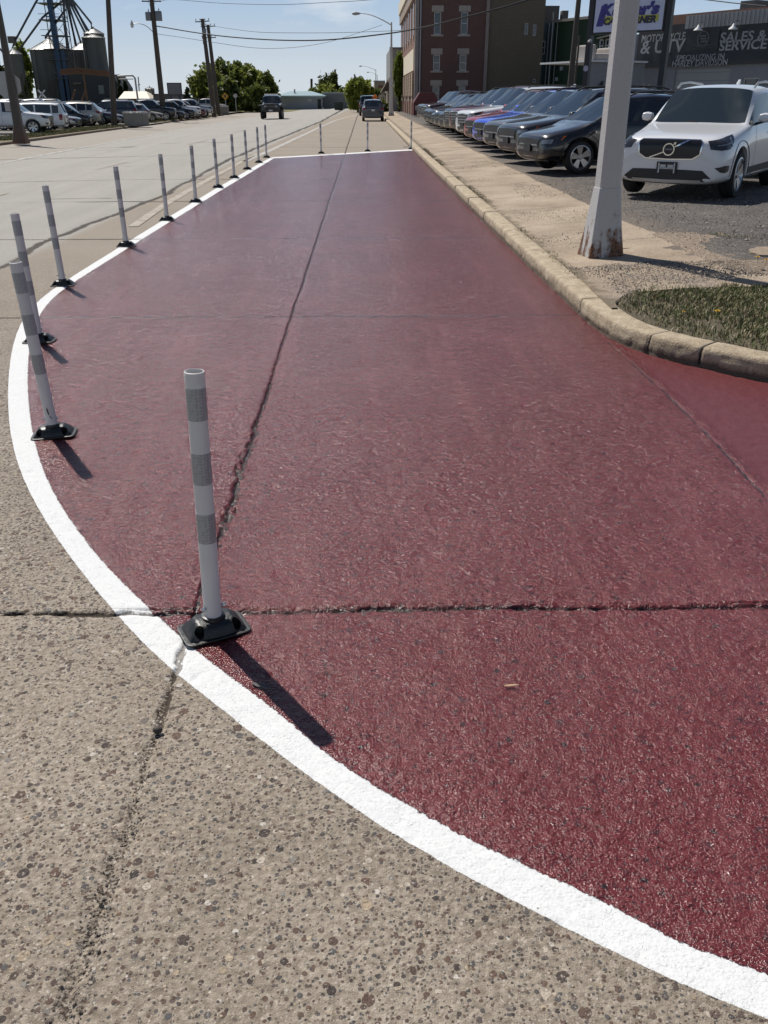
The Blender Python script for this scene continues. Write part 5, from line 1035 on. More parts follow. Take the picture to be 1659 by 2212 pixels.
# elevator shed
A = at(152, 200, DE - 12); B = at(262, 200, DE - 12); P = Plane((A.x, DE - 12, ZL), (B.x, DE - 12, ZL)); es = empty('elevator_shed', P.A, 0, 'dark shed at the foot of the silos with a pale door panel', 'building'); hE = P.q(200, 160)[1]
m = MB(); m.xprism([(0, 0), (P.L, 0), (P.L, hE * .62), (P.L * .86, hE), (0, hE)], 0, 9); m.build('walls', M('shed_dark', (.036, .038, .042), .7, var=.3, vs=.5), es)
m = MB(); l_, zt1 = P.q(212, 184); r_, zb1 = P.q(226, 203); m.bb(l_, r_, -.06, -.003, zb1, zt1); m.build('door_panel', M('pale_green_panel', (.16, .19, .18), .6), es)
m = MB(); l_, zt1 = P.q(160, 175); r_, zb1 = P.q(178, 182); m.bb(l_, r_, -.8, -.003, zb1, zb1 + .3); m.build('canopy', M('unit_grey'), es)
cv = empty('conveyor_gantry', at(180, 215, 158), 0, 'rusty brown conveyor gantry crossing in front of the elevator shed', 'conveyor'); cv.location.z = ZL; rust = M('rusty_brown', (.15, .085, .055), .85, var=.3, vs=2)
a_, b_, c_ = at(131, 156, 158), at(172, 153, 158), at(238, 160, 158); m = MB()
for (p, q) in ((a_, b_), (b_, c_)):
    for dz in (.35, -.35):
        for dy in (-.5, .5): m.tube([(p.x, p.y + dy, p.z + dz), (q.x, q.y + dy, q.z + dz)], .1, 4)
    for k in range(9):
        u, v = p.lerp(q, k / 9), p.lerp(q, (k + 1) / 9); m.tube([(u.x, u.y - .5, u.z - .35), (v.x, v.y - .5, v.z + .35)], .05, 4)
    m.add([(p.x, p.y, p.z - .33), (q.x, q.y, q.z - .33), (q.x, q.y, q.z + .33), (p.x, p.y, p.z + .33)], [(0, 1, 2, 3)])
wbuild(m, 'truss', rust, cv)
for pts in ([(170, 153), (179, 158), (183, 180), (188, 216)], [(162, 194), (155, 218)], [(186, 194), (176, 218)]): wbuild(wt([(a, b, 158) for a, b in pts], .16), 'strut', rust, cv)
# crossing sign
cp = at(94, 225, 120); xs_ = empty('crossing_sign', (cp.x, 120, ZL), 0, 'white X-shaped railroad crossing sign above a red light box', 'traffic sign'); zc = at(94, 203, 120).z - ZL
m = MB()
for sg_ in (-1, 1): m.tube([(-.42 * sg_, -.05, zc - .42), (.42 * sg_, -.05, zc + .42)], .10, 4)
m.build('crossbuck', M('sign_white', (.6, .6, .6), .5), xs_); m = MB(); m.tube([(0, 0, 0), (0, 0, zc)], .06, 6); m.build('post', M('galv'), xs_); m = MB(); m.bb(-.55, .55, -.15, 0, zc - 1.2, zc - .75); m.build('light_box', M('signal_red', (.28, .05, .03), .5), xs_); m = MB(); m.bb(-.35, .35, -.08, -.01, zc - .68, zc - .5); m.build('track_plate', M('sign_white'), xs_)
# small things behind the left lot
A = at(259, 212, 150); B = at(322, 212, 150); P = Plane((A.x, 150, ZL), (B.x, 150, ZL)); cr = empty('cream_roof_shed', P.A, 0, 'low shed with bright cream roof right of the elevator', 'building'); h = P.q(290, 213)[1]; zr = P.q(290, 197)[1]
m = MB(); m.bb(0, P.L, 0, 8, 0, h); m.build('walls', M('shed_tan', (.16, .12, .075), .85), cr); m = MB(); m.add([(-.2, -.3, h), (P.L + .2, -.3, h), (P.L - 1.2, 4, zr), (-.2, 4, zr), (-.2, 8.3, h), (P.L + .2, 8.3, h)], [(0, 1, 2, 3), (3, 2, 5, 4), (1, 5, 2)]); m.build('roof', M('cream_roof', (.70, .64, .50), .6, var=.04), cr)
silo(313, 333, 192, 189, 160, 'small squat silo right of the cream roof', ribs=8)
def lowbox(name, xl, xr, yt, D, mat, label, cat='building', depth=6, z=ZL):
    A = at(xl, 210, D); B = at(xr, 210, D); P = Plane((A.x, D, z), (B.x, D, z)); o = empty(name, P.A, 0, label, cat); h = P.q((xl + xr) / 2, yt)[1]
    wall(o, P.L, h, [], mat, th=depth); m = MB(); m.bb(-.15, P.L + .15, -.15, depth, h, h + .15); m.build('roof', M('roof_felt'), o); return o, P, h
lowbox('grey_store', 331, 366, 205, 140, M('store_grey', (.12, .115, .105), .85), 'low dark grey store behind the white van')
lowbox('grey_store', 366, 400, 206, 130, M('store_grey2', (.15, .145, .14), .85), 'low grey store under the billboard')
lowbox('trailer_box', 404, 425, 215, 112, M('trailer_white', (.34, .35, .38), .6), 'pale box trailer parked at the right end of the left lot', 'trailer', 2.4)
bp = at(380, 225, 100); bb_ = empty('billboard', (bp.x, 100, ZL), R(6), 'square grey billboard with dark frame on legs above the parked cars', 'billboard'); z1, z0 = at(380, 178.6, 100).z - ZL, at(380, 206, 100).z - ZL; wb = (at(394.5, 190, 100).x - at(363.5, 190, 100).x) / 2
m = MB(); m.bb(-wb, wb, 0, .25, z0, z1); m.build('frame', M('frame_grey', (.06, .06, .062), .6), bb_); m = MB(); m.bb(-wb + .1, wb - .1, -.02, -.001, z0 + .1, z1 - .1); m.build('panel', M('panel_grey', (.15, .15, .15), .7), bb_)
for sx_ in (-.6, .6): m = MB(); m.bb(sx_ * wb - .1, sx_ * wb + .1, .05, .2, 0, z0); m.build('leg', dkm, bb_)
ar = empty('gooseneck_frame', at(297, 214, 135), 0, 'pale bent pipe gantry reaching left above the cream roof', 'gantry'); ar.location.z = ZL
wbuild(wt([(254, 165, 135), (270, 163.5, 135), (286, 163, 135), (291.6, 168.6, 135), (297.6, 214, 135)], .13, 6), 'pipe', M('pale_pipe', (.36, .36, .33), .6), ar, smooth=True); wbuild(wt([(256, 171, 135), (288, 170.5, 135)], .07), 'rail', M('pale_pipe'), ar)
an = empty('radio_mast', at(302, 214, 250), 0, 'thin distant radio mast beside the bent pipe gantry', 'mast'); an.location.z = 0; wbuild(wt([(302, 214, 250), (298.5, 166, 250)], .16), 'mast', M('galv'), an); wbuild(wt([(298, 183, 250), (302, 182, 250)], .2), 'antenna', M('galv'), an)
def dsign(name, px, py, D, half, mat, label, ybase, shape=4, z=ZL):
    b = at(px, ybase, D); o = empty(name, (b.x, D, z), 0, label, 'traffic sign'); zc = at(px, py, D).z - z; r = half * D / 2050
    m = MB(); rot = 0 if shape == 4 else math.pi / 8; m.xprism([(r * math.cos(rot + 2 * math.pi * k / shape), zc + r * math.sin(rot + 2 * math.pi * k / shape)) for k in range(shape)], -.03, -.01); m.build('panel', mat, o); m = MB(); m.tube([(0, .02, 0), (0, .02, zc + r * .8)], .05, 5); m.build('post', M('galv'), o); return o
ys_ = dsign('warning_sign', 488.6, 208, 125, 7.4, M('sign_amber', (.55, .27, .01), .5), 'amber diamond warning sign in front of the big dark trees', 238)
m = MB(); rr = .12; zc = at(488.6, 208, 125).z - ZL; m.bb(-.12, .12, -.04, -.031, zc - .18, zc + .18); m.build('symbol', dkm, ys_)
dsign('stop_sign', 510.4, 207, 128, 4.4, grey_al, 'grey octagonal sign back right of the amber diamond', 238, 8)
os_ = dsign('roadwork_sign', 810, 210, 99, 6.2, M('sign_orange', (.75, .20, .015), .5), 'orange diamond roadwork sign beside the parked grey car', 250, z=.15); m = MB(); zc = at(810, 210, 99).z - .15; m.bb(-.2, .2, -.04, -.031, zc - .05, zc + .03); m.build('symbol', dkm, os_)
def cblock(xl, xr, yb, label, h=.95):
    a = gp(xl, yb, ZL); b = gp(xr, yb - .5, ZL); P = Plane(a, (b.x, a.y + .4, ZL)); o = empty('concrete_block', (a.x, a.y, ZL), P.rz, label, 'concrete block', 'concrete blocks at the lot entrances')
    m = MB(); m.bb(0, P.L, 0, 1.2, 0, h * .93); m.build('block', M('old_concrete', (.23, .215, .19), .9, var=.25, vs=2), o, bevel=.04)
    m = MB(); rs = np.random.RandomState(5)
    for k in range(60): m.box((rs.uniform(.08, P.L - .08), rs.uniform(.1, 1.1), h * .93 + .03), (rs.uniform(.1, .3),) * 2 + (.12,), rz=rs.rand() * 3, taper=.6)
    m.build('rubble_fill', M('white_gravel', (.6, .57, .52), .9), o)
cblock(269, 323.5, 272.6, 'big concrete block topped with white gravel beside the driveway'); cblock(466, 498, 246.6, 'smaller concrete block right of the two leaning poles')
DP = [(806, 215, 105), (741, 180, 220)]
o = empty('utility_pole', at(628 * .1984 + 548.6, 235, 200), 0, 'distant utility pole behind the blue roof', 'utility pole', 'wooden utility poles'); o.location.z = 0; wbuild(wt([(673.3, 235, 200), (672.8, 170, 200)], .26), 'pole', wood.m, o); wbuild(wt([(670.5, 173.5, 200), (675.5, 173, 200)], .14, 4), 'crossarm', wood.m, o)
o = empty('spotlight_pole', at(772, 235, 160), 0, 'leaning dark pole with a lamp poking out of the spring-green tree', 'pole'); o.location.z = 0; wbuild(wt([(779, 235, 160), (771, 178, 160), (766.5, 166, 160)], .24), 'pole', dkm, o); wbuild(wt([(764.5, 164.5, 160), (768, 164, 160)], .32, 8), 'lamp_head', dkm, o)

# ------------------------------------------------------------------ vehicles
def paint(name, c, metal=.3, rough=.32):
    if name in MC: return MC[name]
    t = NT(name); t.set(Base_Color=tuple(c) + (1,), Metallic=metal, Roughness=rough, Coat_Weight=1.0, Coat_Roughness=.03)
    t.set(Normal=t.bump(t.noise(1.3, 2), .004)); MC[name] = t.m; return t.m
cgl = M('car_glass', (.012, .016, .018), .03, var=0, spec=.9); wgl = M('windshield_glass', (.018, .026, .028), .05, var=0, spec=1.0)
cld = M('black_cladding', (.022, .022, .023), .55, var=.1); und = M('underbody', (.006, .006, .006), .9, var=0); chrome = M('chrome', (.75, .76, .78), .12, 1, var=0)
tyM = M('tyre_rubber', (.014, .014, .015), .8, var=.2, vs=9); rimM = M('alloy_rim', (.48, .49, .50), .28, .85, var=.05); hlM = M('headlight_lens', (.22, .24, .26), .06, .3, var=.3, vs=14, spec=1.0); hlD = M('headlight_dark', (.035, .037, .04), .08, .2, var=.3, vs=18, spec=1.0)
tlM = M('taillight_red', (.22, .010, .012), .15, var=.1); amb = M('amber_reflector', (.50, .12, .02), .2, var=0); gbl = M('grille_black', (.008, .008, .009), .3, var=0); slv = M('silver_trim', (.40, .41, .42), .35, .7, var=0)
KIND = dict(
    compact=dict(L=4.3, W=1.78, H=1.60, wb=2.61, fo=.86, nose=.80, hood=1.02, cowl=.98, wst=.22, rt=-1.55, rb=-2.02, belt=1.05, r=.34, zb=.24, tum=.76),
    suv=dict(L=4.8, W=1.92, H=1.74, wb=2.83, fo=.93, nose=.90, hood=1.08, cowl=1.05, wst=.28, rt=-1.80, rb=-2.28, belt=1.12, r=.37, zb=.26, tum=.78),
    bigsuv=dict(L=5.1, W=2.0, H=1.88, wb=2.95, fo=.95, nose=1.08, hood=1.22, cowl=1.15, wst=.45, rt=-2.15, rb=-2.42, belt=1.22, r=.40, zb=.32, tum=.82),
    sedan=dict(L=4.75, W=1.83, H=1.46, wb=2.78, fo=.95, nose=.72, hood=.95, cowl=1.0, wst=.18, rt=-.95, rb=-1.75, belt=.98, r=.33, zb=.20, tum=.72, tail=1.02),
    pickup=dict(L=5.75, W=2.02, H=1.92, wb=3.68, fo=.95, nose=1.12, hood=1.24, cowl=1.45, wst=.80, rt=-.78, rb=-1.0, belt=1.24, r=.41, zb=.38, tum=.80, bed=1.30),
    van=dict(L=5.1, W=1.99, H=1.76, wb=3.0, fo=.98, nose=.86, hood=1.08, cowl=1.55, wst=.62, rt=-2.25, rb=-2.48, belt=1.06, r=.35, zb=.22, tum=.82),
    cargo=dict(L=5.9, W=2.05, H=2.25, wb=3.5, fo=.95, nose=.98, hood=1.20, cowl=2.0, wst=1.35, rt=-2.85, rb=-2.92, belt=1.25, r=.37, zb=.28, tum=.92, blind=True),
    volvo=dict(L=4.43, W=1.87, H=1.715, wb=2.70, fo=.86, nose=.93, hood=1.09, cowl=.86, wst=.25, rt=-1.62, rb=-2.02, belt=1.10, r=.365, zb=.215, tum=.76),
    jeep=dict(L=4.3, W=1.62, H=1.90, wb=2.5, fo=.62, nose=1.22, hood=1.28, cowl=.72, wst=.52, rt=-1.72, rb=-1.78, belt=1.28, r=.46, zb=.55, tum=.90))
def car_proto(kind, name, pm, detail=1, rails=True):
    k = KIND[kind]; L2, hw = k['L'] / 2, k['W'] / 2; zb, belt, Ht, nose, hood, r = k['zb'], k['belt'], k['H'], k['nose'], k['hood'], k['r']
    tum = k['tum'] * hw; box_ = kind == 'jeep'; wf = L2 - k['fo']; wr = wf - k['wb']; tail = k.get('bed', k.get('tail', belt))
    ST = []      # (x, width factor, bottom z, shoulder z, top z, greenhouse?)
    e = .04 if box_ or kind == 'cargo' else 0
    ST += [(L2, (.80 if kind in ('volvo', 'pickup', 'bigsuv') else .74) + e * 3, zb + (.05 if kind == 'volvo' else .10), nose - .22, nose - .10, 0), (L2 - .05, .90 + e * 2, zb + .03, nose - .10, nose - .02, 0), (L2 - .20, .975 + e * .5, zb, nose - .05, nose + .035, 0), (wf, 1.0, zb, nose + (hood - nose) * .35, nose + (hood - nose) * .60 + .02, 0)]
    ST += [(k['cowl'] + .12, 1.0, zb, belt - .06, hood + .0, 0), (k['cowl'], 1.0, zb, belt - .03, hood + .025, 0)]
    ST += [(k['wst'], 1.0, zb, belt, Ht - .06, 1), (k['wst'] - .35, 1.0, zb, belt, Ht - .015, 1)]
    bp_ = (k['wst'] + k['rt']) / 2 + .15
    ST += [(bp_ + .05, 1.0, zb, belt + .01, Ht, 1), (bp_ - .05, 1.0, zb, belt + .01, Ht, 1)]
    if kind not in ('pickup', 'sedan'): ST += [(k['rt'] + .52, 1.0, zb, belt + .02, Ht - .02, 1), (k['rt'] + .43, 1.0, zb, belt + .02, Ht - .025, 1)]
    ST += [(k['rt'], .995, zb, belt + .03, Ht - .07, 1)]
    tl = tail
    ST += [(k['rb'], .985, zb, tl - .04, tl + (.0 if kind in ('pickup', 'sedan') else .03), 0)]
    if k['rb'] > -L2 + .3: ST += [((k['rb'] - L2) / 2, .985, zb, tl - .04, tl, 0)]
    ST += [(-L2 + .06, .94 if not e else .99, zb + .04, tl - .06, tl - .02, 0), (-L2, .84 + e * 3, zb + .12, tl - .16, tl - .12, 0)]
    V_ = []; NR = 10
    for (x, wv_, z0, zs_, zt, gh) in ST:
        w_ = hw * wv_
        if gh: top = [(w_ * .93, zs_), (tum + .02, zt - .13), (tum - .045, zt - .045), (tum * .55, zt - .004), (0, zt)]
        else: cw_ = abs(x - k['cowl']) < .13; top = [(w_ * (.93 if cw_ else .90), zs_ + .012), (w_ * (.88 if cw_ else .80), zs_ + (zt - zs_) * .45 + .01), (w_ * (.82 if cw_ else .72), zs_ + (zt - zs_) * .75 + .012), (w_ * .4, zt), (0, zt + .01)]
        row = [(0, z0), (w_ * .80, z0), (w_ * .985, z0 + .10), (w_, (z0 + zs_) * .5), (w_ * .985, zs_ - .13)] + top
        V_ += [(x, y, z) for y, z in row] + [(x, -y, z) for y, z in row[-2:0:-1]]
    n = 18; nS = len(ST); Fc = []; Mi = []
    for i in range(nS - 1):
        for j in range(n):
            j2 = (j + 1) % n; Fc.append((i * n + j, i * n + j2, (i + 1) * n + j2, (i + 1) * n + j)); jj = j if j < 9 else 17 - j
            a, b = ST[i], ST[i + 1]; mi = 0
            if jj <= 1: mi = 2 if jj == 1 else 3
            narrow = abs(a[0] - b[0]) < .13
            if jj == 5:
                if (a[5] or b[5]) and not (a[5] == 1 and b[5] == 0): mi = 2 if narrow and a[5] and b[5] else 1
                if k.get('blind') and a[0] < k['wst'] - .8: mi = 0
            if jj >= 7 and not a[5] and b[5]: mi = 1
            if jj >= 7 and a[5] and not b[5]: mi = 1
            Mi.append(mi)
    for (b, rev) in ((0, 0), ((nS - 1) * n, 1)):
        for j in range(0, 9):
            f = (b + 0, b + 1, b + 17) if j == 0 else ((b + 8, b + 9, b + 10) if j == 8 else (b + j, b + j + 1, b + (18 - j - 1), b + 18 - j))
            Fc.append(f if not rev else f[::-1]); Mi.append(2 if j <= 1 else 0)
    me = bpy.data.meshes.new('body'); me.from_pydata(V_, [], Fc)
    for q in (pm, cgl, cld, und): me.materials.append(q)
    me.polygons.foreach_set('material_index', Mi)
    bm = bmesh.new(); bm.from_mesh(me); bmesh.ops.recalc_face_normals(bm, faces=bm.faces); cl = bm.edges.layers.float.get('crease_edge') or bm.edges.layers.float.new('crease_edge')
    for ed in bm.edges:
        ms = {f.material_index for f in ed.link_faces}
        if 1 in ms and len(ms) > 1: ed[cl] = 1.0
        if ms == {0, 2}: ed[cl] = .4
        if box_ or kind == 'cargo': ed[cl] = max(ed[cl], .35)
    vl = bm.verts.layers.float.get('crease_vert') or bm.verts.layers.float.new('crease_vert')
    for v in bm.verts:
        if sum(f.material_index == 1 for f in v.link_faces) == 1: v[vl] = .75
    bm.to_mesh(me); bm.free()
    o = link_mesh('body', me); sb_ = o.modifiers.new('s', 'SUBSURF'); sb_.levels = 2; sb_.render_levels = 2
    cu = MB(); rr = r + (.055 if kind != 'jeep' else .10)
    for x in (wf, wr):
        for s_ in (-1, 1):
            y0_, y1_ = s_ * (hw - .34), s_ * (hw + .2); cu.lathe([(.001, min(y0_, y1_)), (rr, min(y0_, y1_)), (rr, max(y0_, y1_)), (.001, max(y0_, y1_))], 40, (x, 0, r + .01), 'y', m=3)
    co = cu.build('cut', [pm, cgl, cld, und]); bm = bmesh.new(); bm.from_mesh(co.data); bmesh.ops.remove_doubles(bm, verts=bm.verts, dist=.003); bmesh.ops.recalc_face_normals(bm, faces=bm.faces); bm.to_mesh(co.data); bm.free()
    md = o.modifiers.new('b', 'BOOLEAN'); md.object = co; md.operation = 'DIFFERENCE'; md.solver = 'EXACT'
    dg = bpy.context.evaluated_depsgraph_get(); full = bpy.data.meshes.new_from_object(o.evaluated_get(dg)); o.modifiers.clear(); bpy.data.objects.remove(co); bpy.data.objects.remove(o)
    root = empty(name)
    bm = bmesh.new(); bm.from_mesh(full); bvh = BVHTree.FromBMesh(bm); bm.free()
    def sub(nm, cond, mats):
        b2 = bmesh.new(); b2.from_mesh(full); kill = [f for f in b2.faces if not cond(f)]; bmesh.ops.delete(b2, geom=kill, context='FACES')
        if not b2.faces: b2.free(); return
        m2 = bpy.data.meshes.new(nm); b2.to_mesh(m2); b2.free(); m2.materials.clear()
        for q in mats: m2.materials.append(q)
        if len(mats) == 1: m2.polygons.foreach_set('material_index', [0] * len(m2.polygons))
        m2.shade_smooth(); m2.set_sharp_from_angle(angle=R(34)); return link_mesh(nm, m2, root)
    body = sub('body', lambda f: f.material_index != 1, [pm, cgl, cld, und])
    isw = lambda f: f.material_index == 1
    sub('windshield', lambda f: isw(f) and f.normal.x > .25 and abs(f.normal.y) < .6, [wgl]); sub('rear_window', lambda f: isw(f) and f.normal.x < -.25 and abs(f.normal.y) < .6, [cgl])
    for s_ in (-1, 1): sub('side_window', lambda f: isw(f) and not (abs(f.normal.x) > .25 and abs(f.normal.y) < .6) and f.calc_center_median().y * s_ > 0, [cgl])
    # skins laid on the body: rows of points cast on to it
    def cast_f(a, z, back=False):
        sx_ = -1 if back else 1; cxx = (L2 - .85) * sx_; d = Vector((-math.cos(R(a)) * sx_, -math.sin(R(a)), 0)); o_ = Vector((cxx, 0, z)) - d * 4
        h = bvh.ray_cast(o_, d); return (h[0], h[1]) if h[0] else (Vector((cxx, 0, z)) - d * .8, -d)
    def cast_s(x, z, s_):
        h = bvh.ray_cast(Vector((x, 3 * s_, z)), Vector((0, -s_, 0))); return (h[0], h[1]) if h[0] else (Vector((x, hw * s_, z)), Vector((0, s_, 0)))
    def skin(nm, up, lo, mat, cast, rows=4, off=.006, par=None, dens=3):
        def res(P):
            Q = []
            for a, b in zip(P[:-1], P[1:]):
                for q in range(dens): t = q / dens; Q.append((a[0] + (b[0] - a[0]) * t, a[1] + (b[1] - a[1]) * t))
            return Q + [P[-1]]
        up, lo = res(up), res(lo); nn = len(up); vs = []
        for q in range(rows + 1):
            t = q / rows
            for a, b in zip(up, lo):
                p, nrm = cast(a[0] + (b[0] - a[0]) * t, a[1] + (b[1] - a[1]) * t); vs.append(p + nrm * off)
        m = MB(); m.add(vs, [(q * nn + i, q * nn + i + 1, (q + 1) * nn + i + 1, (q + 1) * nn + i) for q in range(rows) for i in range(nn - 1)])
        rim = [i for i in range(nn)] + [q * nn + nn - 1 for q in range(1, rows + 1)] + [rows * nn + i for i in range(nn - 2, -1, -1)] + [q * nn for q in range(rows - 1, 0, -1)]
        b0 = len(m.v)
        cen = sum((Vector(v) for v in m.v), Vector()) / len(m.v)
        for i in rim:
            v = Vector(m.v[i]); c_ = Vector((cen.x * .0 + (v.x - (v.x - (0 if abs(v.x) < 1 else math.copysign(L2 - 1.2, v.x))) * .02) if False else v.x, v.y, v.z)); inn_ = Vector((math.copysign(.012, v.x) if abs(v.x) > L2 - .9 else 0, math.copysign(.012, v.y) if abs(v.y) > hw * .6 else 0, 0)); m.v.append(tuple(v - inn_ * 1.2))
        nr = len(rim)
        for i in range(nr): m.f.append((rim[i], rim[(i + 1) % nr], b0 + (i + 1) % nr, b0 + i)); m.m.append(0)
        return m.build(nm, mat, par or root, smooth=True)
    FC, BC = cast_f, lambda a, z: cast_f(a, z, True)
    # wheels
    for x in (wf, wr):
        for s_ in (-1, 1):
            yo = hw - .01 if kind != 'jeep' else hw + .13; tw = .23 if kind != 'jeep' else .31
            we = bpy.data.objects.new('wheel', None); col.objects.link(we); we.parent = root; we.location = (x, s_ * (yo - tw / 2), r); we.rotation_euler = (0, 0, 0 if s_ < 0 else math.pi)
            h_ = tw / 2; rm = r * .70; m = MB(); m.lathe([(rm, -h_ + .02), (rm + .02, -h_), (r - .035, -h_ + .002), (r - .005, -h_ + .04), (r, 0), (r - .005, h_ - .04), (r - .035, h_ - .002), (rm, h_ - .02)], 36, axis='y'); m.build('tyre', tyM, we, smooth=True)
            m = MB(); m.lathe([(rm + .008, -h_ + .004), (rm - .012, -h_ - .002), (rm - .03, -h_ + .03), (rm - .04, h_ - .04)], 36, axis='y')
            ns = {'compact': 5, 'volvo': 5, 'pickup': 6, 'jeep': 5}.get(kind, 5)
            for q in range(ns):
                t = 2 * math.pi * q / ns + .3
                for dt in ((-.10, .22) if kind != 'compact' else (-.02, .30)):
                    a = (.05 * math.cos(t + dt), .05 * math.sin(t + dt)); b = ((rm - .02) * math.cos(t + dt * 1.1), (rm - .02) * math.sin(t + dt * 1.1)); px, pz = -math.sin(t + dt), math.cos(t + dt); w1_, w2_ = .026, .034
                    vs = [(a[0] - px * w1_, -h_ + .03, a[1] - pz * w1_), (a[0] + px * w1_, -h_ + .03, a[1] + pz * w1_), (b[0] + px * w2_, -h_ + .008, b[1] + pz * w2_), (b[0] - px * w2_, -h_ + .008, b[1] - pz * w2_)]
                    vs += [(v[0], v[1] + .035, v[2]) for v in vs]; m.add(vs, [(0, 1, 2, 3), (7, 6, 5, 4), (0, 4, 5, 1), (1, 5, 6, 2), (2, 6, 7, 3), (3, 7, 4, 0)])
            m.lathe([(.001, -h_ + .012), (.055, -h_ + .014), (.07, -h_ + .05)], 20, axis='y'); m.build('rim', rimM, we, smooth=True)
            m = MB(); m.lathe([(.001, h_ * .2), (rm - .035, h_ * .2)], 24, axis='y'); m.build('brake_disc', M('brake_dark', (.03, .03, .03), .5, .5), we)
    # mirrors
    for s_ in (-1, 1):
        mx_, mz = k['cowl'] - .32, belt + .10; m = MB(); vs = []
        for (dy, sx_, sz_) in ((-.05, .03, .02), (-.03, .07, .055), (.05, .085, .075), (.12, .07, .062), (.14, .04, .035)):
            for q in range(12): t = 2 * math.pi * q / 12; vs.append((mx_ + math.copysign(abs(math.cos(t)) ** .6, math.cos(t)) * sx_, s_ * (hw + .01 + dy), mz + math.copysign(abs(math.sin(t)) ** .6, math.sin(t)) * sz_))
        m.add(vs, [(i * 12 + q, i * 12 + (q + 1) % 12, i * 12 + 12 + (q + 1) % 12, i * 12 + 12 + q) for i in range(4) for q in range(12)] + [tuple(range(12)), tuple(range(48, 60))]); mr = m.build('mirror', pm, root, smooth=True)
        m = MB(); m.tube([(mx_, s_ * (hw - .08), belt + .0), (mx_, s_ * (hw + .06), mz - .05)], .022, 6); m.build('mirror_base', cld, mr)
    if rails:
        for s_ in (-1, 1):
            xs2 = [k['wst'] - .10, k['wst'] - .3, bp_, k['rt'] + .35, k['rt'] + .1]; zz = [Ht - .06, Ht + .015, Ht + .035, Ht + .01, Ht - .05]; m = MB(); m.tube([(a, s_ * (tum - .06), b) for a, b in zip(xs2, zz)], .018, 6); m.build('roof_rail', slv if kind == 'volvo' else cld, root, smooth=True)
        m = MB(); m.xprism([(k['rt'] + .45, Ht - .01), (k['rt'] + .25, Ht - .02), (k['rt'] + .24, Ht + .08), (k['rt'] + .28, Ht + .085)], -.015, .015); m.build('roof_antenna', pm, root)
    # door seams, handles
    for s_ in (-1, 1):
        m = MB()
        for x in ([k['cowl'] - .28, bp_ + .0] + ([k['rt'] + .45] if kind not in ('pickup', 'sedan', 'cargo') else [k['rt'] + .0])):
            zs2 = np.linspace(zb + .12, belt - .02, 9); P_ = [cast_s(x + (.0 if z > .6 else (z - .6) * .15 * (x < -.8)), z, s_) for z in zs2]; base = len(m.v)
            for (p, nrm) in P_: m.v += [tuple(p + nrm * .0025 + Vector((-.005, 0, 0))), tuple(p + nrm * .0025 + Vector((.005, 0, 0)))]
            for q in range(8): m.f.append((base + 2 * q, base + 2 * q + 1, base + 2 * q + 3, base + 2 * q + 2)); m.m.append(0)
        m.build('door_seam', und, root)
        for x in (bp_ + .18, (k['rt'] + .62) if kind not in ('pickup',) else k['rt'] + .25):
            p, nrm = cast_s(x, belt - .14, s_); m = MB(); m.box((p.x, p.y + s_ * .018, p.z), (.17, .022, .03)); m.build('door_handle', pm, root, bevel=.006)
        if kind != 'jeep': skin('sill_trim', [(wf - r - .12, zb + (.24 if kind == 'volvo' else .16)), (wr + r + .12, zb + (.26 if kind == 'volvo' else .16))], [(wf - r - .12, zb + .03), (wr + r + .12, zb + .03)], cld, lambda a, z, s_=s_: cast_s(a, z, s_), rows=2, off=.004, dens=8)
        if detail or kind == 'jeep':        # arch trims
            for x in (wf, wr):
                m = MB(); base = 0; rings = []
                for q in range(17):
                    t = R(-12 + 204 * q / 16)
                    for rad in (rr - .01, rr + (.085 if kind in ('volvo', 'compact') else .05)): p, nrm = cast_s(x + rad * math.cos(t), max(r + .01 + rad * math.sin(t), zb + .06), s_); p.y = s_ * max(abs(p.y), hw * .9); rings.append(p + Vector((0, s_ * .010, 0)))
                m.add(rings, [(2 * q, 2 * q + 1, 2 * q + 3, 2 * q + 2) for q in range(16)]); m.build('arch_trim', cld if kind in ('compact', 'volvo', 'jeep', 'suv') else pm, root, smooth=True)
    zl = nose - .16
    if kind == 'volvo':
        skin('grille_frame', [(-32, .865), (-30.5, .90), (0, .905), (30.5, .90), (32, .865)], [(-30.5, .68), (-24.5, .612), (0, .60), (24.5, .612), (30.5, .68)], chrome, FC, rows=5, off=.012)
        g2 = skin('grille', [(-31, .858), (-29.8, .884), (0, .888), (29.8, .884), (31, .858)], [(-29.6, .69), (-23.8, .628), (0, .617), (23.8, .628), (29.6, .69)], gbl, FC, rows=5, off=.020)
        c1 = FC(0, .75)[0]; m = MB(); m.lathe([(.076, c1.x + .030), (.094, c1.x + .030), (.094, c1.x + .042), (.076, c1.x + .042), (.076, c1.x + .030)], 32, (0, 0, .755), 'x'); 
        m.tube([(c1.x + .036, .062, .817), (c1.x + .036, .105, .86)], .008, 4); 
        m.add([(c1.x + .043, .066, .852), (c1.x + .043, .112, .868), (c1.x + .043, .100, .820), (c1.x + .035, .066, .852), (c1.x + .035, .112, .868), (c1.x + .035, .100, .820)], [(0, 1, 2), (3, 5, 4), (0, 3, 4, 1), (1, 4, 5, 2), (2, 5, 3, 0)]); em = m.build('emblem', chrome, root)
        m = MB(); m.box((c1.x + .030, 0, .755), (.016, .15, .04)); m.build('emblem_bar', M('emblem_navy', (.02, .025, .04), .3), em)
        to = text_part('emblem_letters', 'VOLVO', .022, slv, em, .001, .0, 0, .11); to.rotation_euler = (0, 0, R(90)); to.location = (c1.x + .039, -.055, .744)
        for a0, a1, z0_, z1_ in ((5.5, 20, .795, .880), (-5.5, -20, .715, .630)): skin('badge_bar', [(a0, z0_ + .009), (a1, z1_ + .009)], [(a0, z0_ - .009), (a1, z1_ - .009)], chrome, FC, rows=1, off=.027, dens=8)
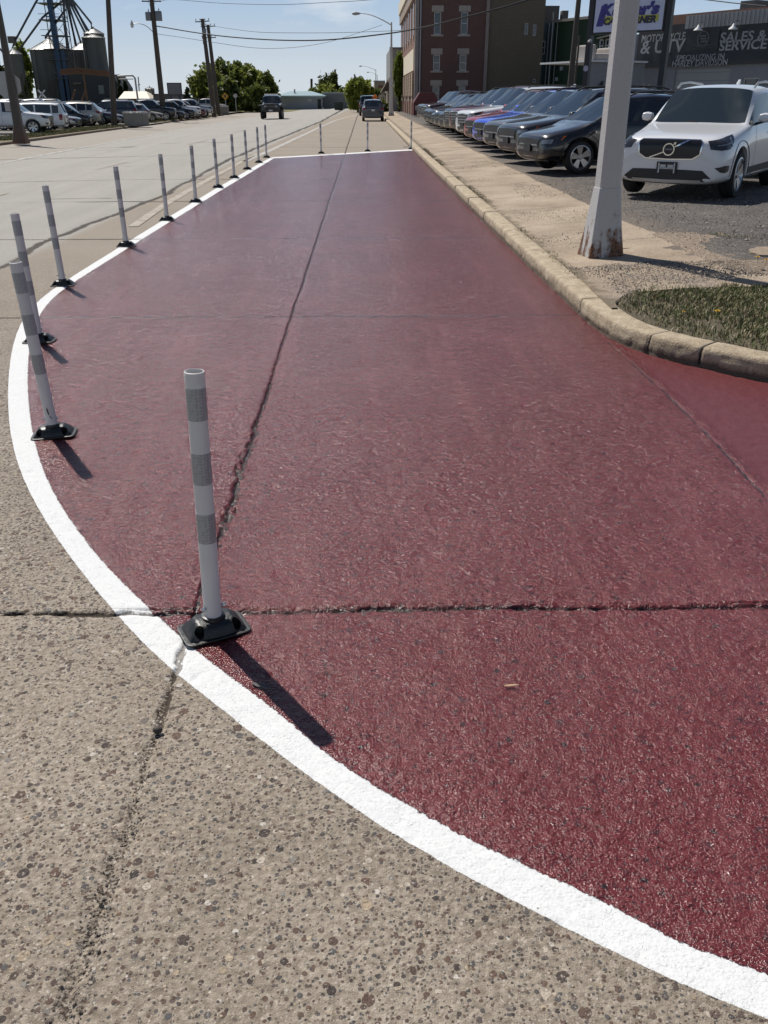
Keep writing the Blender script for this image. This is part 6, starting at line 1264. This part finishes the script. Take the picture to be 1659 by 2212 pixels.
        for s_ in (-1, 1):
            hl = skin('headlight', [(s_ * 36, .880), (s_ * 46, .905), (s_ * 58, .940), (s_ * 71, .965)], [(s_ * 38, .765), (s_ * 46, .750), (s_ * 56, .770), (s_ * 65, .86)], hlD, FC, rows=4, off=.010)
            skin('light_strip', [(s_ * 43, .822), (s_ * 52, .838), (s_ * 61, .868)], [(s_ * 43, .808), (s_ * 52, .822), (s_ * 61, .848)], hlM, FC, rows=1, off=.016, par=hl); skin('light_strip', [(s_ * 59, .90), (s_ * 62.5, .925)], [(s_ * 58.5, .80), (s_ * 61, .80)], hlM, FC, rows=2, off=.016, par=hl)
            skin('fog_recess', [(s_ * 42, .50), (s_ * 50, .535), (s_ * 57, .53)], [(s_ * 46, .44), (s_ * 51, .425), (s_ * 56.5, .45)], gbl, FC, rows=3, off=.006)
        skin('lower_intake', [(-34, .455), (-20, .46), (0, .46), (20, .46), (34, .455)], [(-43, .30), (-20, .27), (0, .265), (20, .27), (43, .30)], cld, FC, rows=3, off=.007)
        skin('skid_strip', [(-34, .315), (0, .305), (34, .315)], [(-33, .275), (0, .265), (33, .275)], slv, FC, rows=1, off=.016, dens=6)
        pb = FC(0, .50)[0]; m = MB(); m.box((pb.x + .02, 0, .485), (.02, .33, .17)); br = m.build('plate_bracket', cld, root, bevel=.004)
        m = MB(); m.box((pb.x + .034, -.06, .50), (.004, .09, .06)); m.box((pb.x + .034, .06, .50), (.004, .09, .06)); m.box((pb.x + .034, 0, .475), (.004, .26, .022))
        for y_ in (-.125, .125): m.box((pb.x + .036, y_, .48), (.006, .022, .15))
        m.build('bracket_plate', M('plate_pale', (.42, .42, .40), .5), br)
        m = MB(); m.tube([(k['cowl'] - .02, .62, hood + .03), (k['cowl'] - .12, .02, hood + .085)], .011, 5); m.tube([(k['cowl'] - .0, -.02, hood + .04), (k['cowl'] - .10, -.55, hood + .075)], .011, 5); m.build('wiper', und, root)
    elif kind == 'jeep':
        x0 = L2
        m = MB(); m.bb(x0 - .02, x0 + .03, -.62, .62, .82, 1.22); gf = m.build('grille', pm, root, bevel=.02)
        for q in range(7): m = MB(); y_ = -.27 + q * .09; m.bb(x0 + .031, x0 + .04, y_ - .03, y_ + .03, .86, 1.16); m.build('grille_slot', gbl, gf)
        for s_ in (-1, 1):
            m = MB(); m.lathe([(.10, 0), (.11, .05), (.095, .06), (.001, .075)], 20, (x0 + .03, s_ * .46, 1.02), 'x'); m.build('headlight', hlM, root, smooth=True)
            m = MB(); m.bb(wf - .62, wf + .62, s_ * (hw - .15) if s_ > 0 else -(hw + .30), (hw + .30) if s_ > 0 else -(hw - .15), 1.05, 1.12); m.build('fender_flare', cld, root, bevel=.03)
            m = MB(); m.bb(wr - .6, wr + .6, s_ * (hw - .15) if s_ > 0 else -(hw + .30), (hw + .30) if s_ > 0 else -(hw - .15), 1.05, 1.12); m.build('fender_flare', cld, root, bevel=.03)
        m = MB(); m.bb(x0 + .08, x0 + .28, -.82, .82, .60, .78); m.tube([(x0 + .2, -.4, .78), (x0 + .2, -.35, .98), (x0 + .2, .35, .98), (x0 + .2, .4, .78)], .03, 6); m.build('bumper', cld, root, bevel=.02)
        m = MB(); m.bb(x0 + .28, x0 + .29, -.16, .16, .63, .75); m.build('licence_plate', M('plate_pale'), root)
        m = MB(); m.tube([(k['wst'] - .0, -.6, Ht + .03), (k['wst'] - .0, .6, Ht + .03)], .045, 6); m.build('light_bar', slv, root)
    else:
        tall = kind in ('pickup', 'bigsuv', 'cargo'); gz0 = zl - (.28 if tall else (.08 if kind == 'compact' else .15)); surr = chrome if tall else gbl
        fr2 = skin('grille_surround', [(-34, zl + .06), (0, zl + .07), (34, zl + .06)], [(-30, gz0 - .03), (0, gz0 - .04), (30, gz0 - .03)], surr, FC, rows=4, off=.008, dens=5)
        skin('grille', [(-32, zl + .035), (0, zl + .045), (32, zl + .035)], [(-28, gz0), (0, gz0 - .01), (28, gz0)], gbl, FC, rows=4, off=.015, dens=5)
        for q in range(3 if tall else 1): zq = gz0 + (zl - gz0) * (q + .5) / 3; skin('grille_bar', [(-29, zq + .012), (0, zq + .014), (29, zq + .012)], [(-29, zq - .008), (0, zq - .006), (29, zq - .008)], slv, FC, rows=1, off=.022, dens=5, par=fr2)
        for s_ in (-1, 1):
            hl = skin('headlight', [(s_ * 36, zl + .06), (s_ * 50, zl + .09), (s_ * 66, zl + .14)], [(s_ * 36, zl - .07), (s_ * 50, zl - .09), (s_ * 60, zl - .02)], hlD, FC, rows=3, off=.008)
            skin('light_strip', [(s_ * 38, zl + .04), (s_ * 52, zl + .06)], [(s_ * 38, zl - .03), (s_ * 50, zl - .03)], hlM, FC, rows=2, off=.014, par=hl)
            skin('side_marker', [(s_ * 63, zl + .115), (s_ * 68, zl + .135)], [(s_ * 60, zl + .03), (s_ * 62, zl + .05)], amb, FC, rows=2, off=.010, par=hl)
            skin('fog_light', [(s_ * 42, zb + .26), (s_ * 54, zb + .28)], [(s_ * 44, zb + .17), (s_ * 53, zb + .17)], gbl, FC, rows=2, off=.008)
        li = skin('lower_intake', [(-34, zb + .22), (0, zb + .23), (34, zb + .22)], [(-30, zb + .08), (0, zb + .07), (30, zb + .08)], gbl, FC, rows=2, off=.008, dens=4)
        skin('bumper_trim', [(-46, zb + .055), (0, zb + .06), (46, zb + .055)], [(-44, zb + .025), (0, zb + .025), (44, zb + .025)], slv, FC, rows=1, off=.012, dens=6)
        p, nrm = FC(0, zb + .28); m = MB(); m.box((p.x + .03, 0, zb + .27), (.015, .33, .16)); m.build('plate_bracket', cld, root)
    # tail
    tz = tail - .10
    for s_ in (-1, 1):
        if tall_ := kind in ('pickup', 'van', 'bigsuv', 'cargo'): skin('taillight', [(s_ * 50, tz + .04), (s_ * 60, tz + .04)], [(s_ * 50, tz - .30), (s_ * 60, tz - .30)], tlM, BC, rows=4, off=.008)
        else: skin('taillight', [(s_ * 34, tz + .0), (s_ * 48, tz + .04), (s_ * 62, tz + .06)], [(s_ * 34, tz - .08), (s_ * 48, tz - .12), (s_ * 58, tz - .06)], tlM, BC, rows=3, off=.008)
    p, nrm = BC(0, tz - .14); m = MB(); m.box((p.x - .012, 0, tz - .14), (.012, .30, .15)); m.build('licence_plate', M('plate_pale'), root)
    skin('rear_bumper_trim', [(-40, zb + .26), (0, zb + .27), (40, zb + .26)], [(-34, zb + .14), (0, zb + .13), (34, zb + .14)], M('bumper_grey', (.12, .125, .13), .5), BC, rows=2, off=.008, dens=5)
    return root
P_ = dict(black=paint('paint_black', (.006, .006, .007)), char=paint('paint_charcoal', (.016, .017, .018), .3), grey=paint('paint_grey', (.075, .076, .078), .4), silver=paint('paint_silver', (.34, .35, .36), .7), white=paint('paint_white', (.66, .67, .68), 0, .35),
          red=paint('paint_red', (.30, .010, .016), .3), maroon=paint('paint_maroon', (.13, .012, .018), .35), brown=paint('paint_brown', (.045, .020, .017), .4), blue=paint('paint_blue', (.015, .075, .62), .3), teal=paint('paint_dark_teal', (.018, .034, .040), .5), navy=paint('paint_navy', (.012, .018, .035), .4), cream=paint('paint_cream', (.42, .40, .34), .2), slate=paint('paint_slate', (.038, .045, .054), .4))
PROTO = {}; USED = set()
def reindex():
    IDX.clear()
    for c in bpy.data.objects:
        if c.parent: IDX.setdefault(c.parent.name, []).append(c)
for kd in ('compact', 'suv', 'bigsuv', 'sedan', 'pickup', 'van', 'cargo'): PROTO[kd] = car_proto(kd, {'pickup': 'pickup_truck', 'van': 'minivan', 'cargo': 'cargo_van', 'sedan': 'parked_car'}.get(kd, 'parked_suv'), P_['black'], rails=kd not in ('sedan', 'pickup', 'cargo'))
reindex()
def repaint(o, pmat):
    for c in o.children if False else IDX2.get(o.name, []):
        if c.type == 'MESH':
            for sl in c.material_slots:
                if sl.material and sl.material.name == 'paint_black': sl.link = 'OBJECT'; sl.material = pmat
        repaint(c, pmat)
def car(kd, x, y, z, head, col_, label, cat, group, scale=1.0):
    """head: heading in degrees, 0 faces +X, counter-clockwise"""
    global IDX2
    p = PROTO[kd]
    if kd in USED: o = copy_tree(p, None, IDX)
    else: o = p; USED.add(kd)
    o.location = (x, y, z); o.rotation_euler = (0, 0, R(head)); o.scale = (scale,) * 3
    PAINTQ.append((o, col_)); return tag(o, label, cat, group)
PAINTQ = []
RG = 'cars nosed up to the pavement on the right lot'
# right row: nose corner positions along the pavement edge
rowR = [('compact', 20.05, 'black', 'black small crossover nearest the lamp pole, amber marker in its headlight', 'suv', 0),
        ('suv', 23.1, 'char', 'dark grey crossover with bright chrome grille, second in the right row', 'suv', 0),
        ('suv', 25.9, 'grey', 'grey boxy suv beside the bright blue one', 'suv', .0),
        ('suv', 28.6, 'blue', 'bright blue crossover in the right row', 'suv', 0),
        ('suv', 31.2, 'red', 'red suv next to the bright blue one', 'suv', 0),
        ('bigsuv', 33.9, 'white', 'white-bonneted truck squeezed behind the red suv', 'suv', 0),
        ('pickup', 36.6, 'maroon', 'maroon pickup with dark bumper in the right row', 'pickup', 0),
        ('bigsuv', 39.5, 'black', 'large black suv between the maroon pickup and the dark teal one', 'suv', 0),
        ('suv', 42.4, 'char', 'charcoal suv right behind the large black one', 'suv', 0),
        ('suv', 45.2, 'teal', 'dark teal suv about halfway along the far end of the right row', 'suv', 0),
        ('compact', 48.0, 'grey', 'small grey crossover among the far dark suvs', 'suv', 0),
        ('suv', 50.8, 'black', 'black suv fourth from the dumpster', 'suv', 0),
        ('suv', 53.6, 'slate', 'slate suv third from the dumpster', 'suv', 0),
        ('pickup', 56.6, 'brown', 'dark maroon-bonneted pickup second from the dumpster', 'pickup', 0),
        ('pickup', 59.6, 'teal', 'dark blue-green pickup nearest the dumpster', 'pickup', 0)]
hdR = 180 + 14
for (kd, yf, c_, lb, ct, dx) in rowR:
    k = KIND[kd]; wf = k['L'] / 2 - k['fo']; hd = R(hdR); lat = k['W'] / 2 - .12
    # the wheel near the camera stands at (4.68 + , yf): solve for the centre
    fx, fy = math.cos(hd), math.sin(hd); lx_, ly_ = -fy, fx           # forward, left
    X0 = 4.68 + dx + (k['fo'] - .86); cx_, cy_ = X0 - fx * wf - lx_ * lat, yf - fy * wf - ly_ * lat
    car(kd, cx_, cy_, ZLOT - .01, hdR, c_, lb, ct, RG)
# left rows
LG = 'vehicles parked on the left lot'
def carL(kd, xr, yb, face, c_, lb, ct, s=.93, dx=0, dy=0, ang=None):
    k = KIND[kd]; p = gp(xr, yb, ZL); hd = (6 if ang is None else ang) if face > 0 else 180 + (6 if ang is None else ang)
    half = k['L'] / 2 * s; hx, hy = math.cos(R(hd)), math.sin(R(hd)); sgn = 1 if face > 0 else -1
    car(kd, p.x - sgn * hx * half + dx, p.y - sgn * hy * half + k['W'] / 2 * s + dy, ZL - .012, hd, c_, lb, ct, LG, s)
carL('pickup', 104, 289, 1, 'white', 'white pickup at the far left with dark grille, behind the left lamp pole', 'pickup')
carL('van', 138, 281, -1, 'white', 'white minivan backed up to the kerb beside the white pickup', 'minivan')
carL('sedan', 168, 277.5, 1, 'silver', 'low silver car nosing out beside the white minivan', 'car')
carL('van', 194, 274.5, 1, 'black', 'black minivan with pale headlight between silver car and cream suv', 'minivan')
carL('suv', 217, 271.5, -1, 'cream', 'cream suv with its rounded tail towards the road', 'suv')
carL('suv', 243, 270.5, 1, 'navy', 'navy suv nosing out left of the crossarm-less wooden pole', 'suv')
carL('sedan', 267, 269.0, 1, 'silver', 'silver car by the left end of the gravel-topped block', 'car')
carL('bigsuv', 296, 265.5, -1, 'navy', 'tall navy suv with bright roof above the gravel-topped block', 'suv')
carL('compact', 322, 264.3, -1, 'silver', 'small silver hatchback rear right of the tall navy suv', 'car')
carL('sedan', 350, 262.5, 1, 'cream', 'pale beige car nose just left of the transformer pole', 'car')
carL('pickup', 378, 260.5, 1, 'black', 'black pickup behind the foot of the transformer pole', 'pickup')
carL('sedan', 398, 258.7, 1, 'char', 'charcoal low car right of the transformer pole', 'car')
carL('suv', 420, 257, 1, 'char', 'charcoal suv in front of the long white van', 'suv')
carL('pickup', 432, 255.5, 1, 'white', 'white-bonneted truck just behind the charcoal suv', 'pickup')
carL('suv', 443, 254.2, 1, 'maroon', 'dark red suv on the left lot', 'suv')
carL('pickup', 458, 252.6, 1, 'silver', 'silver pickup last before the leaning wooden poles', 'pickup')
p = gp(370, 249, ZL); car('cargo', p.x - 2, p.y + 6, ZL - .012, 4, 'white', 'long white cargo van in the back row of the left lot', 'van', LG, .95)
p = gp(300, 250, ZL); car('bigsuv', p.x - 14, p.y - 3, ZL - .012, 186, 'black', 'black suv with glinting roof in the back row below the elevator', 'suv', LG, .95)
p = gp(60, 262, ZL); car('pickup', p.x, p.y + 2, ZL - .012, 4, 'white', 'white pickup roof in the back row behind the front white pickup', 'pickup', LG, .95)
p = gp(170, 254, ZL); car('bigsuv', p.x - 3, p.y + 2, ZL - .012, 4, 'char', 'dark suv in the back row above the white minivan', 'suv', LG, .95)
p = gp(440, 245, ZL); car('pickup', p.x, p.y + 2, ZL - .012, 4, 'cream', 'tan pickup at the far right of the back row', 'pickup', LG, .95)
# traffic
p = gp(806, 262.6, 0); car('suv', p.x, p.y + 2.4, .0, 90, 'slate', 'slate grey suv parked at the right kerb seen from behind', 'suv', 'cars in the street', .96)
p = gp(797, 250, 0); car('bigsuv', p.x + .0, p.y + 1, .0, 90, 'black', 'tall black truck ahead of the slate grey suv', 'pickup', 'cars in the street', 1.08)
jp = car_proto('jeep', 'offroad_car', P_['black'], rails=False); p = gp(585, 257.2, -.03)
tag(jp, 'black off-roader with big tyres driving towards us in the left lane', 'car', 'cars in the street'); jp.scale = (1.08,) * 3; jp.location = (p.x, p.y + 2, -.04); jp.rotation_euler = (0, 0, R(-88)); PAINTQ.append((jp, 'black'))
# white car facing us on the right
vo = car_proto('volvo', 'parked_suv', P_['black'], detail=1); tag(vo, 'white suv facing us with black grille and diagonal badge bar, right of the lamp pole', 'suv', RG)
th = R(36); d = Vector((-math.sin(th), -math.cos(th))); lf = Vector((-d.y, d.x)) ; k = KIND['volvo']; wc = Vector((6.12, 14.87))
c_ = wc - lf * (k['W'] / 2 - .03) - d * (k['L'] / 2 - k['fo']); vo.location = (c_.x, c_.y, ZLOT); vo.rotation_euler = (0, 0, math.atan2(d.y, d.x)); PAINTQ.append((vo, 'white'))
# sliver of one more car behind it
car('suv', c_.x + 3.2, c_.y + 4.2, ZLOT, math.degrees(math.atan2(d.y, d.x)), 'char', 'dark suv whose roof shows just behind the white suv', 'suv', RG)
IDX2 = {}
for c in bpy.data.objects:
    if c.parent: IDX2.setdefault(c.parent.name, []).append(c)
for o, cn in PAINTQ: repaint(o, P_[cn])

# ------------------------------------------------------------------ grass, gravel, litter
gb_ = NT('grass_blades'); gi = gb_.n('ShaderNodeNewGeometry').outputs['Random Per Island']
gb_.set(Base_Color=gb_.ramp(gi, (0, (.045, .065, .012)), (.35, (.085, .115, .020)), (.52, (.14, .155, .035)), (.68, (.19, .145, .065)), (.84, (.30, .24, .14)), (1, (.46, .40, .28))), Roughness=.7)
def blades(name, pts, h0, h1, wd, mat=None, zf=vz, lean=.7, seed=1):
    rs = np.random.RandomState(seed); n = len(pts); P = np.array(pts); Z = np.array([zf(a, b) for a, b in P]); a = rs.rand(n) * 6.283; hh = rs.uniform(h0, h1, n); ln = rs.rand(n) * lean
    dx, dy = np.cos(a), np.sin(a); sx_, sy_ = -dy * wd, dx * wd; V_ = np.zeros((n, 5, 3))
    for q, (t, wq) in enumerate(((0, 1), (0, -1), (.55, -.75), (.55, .75))):
        V_[:, q, 0] = P[:, 0] + dx * hh * ln * t * t + sx_ * wq; V_[:, q, 1] = P[:, 1] + dy * hh * ln * t * t + sy_ * wq; V_[:, q, 2] = Z - .005 + hh * t * (1 - .35 * ln * t)
    V_[:, 4, 0] = P[:, 0] + dx * hh * ln; V_[:, 4, 1] = P[:, 1] + dy * hh * ln; V_[:, 4, 2] = Z + hh * (1 - .45 * ln)
    me = bpy.data.meshes.new(name); b = np.arange(n)[:, None] * 5; F1 = (b + [0, 1, 2, 3]); F2 = (b + [3, 2, 4])
    me.vertices.add(n * 5); me.vertices.foreach_set('co', V_.astype(np.float32).ravel()); me.loops.add(n * 7); me.loops.foreach_set('vertex_index', np.concatenate([F1.ravel(), F2.ravel()]).astype(np.int32))
    me.polygons.add(n * 2); me.polygons.foreach_set('loop_start', np.concatenate([np.arange(n) * 4, n * 4 + np.arange(n) * 3]).astype(np.int32)); me.update(calc_edges=True); me.materials.append(mat or gb_.m)
    o = link_mesh(name, me); return o
rs = np.random.RandomState(3)
def pick(n, x0, x1, y0, y1, f):
    out = []
    while len(out) < n:
        A = rs.uniform(x0, x1, 4000); B = rs.uniform(y0, y1, 4000); ok = f(A, B); out += list(zip(A[ok], B[ok]))
    return out[:n]
def topl(x): return np.interp(x, [2.16, 2.54, 2.9, 3.88, 8], [7.58, 8.05, 8.2, 8.34, 8.42])
def inw(A, B):
    d = sdist(A, B, kpoly); ed = topl(A) - .05 + .20 * fbm(A * 5, A * 0, 4, 2); return (d > .27) & (B < ed) & (rs.rand(len(A)) < np.clip((d - .20) * 1.3, .12, 1)) & (rs.rand(len(A)) < .05 + 1.5 * (fbm(A * 3, B * 3, 3, 5) * .7 + .5))
gz_ = pick(64000, 2.1, 7.2, 4.9, 8.5, inw); o = blades('grass', gz_, .018, .062, .0042, lean=1.1); tag(o, kind='stuff')
wd_ = pick(1700, 3.9, 6.2, 9.0, 11.1, lambda A, B: (vn(A * 2.2, B * 2.2, 21) > .16) & (B > 9.3 + .3 * (A < 4.6)) & (B < 11.1)); o = blades('weeds', wd_, .02, .075, .006, lean=1.2, zf=lambda a, b: .24); tag(o, kind='stuff')
ed_ = pick(2600, 2.08, 2.24, 8.3, 34, lambda A, B: vn(B * .9, A * 0, 31) > -.05); o = blades('weeds', ed_, .01, .035, .004, zf=lambda a, b: .150); tag(o, kind='stuff')
lg_ = pick(16000, -19.3, -17.3, 46, 71, lambda A, B: B > 0) + pick(8000, -19.5, -17.5, 79, 110, lambda A, B: B > 0); o = blades('grass', lg_, .05, .13, .02, zf=lambda a, b: ZL + .01); tag(o, kind='stuff')
# loose stones
pbm = NT('loose_gravel'); gi = pbm.n('ShaderNodeNewGeometry').outputs['Random Per Island']; pbm.set(Base_Color=pbm.ramp(gi, (0, (.05, .042, .036)), (.4, (.16, .125, .095)), (.7, (.28, .235, .19)), (1, (.48, .43, .36))), Roughness=.85)
def gravel(name, pts, s0, s1, zf, seed=1):
    rs = np.random.RandomState(seed); n = len(pts); P = np.array(pts); sz = rs.uniform(s0, s1, n) ** 1.0 * np.where(rs.rand(n) < .06, 1.8, 1); base = np.array([(1, 0, 0), (0, 1, 0), (-1, 0, 0), (0, -1, 0), (0, 0, .7), (0, 0, -.6)])
    V_ = base[None] * sz[:, None, None] * rs.uniform(.6, 1.25, (n, 6, 1)); a = rs.rand(n) * 6.28; c_, s_ = np.cos(a)[:, None], np.sin(a)[:, None]; X_ = V_[:, :, 0] * c_ - V_[:, :, 1] * s_; Y_ = V_[:, :, 0] * s_ + V_[:, :, 1] * c_
    Z = np.array([zf(a_, b_) for a_, b_ in P]); V2 = np.stack([X_ + P[:, :1], Y_ + P[:, 1:2], V_[:, :, 2] + (Z + sz * .3)[:, None]], -1); f = np.array([(0, 1, 4), (1, 2, 4), (2, 3, 4), (3, 0, 4), (1, 0, 5), (2, 1, 5), (3, 2, 5), (0, 3, 5)])
    o = npmesh(name, V2.reshape(-1, 3), (np.arange(n)[:, None, None] * 6 + f[None]).reshape(-1, 3), pbm.m, smooth=False); return tag(o, kind='stuff')
def swz(x, y):
    t_ = np.clip((x - 2.13) / 1.6, 0, 1); return ZS0 + (ZS1 - ZS0) * t_ + .003
gravel('gravel', pick(5200, 2.15, 3.9, 7.6, 12.0, lambda A, B: (fbm(A * 1.4, B * 1.4, 3, 41) > (B - 9.4) * .22) & (B > topl(A) - .05)), .0025, .0085, swz, 2)
gravel('gravel', pick(2600, 2.2, 3.6, 10, 26, lambda A, B: vn(A * 1.6, B * .8, 43) > .12), .003, .008, swz, 3)
gravel('gravel', pick(6000, 3.6, 9, 9.6, 19, lambda A, B: A > 3.55), .004, .013, lambda a, b: float(np.interp(a, [3.3, 3.9, 6], [ZS1 - .03, ZS1 + .01, ZLOT])) + .006, 4)
gravel('gravel', pick(900, -3.9, -.2, .9, 3.2, lambda A, B: (np.abs(A + .675) < .06 + .04 * vn(B * 6, B * 0, 3)) & (B < 2.15)), .0012, .0045, lambda a, b: -.004, 5)
# dandelions
dy_ = M('dandelion_yellow', (.72, .46, .01), .6, var=.15, vs=60); dst = M('stem_green', (.08, .12, .03), .6)
for i, (px, py, z, lb) in enumerate([(1550, 673, .20, 'open yellow dandelion in the greenest part of the grass wedge'), (1477, 674, .19, 'small half-closed yellow dandelion left of the bigger one'), (1637, 556, .28, 'yellow dandelion just left of and below the broken slab'), (1655, 562, .28, 'yellow dandelion at the right edge under the broken slab')]):
    p = gp(px, py, z + .04); o = empty('dandelion', (p.x, p.y, z - .02), 0, lb, 'flower', 'dandelions in the verge'); q_ = 1 if i != 1 else .55
    m = MB(); m.tube([(0, 0, 0), (.004, 0, .045), (0, 0, .062)], .0022, 5); m.build('stem', dst, o)
    m = MB(); rr_ = np.random.RandomState(i)
    for ring in range(4):
        for k in range(16):
            a = 6.283 * (k + rr_.rand()) / 16; l_ = (.024 - ring * .004) * q_; el_ = .15 + ring * .3; c_, s_ = math.cos(a), math.sin(a); z0 = .062; w_ = .0035
            m.add([(-s_ * w_ * .5, c_ * w_ * .5, z0), (s_ * w_ * .5, -c_ * w_ * .5, z0), (c_ * l_ * math.cos(el_) + s_ * w_, s_ * l_ * math.cos(el_) - c_ * w_, z0 + l_ * math.sin(el_)), (c_ * l_ * math.cos(el_) - s_ * w_, s_ * l_ * math.cos(el_) + c_ * w_, z0 + l_ * math.sin(el_))], [(0, 1, 2, 3)])
    m.build('petals', dy_, o)
# litter
def flake(name, px, py, L_, w_, rz, mat, label, cat):
    p = gp(px, py, .006); m = MB(); pts = [(-L_ / 2, -w_ * .2), (-L_ * .2, -w_ / 2), (L_ * .3, -w_ * .4), (L_ / 2, 0), (L_ * .25, w_ * .4), (-L_ * .25, w_ * .5), (-L_ / 2, w_ * .3)]; m.prism(pts, 0, .003); m.v = [(v[0], v[1], v[2] + .25 * w_ * math.sin(v[0] * 60)) for v in m.v]
    o = m.build(name, mat, bevel=0); o.location = (p.x, p.y, .008); o.rotation_euler = (0, .05, rz); return tag(o, label, cat)
flake('straw', 1105, 1482, .050, .009, .05, M('straw_dry', (.42, .27, .16), .7), 'dry straw-coloured splinter lying on the red surface', 'straw')
flake('dead_leaf', 565, 1483, .075, .016, -.45, M('leaf_grey', (.10, .09, .085), .8), 'curled grey leaf lying in the shadow of the nearest post', 'leaf')
flake('paper_scrap', 880, 317.5, .5, .12, .05, M('paper_white', (.6, .58, .55), .7), 'pale scrap lying beyond the far right corner post', 'litter')
p = gp(341, 1582, .0)
m = MB(); vs = []
rs = np.random.RandomState(9)
for i in range(9):
    for k in range(12):
        ph = math.pi * i / 8; t = 2 * math.pi * k / 12; r_ = 1 + .12 * rs.rand(); vs.append((.015 * r_ * math.sin(ph) * math.cos(t), .012 * r_ * math.sin(ph) * math.sin(t), .011 * r_ * math.cos(ph)))
m.add(vs, [(i * 12 + k, i * 12 + (k + 1) % 12, i * 12 + 12 + (k + 1) % 12, i * 12 + 12 + k) for i in range(8) for k in range(12)])
o = m.build('stone', M('dark_stone', (.05, .04, .034), .7), smooth=True); o.location = (p.x, p.y, .010); tag(o, 'dark brown pebble sitting in the open joint below the white line', 'stone')
